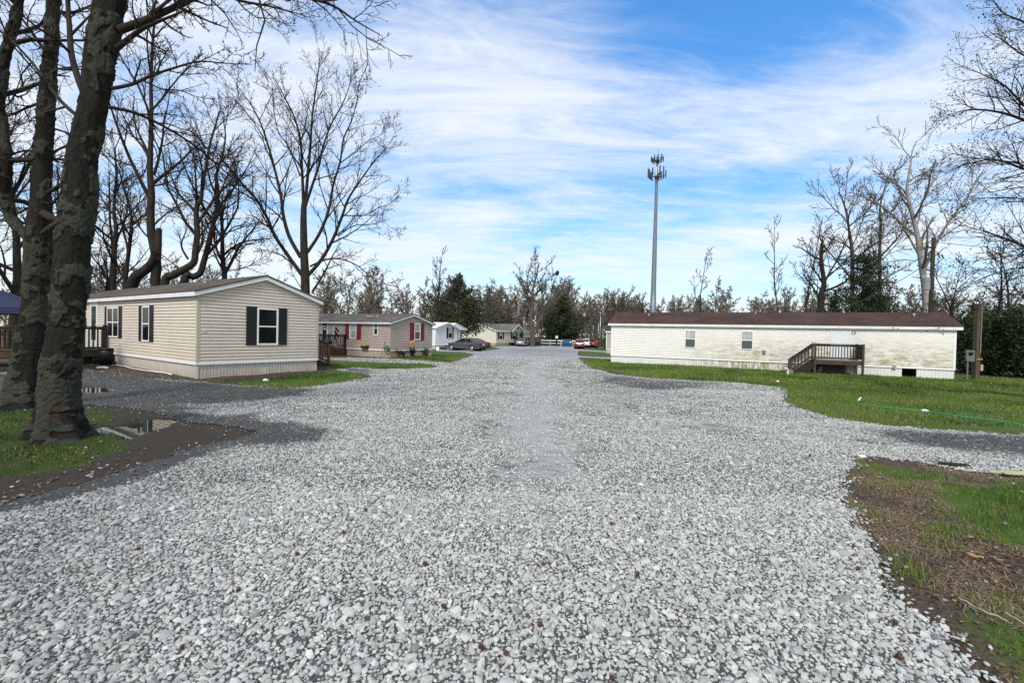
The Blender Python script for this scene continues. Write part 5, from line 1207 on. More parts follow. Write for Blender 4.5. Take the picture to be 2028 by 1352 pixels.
    for wx in K['wx']: mb = MB(); mb.tube([(wx, -hw + .1, wr + .02), (wx, hw - .1, wr + .02)], wr + .05, 14); mb.build('wheel_well', M_DARK, r)
    for sgn in (1, -1):
        z0, z1 = K['tail']; w = K['tw']; ye = hwid(.03, z0); mb = MB(); mb.box(-.02, .28, sgn * ye - .025 if sgn > 0 else -ye - .012, sgn * ye + .012 if sgn > 0 else -ye + .025, z0, z1); mb.box(-.03, .05, min(sgn * (ye - w), sgn * ye), max(sgn * (ye - w), sgn * ye), z0, z1); mb.build('tail_light', M_TAIL, r)
        yf = hwid(L - .25, .65); mb = MB(); mb.box(L - .5, L - .1, min(sgn * (yf - .3), sgn * (yf + .01)), max(sgn * (yf - .3), sgn * (yf + .01)), .60, .74); mb.build('headlight', M_HEAD, r)
        mb = MB(); mb.box(xd - .55, xd - .38, min(sgn * hw * .95, sgn * (hw + .16)), max(sgn * hw * .95, sgn * (hw + .16)), zd + .0, zd + .13); mb.build('mirror', paint, r, False, .02)
        for xh in (1.75, 2.75):
            mb = MB(); yh = hwid(xh, .85); mb.box(xh, xh + .2, min(sgn * yh, sgn * (yh + .03)), max(sgn * yh, sgn * (yh + .03)), .84, .88); mb.build('door_handle', M_RIM, r)
    mb = MB(); zp_ = .68 if kind == 'sedan' else .75; mb.box(-.035, .02, -.17, .17, zp_, zp_ + .13); mb.build('number_plate', M_PLATE, r)
    mb = MB(); mb.box(-.03, .10, -hw * .8, hw * .8, .30 if kind == 'sedan' else .42, .44 if kind == 'sedan' else .56); mb.build('rear_bumper', M_BLACK, r)
    return r
def cp(px, Y): q = D(px, 680, Y); return np.array([q[0], Y, float(gbase(q[0], Y)) - .0])
UD = np.array([-.87, .493]); 
make_car('sedan', carpaint('dark_grey_paint', (.085, .09, .10)), cp(958, 51), UD, 'parked_car', 'dark grey sedan parked side-on in front of the white home', 'car')
make_car('sedan', carpaint('black_paint', (.03, .033, .036)), cp(964.5, 55.2), UD, 'parked_car', 'black sedan parked just behind the dark grey sedan, only its roof and rear showing', 'car')
make_car('sedan', carpaint('silver_paint', (.42, .43, .46)), cp(1029.5, 86), (.22, .975), 'parked_car', 'silver sedan seen from behind in front of the cream house porch', 'car')
make_car('suv', carpaint('red_paint', (.22, .008, .014), .2), cp(1147.5, 78), (.14, .99), 'parked_suv', 'red SUV seen from behind at the right side of the road end', 'car')
make_car('suv', carpaint('white_paint', (.70, .71, .72), .0), cp(1159.8, 88), (.14, .99), 'parked_suv', 'white SUV mostly hidden between the red SUV and the red pickup', 'car')
make_car('pickup', carpaint('bright_red_paint', (.25, .01, .016), .1), cp(1174.5, 90), (.10, .99), 'parked_pickup', 'red pickup truck parked right of the red SUV', 'pickup')
q = cp(1190, 84); r = empty('utility_trailer', q, R(3), 'low black flatbed trailer with an orange lattice rack, right of the red pickup', 'trailer'); mb = MB(); mb.box(-.9, .95, -1.3, 1.3, .42, .55); mb.build('bed', M_BLACK, r)
for sx in (-.75, .8): mb = MB(); mb.tube([(sx - .09, 0, .28), (sx + .09, 0, .28)], .3, 14); mb.build('wheel', M_TYRE, r)
mb = MB(); M_OR = plain('orange_red_paint', (.28, .07, .03), .6, .3, 6)
for k in range(6): mb.tube([(-1.0 + .15 * k, 1.25, .55), (-1.0 + .15 * k, 1.25, 1.5)], .02, 5)
for z in (.75, 1.1, 1.5): mb.tube([(-1.0, 1.25, z), (-.2, 1.25, z)], .025, 5)
mb.tube([(-.2, 1.25, 1.5), (.15, 1.25, .55)], .03, 5); mb.build('rack', M_OR, r)

# ------------------------------------------------------------------ trees
def tubes_np(polys, sides):
    """polys: list of (pts (k,3), radii (k,)); batched by point count"""
    by = {}
    for P, rr in polys: by.setdefault(len(P), []).append((P, rr))
    VV, FF, off = [], [], 0
    for k, L in by.items():
        P = np.array([p for p, _ in L], float); Rr = np.array([q for _, q in L], float); n = len(L)
        T = np.empty_like(P); T[:, 1:-1] = P[:, 2:] - P[:, :-2]; T[:, 0] = P[:, 1] - P[:, 0]; T[:, -1] = P[:, -1] - P[:, -2]
        T /= np.linalg.norm(T, axis=2, keepdims=True) + 1e-9
        mean = P[:, -1] - P[:, 0]; ref = np.where(np.abs(mean[:, 2:3]) > .75 * np.linalg.norm(mean, axis=1, keepdims=True), np.array([[1., 0, 0]]), np.array([[0, 0, 1.]]))[:, None, :]
        U = np.cross(T, ref); U /= np.linalg.norm(U, axis=2, keepdims=True) + 1e-9; Wv = np.cross(T, U)
        a = np.arange(sides) * 2 * np.pi / sides
        V = P[:, :, None, :] + (U[:, :, None, :] * np.cos(a)[None, None, :, None] + Wv[:, :, None, :] * np.sin(a)[None, None, :, None]) * Rr[:, :, None, None]
        VV.append(V.reshape(-1, 3))
        i = np.arange(k - 1)[:, None] * sides; j = np.arange(sides)[None]; jn = (j + 1) % sides
        q = np.stack([i + j, i + jn, i + sides + jn, i + sides + j], -1).reshape(-1, 4)
        FF.append((q[None] + (np.arange(n) * k * sides)[:, None, None]).reshape(-1, 4) + off); off += n * k * sides
    if not VV: return np.zeros((0, 3)), np.zeros((0, 4), int)
    return np.vstack(VV), np.vstack(FF)
def nrm(v): return v / (math.sqrt(v[0] * v[0] + v[1] * v[1] + v[2] * v[2]) + 1e-9)
def rvec(rd): return np.array([rd.gauss(0, 1), rd.gauss(0, 1), rd.gauss(0, 1)])
class Tree:
    def __init__(s, seed, rmin=.006, wob=.14, up=.06, ratio=(.62, .4), ang=(.5, 1.0), kids=(9, 6, 5, 3), maxl=3, lenk=(.55, .5, .5, .5), start=(.3, .15, .15, .1)):
        s.rd = random.Random(seed); s.rmin = rmin; s.wob = wob; s.up = up; s.ratio = ratio; s.ang = ang; s.kids = kids; s.maxl = maxl; s.lenk = lenk; s.start = start; s.out = []; s.tips = []
    def limb(s, pts, r0, r1, lvl, own=True, kids=None, tmin=None):
        pts = np.array(pts, float); k = len(pts); rr = np.array([max(s.rmin, r0 + (r1 - r0) * (i / (k - 1))) for i in range(k)])
        if own: s.out.append((lvl, pts, rr))
        if lvl >= s.maxl: s.tips.append(pts[-1]); return
        seg = np.linalg.norm(np.diff(pts, axis=0), axis=1); cum = np.concatenate([[0], np.cumsum(seg)]); Lt = cum[-1]
        nk = kids if kids is not None else s.kids[lvl]; t0 = tmin if tmin is not None else s.start[min(lvl, len(s.start) - 1)]
        side = s.rd.uniform(0, 6.28)
        for c in range(nk):
            t = t0 + (1 - t0) * (c + s.rd.uniform(.1, .9)) / nk; d = t * Lt; i = min(int(np.searchsorted(cum, d)) - 1, k - 2); i = max(i, 0); f = (d - cum[i]) / (seg[i] + 1e-9)
            p = pts[i] + (pts[i + 1] - pts[i]) * f; tan = nrm(pts[i + 1] - pts[i]); r = rr[i] + (rr[i + 1] - rr[i]) * f
            side += 2.4 + s.rd.uniform(-.5, .5); ref = np.array([0, 0, 1.]) if abs(tan[2]) < .9 else np.array([1., 0, 0]); u = nrm(np.cross(tan, ref)); w = np.cross(tan, u)
            an = s.rd.uniform(*s.ang); dr = nrm(tan * math.cos(an) + (u * math.cos(side) + w * math.sin(side)) * math.sin(an))
            ln = Lt * s.lenk[min(lvl, len(s.lenk) - 1)] * s.rd.uniform(.55, 1.15) * (1.12 - .62 * t)
            cr = max(s.rmin, min(r * s.ratio[0], ln * .045)) if lvl else max(s.rmin, min(r * s.ratio[0], ln * .035))
            s.grow(p, dr, ln, cr, lvl + 1)
    def grow(s, p, d, L, r, lvl):
        n = 5 if lvl == 1 else (4 if lvl == 2 else 3); pts = [p]; q = p
        for i in range(n):
            d = nrm(d + rvec(s.rd) * s.wob + np.array([0, 0, s.up])); q = q + d * (L / n); pts.append(q)
        s.limb(pts, r, max(s.rmin * .8, r * .25), lvl)
    def mesh(s, lo, hi, sides):
        return tubes_np([(P, rr) for l, P, rr in s.out if lo <= l <= hi], sides)
def bark(name, c1, c2, sc=9, bump=.5, lichen=None):
    if name in MATS: return MATS[name]
    t = NT(name); n = t.noise(1.0, 6, .7, t.mapped((sc, sc, sc * .25))); c = t.ramp(n, [(.3, c1), (.7, c2)])
    if lichen:
        m = t.ramp(t.math('ADD', t.attr('plate'), t.math('MULTIPLY', t.math('SUBTRACT', t.noise(26, 5, .75), .5), 1.1)), [(.30, 0.0), (.55, 1.0)])
        lc = t.mix(t.ramp(t.noise(55, 5, .8), [(.35, 0.0), (.65, 1.0)]), lichen[0], lichen[1]); lc = t.mix(t.ramp(t.noise(7, 5, .7), [(.45, 0.0), (.7, .7)]), lc, lichen[2])
        c = t.mix(m, c, lc); t.bump(t.math('ADD', t.math('MULTIPLY', m, .9), t.math('MULTIPLY', t.noise(40, 5, .75), .55)), 1.0, .035)
    else: t.bump(n, bump, .03)
    MATS[name] = t.fin(c, .92, 0, .12); return MATS[name]
BK_DARK = bark('dark_bark', (.016, .013, .011), (.05, .042, .035)); BK_GREY = bark('grey_bark', (.05, .043, .036), (.12, .10, .085)); BK_PALE = bark('pale_bark', (.17, .16, .145), (.36, .345, .32), 3, .2)
BK_TWIG = bark('dark_twig_bark', (.018, .014, .012), (.045, .035, .028)); BK_GTWIG = bark('grey_twig_bark', (.07, .055, .042), (.12, .098, .078))
BK_LICH = bark('lichen_covered_bark', (.011, .010, .008), (.032, .028, .023), 14, .6, ((.022, .024, .017), (.078, .083, .063), (.027, .029, .017)))
def leaf_cards(P, size, seed, jit=1.0, flat=.0):
    rg = np.random.default_rng(seed); n = len(P); a = rg.normal(0, 1, (n, 3)); a /= np.linalg.norm(a, axis=1, keepdims=True); b = rg.normal(0, 1, (n, 3)); b[:, 2] *= (1 - flat); b -= a * np.sum(a * b, 1, keepdims=True); b /= np.linalg.norm(b, axis=1, keepdims=True) + 1e-9
    s = size * rg.uniform(.5, 1.4, (n, 1)); V = np.stack([P - a * s, P + b * s * .45, P + a * s, P - b * s * .45], 1).reshape(-1, 3)
    i = np.arange(n)[:, None] * 4; return V, np.hstack([i, i + 1, i + 2, i + 3]), np.repeat(rg.uniform(0, 1, n), 4)
def leafmat(name, c0, c1):
    if name in MATS: return MATS[name]
    t = NT(name); c = t.mix(t.attr('tone'), c0, c1); MATS[name] = t.fin(c, .7, 0, .2); return MATS[name]
LF_BUD = leafmat('olive_bud', (.06, .055, .018), (.15, .15, .045)); LF_DBUD = leafmat('dark_bud', (.025, .02, .014), (.06, .05, .035)); LF_CEDAR = leafmat('cedar_needles', (.014, .022, .010), (.05, .064, .026)); LF_BUSH = leafmat('bush_leaf', (.012, .02, .006), (.04, .06, .018)); LF_RBUD = leafmat('rust_bud', (.09, .055, .03), (.17, .12, .06))
def finish_tree(T, name, base, label, barkm=BK_DARK, twigm=BK_TWIG, sides=(10, 6, 3), buds=None, group=None, smoothlvl=1):
    base = np.array(base, float); r = empty(name, base, 0, label, 'tree', group)
    V, F = T.mesh(0, 0, sides[0]); link('trunk', np_mesh('trunk', V - base, F, True), barkm, r)
    V1, F1 = T.mesh(1, 1, sides[1]); V2, F2 = T.mesh(2, 9, sides[2])
    if len(V1) + len(V2): link('branches', np_mesh('branches', np.vstack([V1, V2]) - base, np.vstack([F1, F2 + len(V1)]), True), twigm, r)
    if buds:
        m, per, size, spread = buds; tips = np.array(T.tips); rg = np.random.default_rng(5); P = np.repeat(tips, per, 0) + rg.normal(0, spread, (len(tips) * per, 3))
        V, F, tn = leaf_cards(P, size, 3); link('foliage', np_mesh('foliage', V - base, F, False, {'tone': tn}), m, r)
    return r
def pline(pts, Y, dy=0.0):
    """limb outline from pixels at depth Y, receding by dy (m) along its length"""
    n = len(pts); return [D(x, y, Y + dy * (i / max(1, n - 1)) ** 1.2) for i, (x, y) in enumerate(pts)]

# two big lichen-covered trunks, left foreground
def big_trunk(T, pts, radii, n_rings, sides, seed, flare):
    """displaced thick trunk mesh"""
    P = np.array(smooth(pts, 8)); rr = np.interp(np.linspace(0, 1, len(P)), np.linspace(0, 1, len(radii)), radii)
    cum = np.concatenate([[0], np.cumsum(np.linalg.norm(np.diff(P, axis=0), axis=1))]); s_ = cum[-1] * np.linspace(0, 1, n_rings) ** 1.25
    P = np.stack([np.interp(s_, cum, P[:, i]) for i in range(3)], -1); rr = np.interp(s_, cum, rr)
    a = (np.pi / 2 + np.arange(sides) * 2 * np.pi / sides)[None, :]; zz = s_[:, None]; ca, sa = np.cos(a) + 0 * zz, np.sin(a) + 0 * zz
    n1 = fbm(ca * 1.6 + 9 + seed, sa * 1.6 + zz * 1.3, seed, 3) - .5
    arc = (a - np.pi / 2) * float(np.mean(rr)) + 0 * zz; pl = .62 * fbm(arc * 3.4 + 7, zz * 2.6 + 0 * a, seed + 5, 4) + .38 * fbm(arc * 13, zz * 10 + 0 * a, seed + 6, 3); plate = sstep(.44, .50, pl - .022 * np.clip(zz, 0, 5))      # crusty lichen plates stand proud of the bark
    n3 = fbm(arc * 34, zz * 30 + 0 * a, seed + 8, 3) - .5
    fl = flare * np.exp(-zz / .28) * (1 + .55 * np.sin(a * 5 + seed) + .3 * np.sin(a * 3 + 1.3 * seed))
    r = rr[:, None] * (1 + .28 * n1) + fl + .018 * plate + .034 * n3 * (.6 + .6 * plate)
    V = np.stack([P[:, None, 0] + r * ca, P[:, None, 1] + r * sa, P[:, None, 2] + 0 * r], -1).reshape(-1, 3)
    i = np.arange(n_rings - 1)[:, None] * sides; jj = np.arange(sides)[None]; jn = (jj + 1) % sides
    F = np.stack([i + jj, i + jn, i + sides + jn, i + sides + jj], -1).reshape(-1, 4)
    big_trunk.plate = plate.ravel()
    return V, F
def fore_tree(seed, Y, basepx, trunk_px, radii, limbs, label, flare=.16, extra=None, scar=False):
    radii = [q * .70 for q in radii]
    b = G(*basepx); b[2] -= .12; pts = [b] + [D(x, y, Y) for x, y in trunk_px]
    T = Tree(seed, rmin=.0035, wob=.2, up=.05, kids=(7, 7, 6, 4), maxl=4, lenk=(.5, .42, .45, .5), ang=(.45, 1.1), start=(.45, .2, .1, .1))
    r = empty('lichen_covered_tree', b, 0, label, 'tree')
    V, F = big_trunk(T, pts, radii, 420, 120, seed, flare); pl = big_trunk.plate
    if scar:
        fc = V[F].mean(1); q = proj(fc); SP = np.array(scar, float); sel = (sdf(SP, q[:, 0], q[:, 1]) + 5 * (fbm(q[:, 0] * .12, q[:, 1] * .05, 4, 3) - .5) > 0) & (fc[:, 1] < b[1] - .02)
        used = np.unique(F[sel]); rm = np.full(len(V), -1); rm[used] = np.arange(len(used)); inner = np.ones(len(V), bool); inner[np.unique(F[~sel])] = False
        sv = V[used].copy(); sv[:, 1] -= np.where(inner[used], .006, -.01); link('scar', np_mesh('scar', sv - b, rm[F[sel]], True), wood('bare_scar_wood', (.045, .031, .022)), r)
    link('trunk', np_mesh('trunk', V - b, F, True, {'plate': pl}), BK_LICH, r)
    for lp, r0, r1, dy, kids, thick in limbs:
        r0, r1 = r0 * .75, r1 * .75
        L = np.array(smooth(pline(lp, Y, dy), 4))
        if thick: tv, tf = big_trunk(T, L[::3] if len(L) > 12 else L, [r0, (r0 + r1) / 2, r1], 160, 48, seed + 3, 0.0); link('limb', np_mesh('limb', tv - b, tf, True, {'plate': big_trunk.plate}), BK_LICH, r)
        T.limb(L, r0, r1, 1, own=not thick, kids=kids, tmin=.12)
    up = pts[-3:]; T.limb(up, radii[-2], radii[-1], 0, own=False, kids=8, tmin=.2)
    V1, F1 = T.mesh(1, 1, 8); V2, F2 = T.mesh(2, 2, 5); V3, F3 = T.mesh(3, 9, 3)
    link('branches', np_mesh('branches', np.vstack([V1, V2, V3]) - b, np.vstack([F1, F2 + len(V1), F3 + len(V1) + len(V2)]), True), BK_TWIG, r)
    tips = np.array(T.tips); rg = np.random.default_rng(seed); tips = tips[rg.uniform(0, 1, len(tips)) < .55]
    V, F, tn = leaf_cards(tips + rg.normal(0, .02, tips.shape), .016, seed); link('foliage', np_mesh('foliage', V - b, F, False, {'tone': tn}), LF_DBUD, r)
    return r, T
Y1 = G(115, 868)[1]; k1 = Y1 / FPX
t1, _ = fore_tree(3, Y1, (117, 866), [(115, 800), (122, 720), (133, 640), (140, 560), (146, 480), (158, 400), (165, 300), (187, 200), (200, 100), (219, 0), (232, -90), (246, -240), (262, -480)],
    [44 * k1, 40 * k1, 41 * k1, 37 * k1, 39 * k1, 36 * k1, 36 * k1, 35 * k1, 32 * k1, 33 * k1, 33 * k1, 30 * k1, 24 * k1, 15 * k1],
    [([(235, 60), (280, 44), (330, 22), (393, -8), (470, -60)], .075, .03, .3, 14, False), ([(232, 96), (275, 62), (310, 45), (370, 20)], .05, .012, -.5, 9, False),
     ([(220, 176), (262, 167), (300, 150), (345, 135), (395, 122), (450, 126), (500, 128)], .035, .006, 1.2, 14, False),
     ([(215, 212), (262, 222), (300, 238), (345, 262), (390, 292), (420, 318), (460, 352), (500, 388)], .035, .008, 1.6, 14, False), ([(160, 350), (130, 362), (112, 372), (95, 382)], .05, .03, .3, 3, False),
     ([(184, 225), (158, 165), (142, 110), (138, 60), (134, 0), (128, -80)], .06, .03, .5, 8, False),
     ([(250, -160), (330, -120), (420, -80), (520, -60), (600, -10), (660, 12), (705, 42), (755, 71)], .06, .006, -.4, 12, False), ([(240, -90), (330, -50), (420, -20), (476, 2), (530, 12), (577, 24), (610, 34)], .045, .006, .8, 12, False),
     ([(120, 440), (100, 452), (84, 462)], .07, .05, 2.0, 0, False), ([(180, 250), (120, 200), (60, 120), (0, 60), (-80, 0)], .04, .01, 2.5, 10, False)],
    'nearest tree, thick lichen-covered trunk leaning right with a bare wood scar at its foot', .19, scar=[(97, 785), (110, 778), (121, 790), (123, 815), (120, 838), (106, 846), (95, 830), (92, 805)])
Y2 = G(48, 806)[1]; k2 = Y2 / FPX
t2, _ = fore_tree(5, Y2, (46, 806), [(50, 760), (58, 700), (68, 620), (72, 560), (75, 500), (76, 450), (80, 400), (86, 300), (93, 200), (101, 100), (106, 0), (112, -120), (120, -300), (130, -520)],
    [40 * k2, 36 * k2, 32 * k2, 28 * k2, 27 * k2, 28 * k2, 27 * k2, 21 * k2, 20 * k2, 18 * k2, 15 * k2, 14 * k2, 12 * k2, 10 * k2, 6 * k2],
    [([(66, 478), (44, 458), (24, 432), (12, 405), (8, 370), (12, 320), (4, 260), (-2, 200), (8, 130), (24, 60), (38, 0), (50, -100)], 14 * k2, 9 * k2, -.3, 12, True),
     ([(20, 392), (50, 340), (72, 290), (90, 250)], .05, .02, 1.0, 6, False), ([(82, 420), (110, 435), (128, 425)], .11, .06, -.6, 0, False),
     ([(80, 330), (110, 300), (140, 285)], .04, .02, .6, 4, False), ([(90, 200), (50, 215), (15, 230), (-40, 232)], .035, .012, .6, 8, False), ([(95, 110), (60, 60), (30, 20), (0, -10)], .04, .012, .4, 8, False),
     ([(102, 24), (140, 26), (165, 18), (200, 2)], .05, .02, 1.2, 6, False), ([(88, 250), (130, 262), (160, 275), (200, 270)], .03, .008, 1.8, 8, False), ([(84, 300), (40, 300), (0, 320), (-50, 330)], .03, .01, 1.2, 9, False), ([(78, 400), (40, 420), (0, 440), (-60, 450)], .03, .008, 2, 9, False)],
    'second lichen-covered tree left of the nearest one, forking into two stems', .19)
def gpt(px, Y):
    q = D(px, 660, Y); return np.array([q[0], Y, float(gbase(q[0], Y))])
def px_tree(seed, Y, trunk, r0, r1, limbs, label, barkm=BK_DARK, twigm=BK_TWIG, buds=None, kids=(10, 9, 7, 3), maxl=3, rmin=None, tk=9, up=.06, wob=.15, lenk=(.42, .45, .5, .5), ang=(.4, .95), name='bare_tree', ydy=0.0, base_px=None):
    """tree from a surveyed trunk outline (pixels at depth Y) plus extra limbs"""
    f = Y / FPX; b = gpt(base_px or trunk[0][0], Y); b[2] -= .15
    T = Tree(seed, rmin=rmin or max(.006, .00042 * Y), wob=wob, up=up, kids=kids, maxl=maxl, lenk=lenk, ang=ang, start=(.35, .15, .15, .1))
    pts = np.array(smooth([b] + pline(trunk, Y, ydy), 4)); T.limb(pts, r0, r1, 0, kids=tk, tmin=.4)
    for L in limbs:
        lp, a, c, dy, k = L; T.limb(np.array(smooth(pline(lp, Y, dy), 4)), a * .72, c * .6, 1, kids=int(k * 1.3), tmin=.18)
    return finish_tree(T, name, b, label, barkm, twigm, (12, 7, 3), buds)
def Z3(o, s): return lambda pts: [(o[0] + x / s, o[1] + y / s) for x, y in pts]
zA = Z3((180, 220), 3.379); zT = Z3((380, 0), 2.18); zS = Z3((1520, 260), 3.073)
# behind the beige home, left to right
px_tree(21, 27, zA([(152, 1190), (155, 1050), (160, 900), (168, 780), (155, 690), (160, 560), (172, 450), (165, 330), (160, 240)]), .15, .04, [(zA([(150, 690), (110, 660), (60, 640)]), .06, .02, .5, 6), (zA([(160, 560), (200, 480), (215, 400), (205, 330)]), .06, .015, -.4, 6), (zA([(160, 700), (230, 640), (280, 560)]), .05, .015, .6, 6)],
        'slim dark tree just right of the nearest lichen trunk, behind the beige home', buds=(LF_DBUD, 1, .03, .1))
px_tree(22, 29, zA([(230, 1180), (240, 1050), (258, 900), (272, 780), (270, 700), (235, 560), (210, 470), (190, 400)]), .15, .03, [(zA([(272, 730), (310, 650), (330, 560), (300, 450)]), .06, .015, .4, 7), (zA([(270, 800), (350, 720), (385, 600)]), .05, .015, -.5, 7)],
        'slim crooked tree second right of the nearest lichen trunk, behind the beige home', buds=(LF_DBUD, 1, .03, .1))
px_tree(23, 24.5, zA([(430, 1165), (440, 1050), (430, 950), (405, 820), (400, 680), (405, 560), (400, 480), (395, 400), (398, 300), (402, 150), (405, 0)]) + [(299, 160), (302, 90), (308, 20)], .25, .05,
        [(zA([(265, 1185), (300, 1110), (370, 1060), (415, 1000), (425, 940)]), .42, .26, -.4, 0), (zA([(385, 300), (340, 230), (280, 160), (240, 80), (190, -20), (150, -110)]), .10, .02, .8, 8), (zA([(420, 430), (450, 330), (480, 180), (490, 60), (515, -40), (530, -140)]), .11, .02, -.5, 9),
         (zA([(410, 500), (480, 490), (570, 450), (620, 380), (700, 310)]), .07, .015, .6, 8), (zA([(410, 680), (350, 700), (300, 740), (270, 780)]), .06, .02, -.6, 6), (zA([(425, 760), (500, 690), (600, 620), (690, 580)]), .07, .015, 1, 7), (zA([(400, 860), (330, 780), (270, 640), (200, 560)]), .07, .015, .6, 8)],
        'tall dark tree with a leaning stem and broken stub, behind the beige home', buds=(LF_BUD, 2, .03, .15), tk=9)
b_ = bpy.data.objects[-1] if False else None
st = [o for o in COL.objects if o.get('label', '').startswith('tall dark tree with a leaning')][0]; mb = MB(); o_ = np.array(st.location); mb.tube([p - o_ for p in pline(zA([(445, 1000), (450, 900), (452, 830), (458, 785)]), 24.4)], [.17, .17, .16, .13], 10); mb.build('broken_stub', BK_DARK, st)
px_tree(24, 23.5, zA([(490, 1165), (560, 1095), (640, 1050), (690, 1010), (700, 930), (712, 820), (705, 700), (712, 630), (735, 600), (750, 480), (775, 350), (795, 230), (830, 110), (860, 0)]), .21, .03,
        [(zA([(705, 700), (705, 560), (700, 430), (690, 310), (690, 240)]), .10, .02, .6, 8), (zA([(650, 990), (610, 920), (610, 870), (640, 790), (640, 690)]), .08, .015, -.5, 6), (zA([(600, 1060), (500, 980), (440, 940)]), .05, .015, .5, 5), (zA([(712, 860), (800, 740), (870, 660), (930, 560)]), .07, .015, .5, 8), (zA([(740, 590), (650, 600), (560, 650), (470, 760)]), .05, .012, 1, 7)],
        'leaning dark tree rising from the beige home roof line, left of its ridge', buds=(LF_DBUD, 1, .03, .12), base_px=322)
px_tree(25, 25, zA([(625, 1140), (680, 1110), (730, 1085), (755, 1010), (790, 880), (820, 750), (845, 640), (850, 520), (840, 420), (880, 300), (900, 160), (880, 40)]), .21, .02,
        [(zA([(830, 700), (890, 600), (980, 480), (1060, 350), (1110, 240)]), .08, .015, -.6, 9), (zA([(800, 840), (740, 740), (680, 600)]), .05, .015, .8, 6), (zA([(845, 600), (910, 440), (960, 330), (1010, 260)]), .06, .012, .7, 8), (zA([(760, 1000), (830, 960), (900, 930), (980, 1000)]), .04, .01, .5, 6)],
        'dark tree with two curving upper limbs behind the ridge of the beige home', buds=(LF_DBUD, 1, .03, .12), base_px=358)
px_tree(26, 26, zA([(895, 1110), (885, 1030), (880, 920), (880, 820), (870, 700), (830, 600), (835, 480), (830, 420)]), .15, .03, [(zA([(900, 1080), (940, 1010), (985, 920), (1030, 860), (1100, 770), (1140, 700)]), .14, .02, -.5, 9), (zA([(880, 1060), (835, 970), (810, 880), (800, 760)]), .08, .02, .7, 7), (zA([(900, 1070), (1000, 1055), (1100, 1020), (1200, 980)]), .05, .01, -.8, 7), (zA([(880, 860), (950, 780), (1040, 760), (1150, 740)]), .06, .012, .5, 8)],
        'many-stemmed dark tree just behind the gable peak of the beige home', buds=(LF_DBUD, 1, .03, .12))
px_tree(27, 27.5, zT([(490, 1250), (485, 1100), (482, 960), (484, 880)]), .29, .15,
        [(zT([(478, 1190), (420, 1110), (360, 1020), (320, 930), (270, 850), (215, 790), (160, 720), (110, 680), (60, 640), (0, 560)]), .17, .02, -.8, 14), (zT([(470, 1110), (420, 1020), (395, 930), (385, 850), (360, 740), (330, 630), (300, 540), (260, 460), (225, 410), (195, 370)]), .17, .02, .8, 14),
         (zT([(482, 930), (480, 830), (475, 720), (468, 600), (440, 500), (405, 430), (380, 380), (345, 320)]), .14, .02, -.6, 13), (zT([(488, 900), (500, 760), (512, 620), (520, 500), (535, 390), (548, 290), (550, 210)]), .14, .02, .9, 13), (zT([(468, 760), (420, 640), (370, 560), (350, 440), (345, 340)]), .07, .012, .9, 10),
         (zT([(490, 890), (520, 800), (550, 710), (565, 640), (600, 540), (650, 450), (680, 370), (690, 300)]), .12, .02, -.7, 13), (zT([(498, 1090), (550, 1010), (590, 910), (610, 800), (640, 700), (655, 600), (690, 520), (715, 420), (725, 340)]), .14, .02, .8, 13), (zT([(640, 705), (700, 660), (760, 610), (820, 580), (870, 520)]), .05, .01, .4, 9),
         (zT([(500, 1190), (560, 1120), (610, 1030), (650, 930), (675, 860), (720, 790), (770, 720), (820, 660), (870, 600)]), .16, .02, -.6, 14), (zT([(510, 1150), (580, 1120), (650, 1120), (720, 1150), (780, 1205), (830, 1225), (890, 1235)]), .08, .01, -1.5, 9), (zT([(630, 1020), (700, 975), (770, 970), (830, 960), (890, 1010)]), .05, .008, -.8, 8),
         (zT([(660, 930), (740, 930), (800, 900), (860, 875), (930, 800)]), .05, .008, .5, 8), (zT([(460, 1170), (400, 1110), (340, 1085), (290, 1070), (330, 1030)]), .06, .01, -1, 7), (zT([(520, 1260), (570, 1180), (610, 1100), (645, 1045)]), .10, .03, 1.5, 5), (zT([(470, 1240), (440, 1190), (420, 1130)]), .04, .01, -1, 3)],
        'large spreading bare tree with vase-shaped limbs, between the beige home and the tan home', buds=(LF_DBUD, 2, .035, .16), kids=(8, 9, 6, 4), maxl=4, rmin=.0085, tk=0, up=.09, wob=.13, lenk=(.4, .34, .45, .5))
# thin trees seen between and left of the two lichen trunks
for i, (px, Y, h, lab) in enumerate([(-95, 19, 12, 'bare tree at the extreme left edge, behind the brown deck'), (24, 21, 13, 'bare tree behind the blue canopy tent'), (122, 33, 13, 'bare tree seen through the gap between the two lichen-covered trunks'), (188, 36, 14, 'bare tree peeping just right of the nearest lichen trunk, furthest back'), (-240, 26, 14, 'bare tree beyond the extreme left edge whose twigs enter the view')]):
    b = gpt(px, Y); T = Tree(40 + i, rmin=.010, wob=.18, up=.05, kids=(14, 8, 6, 3), maxl=3, lenk=(.42, .5, .5, .5)); d = nrm(np.array([random.uniform(-.12, .12), random.uniform(-.1, .1), 1])); pts = [b]; q = b.copy()
    for k in range(7): d = nrm(d + rvec(T.rd) * .09 + [0, 0, .05]); q = q + d * h / 7; pts.append(q)
    T.limb(np.array(pts), .2, .03, 0, tmin=.18); finish_tree(T, 'bare_tree', b, lab, buds=(LF_DBUD, 1, .03, .12))
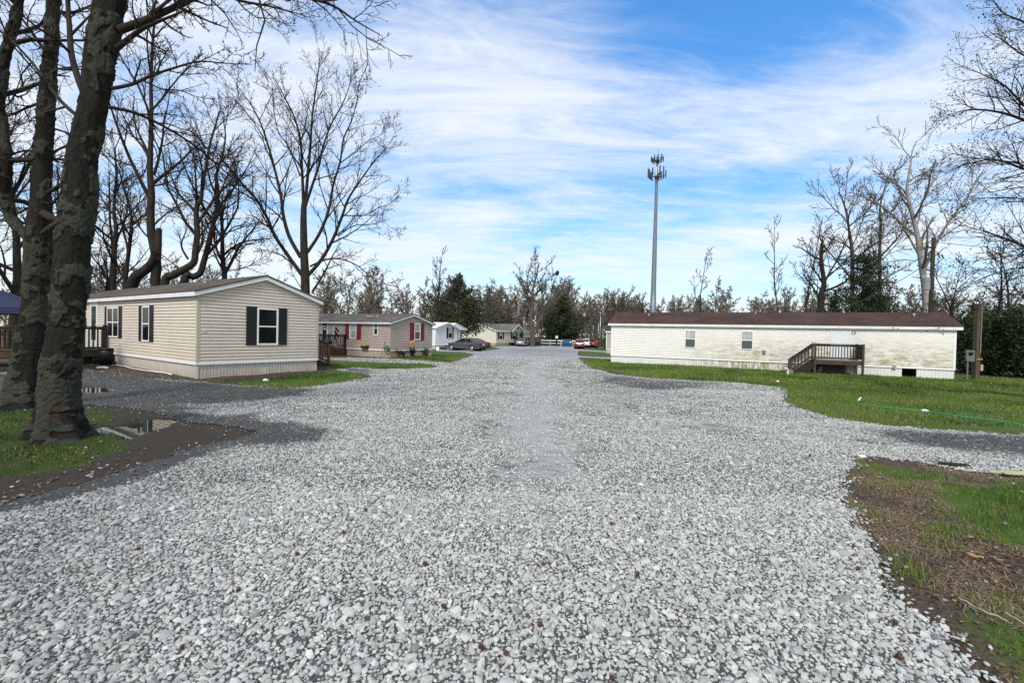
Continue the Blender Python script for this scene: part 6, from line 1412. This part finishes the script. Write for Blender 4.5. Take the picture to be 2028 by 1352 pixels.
# centre
def auto_tree(seed, px, Y, top_px, r, label, kids=(13, 7, 5, 3), lenk=(.42, .5, .5, .5), barkm=BK_DARK, twigm=BK_TWIG, buds=None, lean=(0, 0), tmin=.3, up=.06, rmin=None, wob=.16, ang=(.4, .95), group=None, name='bare_tree'):
    b = gpt(px, Y); h = D(px, top_px, Y)[2] - b[2]; T = Tree(seed, rmin=rmin or .00040 * Y, wob=wob, up=up, kids=kids, maxl=3, lenk=lenk, ang=ang); pts = [b - [0, 0, .2]]; q = b.copy(); d = nrm(np.array([lean[0], lean[1], 1.0]))
    for k in range(7): d = nrm(d + rvec(T.rd) * .07 + [0, 0, .05]); q = q + d * h / 7; pts.append(q)
    T.limb(np.array(pts), r, r * .12, 0, tmin=tmin); return finish_tree(T, name, b, label, barkm, twigm, (9, 6, 3), buds, group)
auto_tree(51, 857, 64, 507, .22, 'tall slim bare tree rising behind the right end of the tan home roof', kids=(11, 6, 4, 2), lenk=(.30, .45, .5, .5), tmin=.45, up=.12)
auto_tree(52, 874, 66, 545, .13, 'thin leaning bare tree between the tall slim tree and the dark cedar', kids=(9, 5, 4, 2), lenk=(.3, .45, .5, .5), lean=(.25, 0), up=.1)
px_tree(53, 88, [(1055, 683), (1054, 660), (1052, 630), (1054, 600), (1055, 575), (1061, 550), (1068, 520)], .62, .08, [([(1053, 635), (1046, 600), (1035, 570), (1030, 545), (1028, 530)], .26, .05, -1, 12), ([(1055, 660), (1066, 640), (1080, 615), (1100, 595), (1115, 580), (1130, 565)], .34, .06, 1, 12), ([(1054, 600), (1070, 570), (1085, 555), (1096, 542)], .2, .05, -1, 11), ([(1056, 590), (1044, 560), (1050, 530), (1055, 515)], .18, .05, 1, 10), ([(1055, 610), (1082, 590), (1095, 565), (1103, 545)], .16, .04, 1.5, 10)],
        'large spreading bare tree beside the cream house at the end of the road', BK_GREY, BK_GTWIG, (LF_BUD, 2, .09, .35), kids=(8, 7, 5, 3), lenk=(.42, .36, .5, .5))
auto_tree(54, 1389, 70, 492, .15, 'lone crooked bare sapling standing above the middle of the cream home roof', kids=(10, 5, 4, 2), lenk=(.26, .5, .5, .5), tmin=.35, up=.13, wob=.22)
mb = MB(); q = D(1103, 541, 88); mb.ball((0, 0, 0), .42, 9, 6, jit=.35); o = mb.build('squirrel_nest', BK_TWIG, None); o.location = q; props(o, 'dark round leaf nest high in the large bare tree at the end of the road', 'nest')
# right, behind the cream home
auto_tree(61, 1549, 52, 437, .13, 'slimmest bare tree, leftmost of the group behind the cream home deck', kids=(12, 5, 4, 2), lenk=(.2, .5, .5, .5), tmin=.35, up=.12, barkm=BK_GREY, twigm=BK_GTWIG)
auto_tree(62, 1588, 50, 430, .15, 'slim bare tree second from the left in the group behind the cream home', kids=(13, 6, 4, 2), lenk=(.27, .5, .5, .5), tmin=.3, up=.1, barkm=BK_GREY, twigm=BK_GTWIG)
px_tree(63, 44, [(1626, 612), (1627, 580), (1632, 560), (1628, 530), (1626, 500), (1629, 478)], .30, .12, [([(1629, 570), (1640, 545), (1655, 520), (1670, 490), (1685, 460), (1700, 440)], .14, .02, -.5, 11), ([(1627, 575), (1612, 560), (1600, 545), (1590, 520)], .10, .02, .6, 9), ([(1632, 555), (1660, 530), (1690, 500), (1715, 470), (1738, 455)], .10, .02, .8, 10), ([(1628, 500), (1645, 480), (1655, 455)], .06, .015, .3, 6), ([(1630, 590), (1655, 575), (1680, 572)], .06, .015, -1, 6)],
        'stout dark bare tree with a broken top behind the door of the cream home', buds=(LF_BUD, 1, .06, .2), kids=(8, 7, 5, 3))
px_tree(64, 43, [(1688, 612), (1688, 560), (1687, 500), (1682, 460), (1676, 420), (1668, 395), (1660, 380)], .20, .04, [([(1686, 490), (1700, 460), (1712, 420), (1718, 390)], .08, .015, .5, 9), ([(1676, 420), (1690, 395), (1690, 370)], .05, .012, .4, 7), ([(1688, 520), (1725, 490), (1745, 470)], .06, .012, .8, 8)],
        'bare tree with forked upper limbs directly behind the right cedar', BK_GREY, BK_GTWIG, (LF_BUD, 1, .06, .2))
px_tree(65, 41, [(1742, 612), (1742, 560), (1742, 500), (1744, 450), (1743, 410), (1750, 380), (1756, 355)], .18, .03, [([(1742, 520), (1765, 495), (1785, 470), (1790, 445)], .07, .012, .6, 8), ([(1744, 440), (1735, 410), (1730, 385)], .05, .012, .4, 8), ([(1744, 450), (1765, 420), (1775, 395)], .05, .012, -.4, 8), ([(1742, 560), (1770, 540), (1800, 530)], .05, .012, -.6, 7)],
        'bare tree with a straight trunk between the right cedar and the pale-barked tree', BK_GREY, BK_GTWIG, (LF_BUD, 1, .06, .2))
px_tree(66, 38, zS([(965, 1085), (958, 960), (940, 830), (925, 720), (910, 620), (885, 520), (862, 430), (850, 350), (860, 270), (872, 200), (880, 130), (905, 60)]), .27, .03,
        [(zS([(960, 830), (1000, 740), (1050, 640), (1105, 550), (1165, 470), (1215, 400), (1250, 340), (1300, 260), (1345, 180)]), .17, .025, -.6, 12), (zS([(862, 430), (820, 380), (770, 310), (715, 270), (660, 220), (620, 180)]), .10, .015, .6, 11), (zS([(925, 760), (870, 660), (825, 570), (820, 500), (780, 440)]), .12, .02, 1, 9), (zS([(900, 600), (925, 520), (935, 440), (980, 380), (1060, 330)]), .09, .015, .9, 9), (zS([(860, 330), (940, 290), (1020, 250), (1110, 200)]), .06, .012, -.5, 9), (zS([(850, 400), (900, 340), (950, 270), (1000, 240)]), .05, .012, .4, 8), (zS([(1165, 470), (1210, 430), (1240, 330), (1250, 220), (1260, 150)]), .06, .012, .5, 8), (zS([(900, 790), (800, 780), (700, 810), (640, 830)]), .05, .015, -.6, 6), (zS([(910, 640), (800, 600), (690, 610), (610, 590)]), .05, .012, -1, 8)],
        'tall pale-barked tree with white upper limbs beside the dark utility pole', BK_PALE, bark('buff_twig_bark', (.11, .09, .07), (.22, .19, .15)), (LF_RBUD, 1, .05, .15), kids=(8, 8, 5, 3), lenk=(.4, .38, .5, .5))
for i, (px, Y, top, r, lab) in enumerate([(1878, 42, 520, .12, 'thin bare tree just right of the utility pole'), (1905, 46, 500, .14, 'bare tree above the right end of the cream home roof'), (1962, 40, 480, .15, 'bare tree above the dark hedge, left of centre of the hedge'), (2005, 44, 470, .16, 'bare tree above the dark hedge at its right'), (2060, 36, 440, .17, 'bare tree beyond the right edge above the hedge')]):
    auto_tree(70 + i, px, Y, top, r, lab, kids=(12, 7, 5, 3), lenk=(.36, .5, .5, .5), tmin=.25)
# right foreground tree standing outside the frame: its limbs reach in
zR = Z3((1700, 0), 3.38)
px_tree(81, 13.0, [(2175, 790), (2170, 600), (2160, 420), (2150, 250), (2140, 60), (2130, -150), (2120, -400)], .36, .10,
        [([(2160, 330), (2090, 270), (2028, 238), (1978, 222), (1930, 217), (1907, 220), (1860, 232)], .075, .008, -.5, 15), ([(2155, 420), (2090, 360), (2028, 335), (1966, 316), (1900, 330), (1870, 345)], .07, .008, .5, 15), ([(2150, 120), (2080, 70), (2028, 44), (1984, 24), (1962, -10)], .06, .008, .2, 13), ([(2150, 300), (2080, 240), (2028, 208), (1990, 170), (1951, 150), (1905, 130)], .065, .008, .8, 15),
         ([(2160, 560), (2090, 510), (2028, 488), (1985, 470), (1943, 456), (1880, 440)], .065, .008, -.3, 15), ([(2160, 430), (2090, 370), (2028, 328), (1975, 318), (1930, 315), (1885, 340), (1850, 356)], .05, .007, 1.2, 14), ([(2165, 640), (2090, 600), (2028, 585), (1970, 586), (1920, 600)], .045, .007, .6, 12), ([(2160, 500), (2100, 430), (2028, 395), (1960, 392), (1890, 398)], .045, .007, 1.4, 14), ([(2150, 200), (2090, 130), (2028, 110), (1985, 80), (1955, 60)], .05, .007, -.8, 13),
         ([(2165, 610), (2100, 545), (2028, 530), (1960, 545), (1900, 575), (1860, 600)], .04, .007, -.8, 13), ([(2150, 20), (2090, -30), (2030, -60), (1990, -110)], .05, .008, .5, 10)],
        'near bare tree outside the right edge whose budding limbs reach into the view', buds=(LF_DBUD, 3, .03, .07), kids=(8, 11, 9, 3), maxl=3, rmin=.004, tk=0, lenk=(.4, .40, .5, .5), up=.03, ang=(.35, .9))

# cedars
def cedar(seed, px, Y, top_px, wpx, label, low=.06, n=15000, irr=.3, size=None, full=.75):
    rg = np.random.default_rng(seed); b = gpt(px, Y); h = D(px, top_px, Y)[2] - b[2]; wd = wpx / FPX * Y / 2; r = empty('cedar_tree', b, 0, label, 'tree')
    mb = MB(); mb.tube([(0, 0, -.3), (0, 0, h * .5), (0, 0, h * .95)], [h * .028, h * .018, .02], 8); mb.build('trunk', BK_DARK, r)
    P = []; nb = 95; pl_ = []
    for k in range(nb):
        t = low + (1 - low) * (k + rg.uniform(0, 1)) / nb; a = rg.uniform(0, 6.283); prof = (1 - t) ** full * (.55 + .45 * min(1, (t - low) / .15 + .3)); L = wd * prof * (1 + irr * rg.normal(0, .6)) * 1.1 + .12 * wd * (1 - t)
        L = max(.06 * wd, L); z0 = h * t; d = np.array([math.cos(a), math.sin(a), rg.uniform(.05, .5)]); e = np.array([0, 0, z0]) + d * L; pl_.append((np.array([(0, 0, z0), tuple(np.array([0, 0, z0]) * .5 + e * .5), tuple(e)]), np.array([.04, .03, .01])))
        m = int(n / nb * (.3 + L / wd)); u = rg.uniform(.2, 1, m) ** .6; c = np.array([0, 0, z0])[None] + d[None] * (L * u)[:, None]; sp = .06 * wd + .10 * L
        P.append(c + rg.normal(0, 1, (m, 3)) * np.array([sp, sp, sp * .8]) * .75)
    V, F = tubes_np(pl_, 4); link('branches', np_mesh('branches', V, F), BK_DARK, r)
    P = np.vstack(P); P = P[P[:, 2] > h * low * .5]; V, F, tn = leaf_cards(P, size or .0024 * Y, seed); link('foliage', np_mesh('foliage', V, F, False, {'tone': tn}), LF_CEDAR, r); return r
cedar(1, 908, 68, 545, 104, 'dark evergreen cedar standing between the white home and the cream house', .16, 9500, .8)
cedar(2, 1112, 103, 588, 74, 'dark conical cedar behind the rail fence and blue dumpster', .08, 9500, .55)
cedar(3, 1706, 40, 508, 128, 'broad dark cedar behind the right part of the cream home roof', .05, 21000, .5, None, .42)
cedar(4, 1652, 47, 578, 40, 'small low cedar left of the broad dark cedar behind the cream home', .05, 5000, .3)
cedar(5, 1925, 40, 600, 34, 'small dark cedar peeking above the right corner of the cream home', .05, 4000, .3)
# dark hedge of evergreen shrubs right of the cream home
def bush(seed, p, rx, ry, h, label, n, mat=LF_BUSH, size=.09, cat='shrub'):
    rg = np.random.default_rng(seed); r = empty('evergreen_shrub', p, 0, label, cat); C_ = []; pl_ = []
    for k in range(34):
        a = rg.uniform(0, 6.283); q = rg.uniform(0, 1) ** .5; z = h * rg.uniform(.08, .92); e = np.array([rx * q * math.cos(a) * (1 - .35 * z / h), ry * q * math.sin(a) * (1 - .35 * z / h), z]); C_.append(e); pl_.append((np.array([(e[0] * .2, e[1] * .2, 0), (e[0] * .6, e[1] * .6, z * .6), tuple(e)]), np.array([.04, .03, .01])))
    V, F = tubes_np(pl_, 4); link('stems', np_mesh('stems', V, F), BK_DARK, r)
    C_ = np.array(C_); P = C_[rg.integers(0, len(C_), n)] + rg.normal(0, 1, (n, 3)) * np.array([rx, ry, h]) * .115; P = P[P[:, 2] > .02]
    V, F, tn = leaf_cards(P, size, seed); link('foliage', np_mesh('foliage', V, F, False, {'tone': tn}), mat, r); return r
for i, (px, Y, wpx, toppx, lab) in enumerate([(1912, 30.5, 60, 628, 'dark evergreen shrub just behind the wooden power post'), (1968, 28.5, 110, 622, 'broad dark evergreen shrub right of the power post'), (2030, 27, 110, 618, 'tall dark evergreen shrub at the right edge of the view'), (2095, 25, 110, 610, 'dark evergreen shrub just beyond the right edge'), (2000, 33, 150, 610, 'dark evergreen shrub behind the others right of the power post')]):
    p = gpt(px, Y); p[2] = float(gz(p[0], p[1])); bush(100 + i, p, wpx / FPX * Y * .55, 1.6, D(px, toppx, Y)[2] - p[2], lab, 9000, LF_BUSH, .085)
# far wood: one mass behind everything
protos = []
for k in range(6):
    T = Tree(200 + k, rmin=.045, wob=.17, up=.07, kids=(13, 8, 6), maxl=3 if k < 6 else 2, lenk=(.42, .5, .5), ang=(.4, .95)); pts = [np.zeros(3)]; q = np.zeros(3); d = np.array([0, 0, 1.])
    for j in range(6): d = nrm(d + rvec(T.rd) * .08 + [0, 0, .04]); q = q + d * 2.0; pts.append(q)
    T.limb(np.array(pts), .19, .04, 0, tmin=.22); V0, F0 = T.mesh(0, 1, 5); V1, F1 = T.mesh(2, 9, 3); protos.append((np.vstack([V0, V1]), [F0, F1 + len(V0)], np.array(T.tips)))
VV, FF, off, LP, SZ = [], [], 0, [], []; rg = np.random.default_rng(77)
def wood_row(x0, x1, y0, y1, n, s0, s1):
    global off
    for _ in range(n):
        x, y = rg.uniform(x0, x1), rg.uniform(y0, y1); V, F, tips = protos[rg.integers(0, 6)]; a = rg.uniform(0, 6.283); s = rg.uniform(s0, s1); ca, sa = math.cos(a), math.sin(a); Rm = np.array([[ca, -sa, 0], [sa, ca, 0], [0, 0, 1]]) * s; Rm[2, 2] = s * rg.uniform(.85, 1.15)
        b = np.array([x, y, float(gbase(x, y)) - .2]); VV.append(V @ Rm.T + b)
        for f in F: FF.append(f + off)
        off += len(V)
        LP.append(tips[rg.integers(0, len(tips), 170)] @ Rm.T + b + rg.normal(0, .35, (170, 3)))
wood_row(-62, -20, 66, 100, 52, .62, .98); wood_row(-26, 14, 108, 140, 80, .8, 1.2); wood_row(10, 46, 112, 150, 80, .75, 1.12); wood_row(40, 100, 86, 135, 80, .7, 1.05); wood_row(-130, -50, 60, 120, 40, .8, 1.2); wood_row(70, 150, 60, 120, 36, .8, 1.2)
wd_o = link('far_woods', np_mesh('far_woods', np.vstack(VV), FF, False), bark('woodland_bark', (.09, .075, .06), (.19, .165, .135), 2)); props(wd_o, 'bare grey-brown woodland closing the view behind the homes', 'woods', kind='stuff')
P = np.vstack(LP); keep = rg.uniform(0, 1, len(P)) < .8; V, F, tn = leaf_cards(P[keep], .115, 9)
props(link('woodland_buds', np_mesh('woodland_buds', V, F, False, {'tone': tn}), leafmat('woodland_bud', (.15, .115, .075), (.27, .27, .11))), 'olive and rust spring buds in the far woodland crowns', 'leaves', kind='stuff')
# undergrowth along the foot of the woods
P = []
for (x0, x1, y0, y1, n, h) in [(-70, -16, 64, 72, 9000, 3.2), (-26, 16, 106, 112, 9000, 4.6), (10, 50, 104, 114, 9000, 4.6), (36, 100, 78, 90, 11000, 3.6), (-130, -45, 50, 62, 6000, 3.5), (60, 150, 52, 66, 6000, 3.5), (-28, 48, 140, 150, 8000, 8), (-110, -18, 92, 104, 9000, 6), (44, 130, 128, 138, 9000, 6)]:
    x = rg.uniform(x0, x1, n); y = rg.uniform(y0, y1, n); hh = h * (.45 + .9 * fbm(x * .18, y * .18, 7, 3)); P.append(np.stack([x, y, gbase(x, y) + hh * rg.uniform(0, 1, n) ** 1.2], -1))
P = np.vstack(P); V, F, tn = leaf_cards(P, .26, 12)
tn = np.clip(.55 * tn + .6 * np.repeat(fbm(P[:, 0] * .12, P[:, 1] * .12, 33, 3), 4) - .1, 0, 1)
t = NT('brushwood'); M_BR = t.fin(t.ramp(t.attr('tone'), [(0, (.04, .034, .026)), (.4, (.095, .08, .055)), (.65, (.12, .125, .045)), (1, (.19, .24, .06))]), .9, 0, .1)
props(link('undergrowth', np_mesh('undergrowth', V, F, False, {'tone': tn}), M_BR), 'brown and fresh green brush along the foot of the far woods', 'undergrowth', kind='stuff')

# ------------------------------------------------------------------ sky, sun, exposure
SUN_EL, SUN_AZ = R(46), R(-168)         # azimuth measured from +Y towards +X
sd = bpy.data.lights.new('sun', 'SUN'); so = bpy.data.objects.new('sun', sd); COL.objects.link(so)
sd.energy = 2.1; sd.angle = R(14); sd.color = (1.0, .965, .91)
v = Vector((math.sin(SUN_AZ) * math.cos(SUN_EL), math.cos(SUN_AZ) * math.cos(SUN_EL), math.sin(SUN_EL)))
so.rotation_euler = v.to_track_quat('Z', 'Y').to_euler(); so.location = (0, 0, 60)
w = bpy.data.worlds.new('World'); SC.world = w; w.use_nodes = True; nt = w.node_tree; nt.nodes.clear()
def wn(typ, **kw):
    n_ = nt.nodes.new(typ)
    for k, v_ in kw.items(): setattr(n_, k, v_)
    return n_
def wl(a, b): nt.links.new(a, b)
def wm(op, a, b=0.0, clamp=False):
    n_ = wn('ShaderNodeMath', operation=op, use_clamp=clamp)
    for i, v_ in enumerate((a, b)):
        if isinstance(v_, (int, float)): n_.inputs[i].default_value = v_
        else: wl(v_, n_.inputs[i])
    return n_.outputs[0]
out = wn('ShaderNodeOutputWorld'); bg = wn('ShaderNodeBackground'); wl(bg.outputs[0], out.inputs[0]); bg.inputs[1].default_value = 0.12
sky = wn('ShaderNodeTexSky', sky_type='NISHITA', sun_disc=False, sun_elevation=SUN_EL, sun_rotation=SUN_AZ, altitude=0, air_density=1.0, dust_density=.6, ozone_density=3.0)
hs = wn('ShaderNodeHueSaturation'); hs.inputs['Saturation'].default_value = 1.28; hs.inputs['Hue'].default_value = .499; hs.inputs['Value'].default_value = 1.55; wl(sky.outputs[0], hs.inputs['Color']); sky_hs = hs
tc_ = wn('ShaderNodeTexCoord'); sp = wn('ShaderNodeSeparateXYZ'); wl(tc_.outputs['Generated'], sp.inputs[0])
zc = wm('MAXIMUM', sp.outputs[2], 0.0); den = wm('ADD', zc, .12)
cb = wn('ShaderNodeCombineXYZ'); wl(wm('DIVIDE', sp.outputs[0], den), cb.inputs[0]); wl(wm('DIVIDE', sp.outputs[1], den), cb.inputs[1])
def cn(scale, det, rough, mp, dist=0.0):
    m_ = wn('ShaderNodeMapping'); wl(cb.outputs[0], m_.inputs[0]); m_.inputs['Scale'].default_value = mp[0]; m_.inputs['Rotation'].default_value = (0, 0, mp[1]); m_.inputs['Location'].default_value = mp[2]
    n_ = wn('ShaderNodeTexNoise'); wl(m_.outputs[0], n_.inputs['Vector']); n_.inputs['Scale'].default_value = scale; n_.inputs['Detail'].default_value = det; n_.inputs['Roughness'].default_value = rough; n_.inputs['Distortion'].default_value = dist; return n_.outputs[0]
c1 = cn(.75, 9, .60, ((.8, 1.4, 1), R(-30), (3.1, 1.2, 0)), .7); c2 = cn(2.4, 10, .70, ((.55, 1.6, 1), R(-26), (0, 0, 0)), 1.1)
def lobe(px, py, sharp):
    d = ray(px, py); d = d / np.linalg.norm(d); vd = wn('ShaderNodeVectorMath', operation='DOT_PRODUCT'); nv = wn('ShaderNodeVectorMath', operation='NORMALIZE'); wl(tc_.outputs['Generated'], nv.inputs[0]); wl(nv.outputs[0], vd.inputs[0]); vd.inputs[1].default_value = [float(c) for c in d]
    return wm('POWER', wm('MAXIMUM', vd.outputs['Value'], 0.0), sharp)
cov = wm('ADD', wm('ADD', wm('MULTIPLY', c1, 1.12), .035), wm('MULTIPLY', c2, .74))
for dv, s_, k in UNSEEN_CLOUD_DIRS:
    d_ = np.array(dv, float); d_ /= np.linalg.norm(d_); vd_ = wn('ShaderNodeVectorMath', operation='DOT_PRODUCT'); wl(tc_.outputs['Generated'], vd_.inputs[0]); vd_.inputs[1].default_value = [float(c) for c in d_]; cov = wm('ADD', cov, wm('MULTIPLY', wm('POWER', wm('MAXIMUM', vd_.outputs['Value'], 0.0), s_), k))
for px, py, s_, k in CLOUD_LOBES: cov = wm('ADD', cov, wm('MULTIPLY', lobe(px, py, s_), k))
hor = wm('POWER', wm('SUBTRACT', 1.0, wm('MINIMUM', wm('MULTIPLY', zc, 2.2), 1.0)), 2.0); cov = wm('ADD', cov, wm('MULTIPLY', hor, .07))
mr = wn('ShaderNodeMapRange', interpolation_type='SMOOTHSTEP'); wl(cov, mr.inputs['Value']); mr.inputs['From Min'].default_value = .68; mr.inputs['From Max'].default_value = 1.28
wl(wm('SUBTRACT', 1.5, wm('MULTIPLY', wm('POWER', wm('SUBTRACT', 1.0, wm('MINIMUM', wm('MULTIPLY', zc, 1.5), 1.0)), 1.6), .72)), sky_hs.inputs['Value'])
cc = wn('ShaderNodeMix', data_type='RGBA'); wl(hor, cc.inputs[0]); cc.inputs[6].default_value = (*CLOUD_TOP, 1); cc.inputs[7].default_value = (*CLOUD_LOW, 1)
mx = wn('ShaderNodeMix', data_type='RGBA'); wl(wm('MULTIPLY', mr.outputs[0], .93), mx.inputs[0]); wl(hs.outputs[0], mx.inputs[6]); wl(cc.outputs[2], mx.inputs[7]); wl(mx.outputs[2], bg.inputs[0])
SC.view_settings.view_transform = 'Standard'; SC.view_settings.look = 'None'; SC.view_settings.exposure = EXPO; SC.view_settings.gamma = 1.0
SC.render.engine = 'CYCLES'; SC.cycles.max_bounces = 6; SC.cycles.use_denoising = False
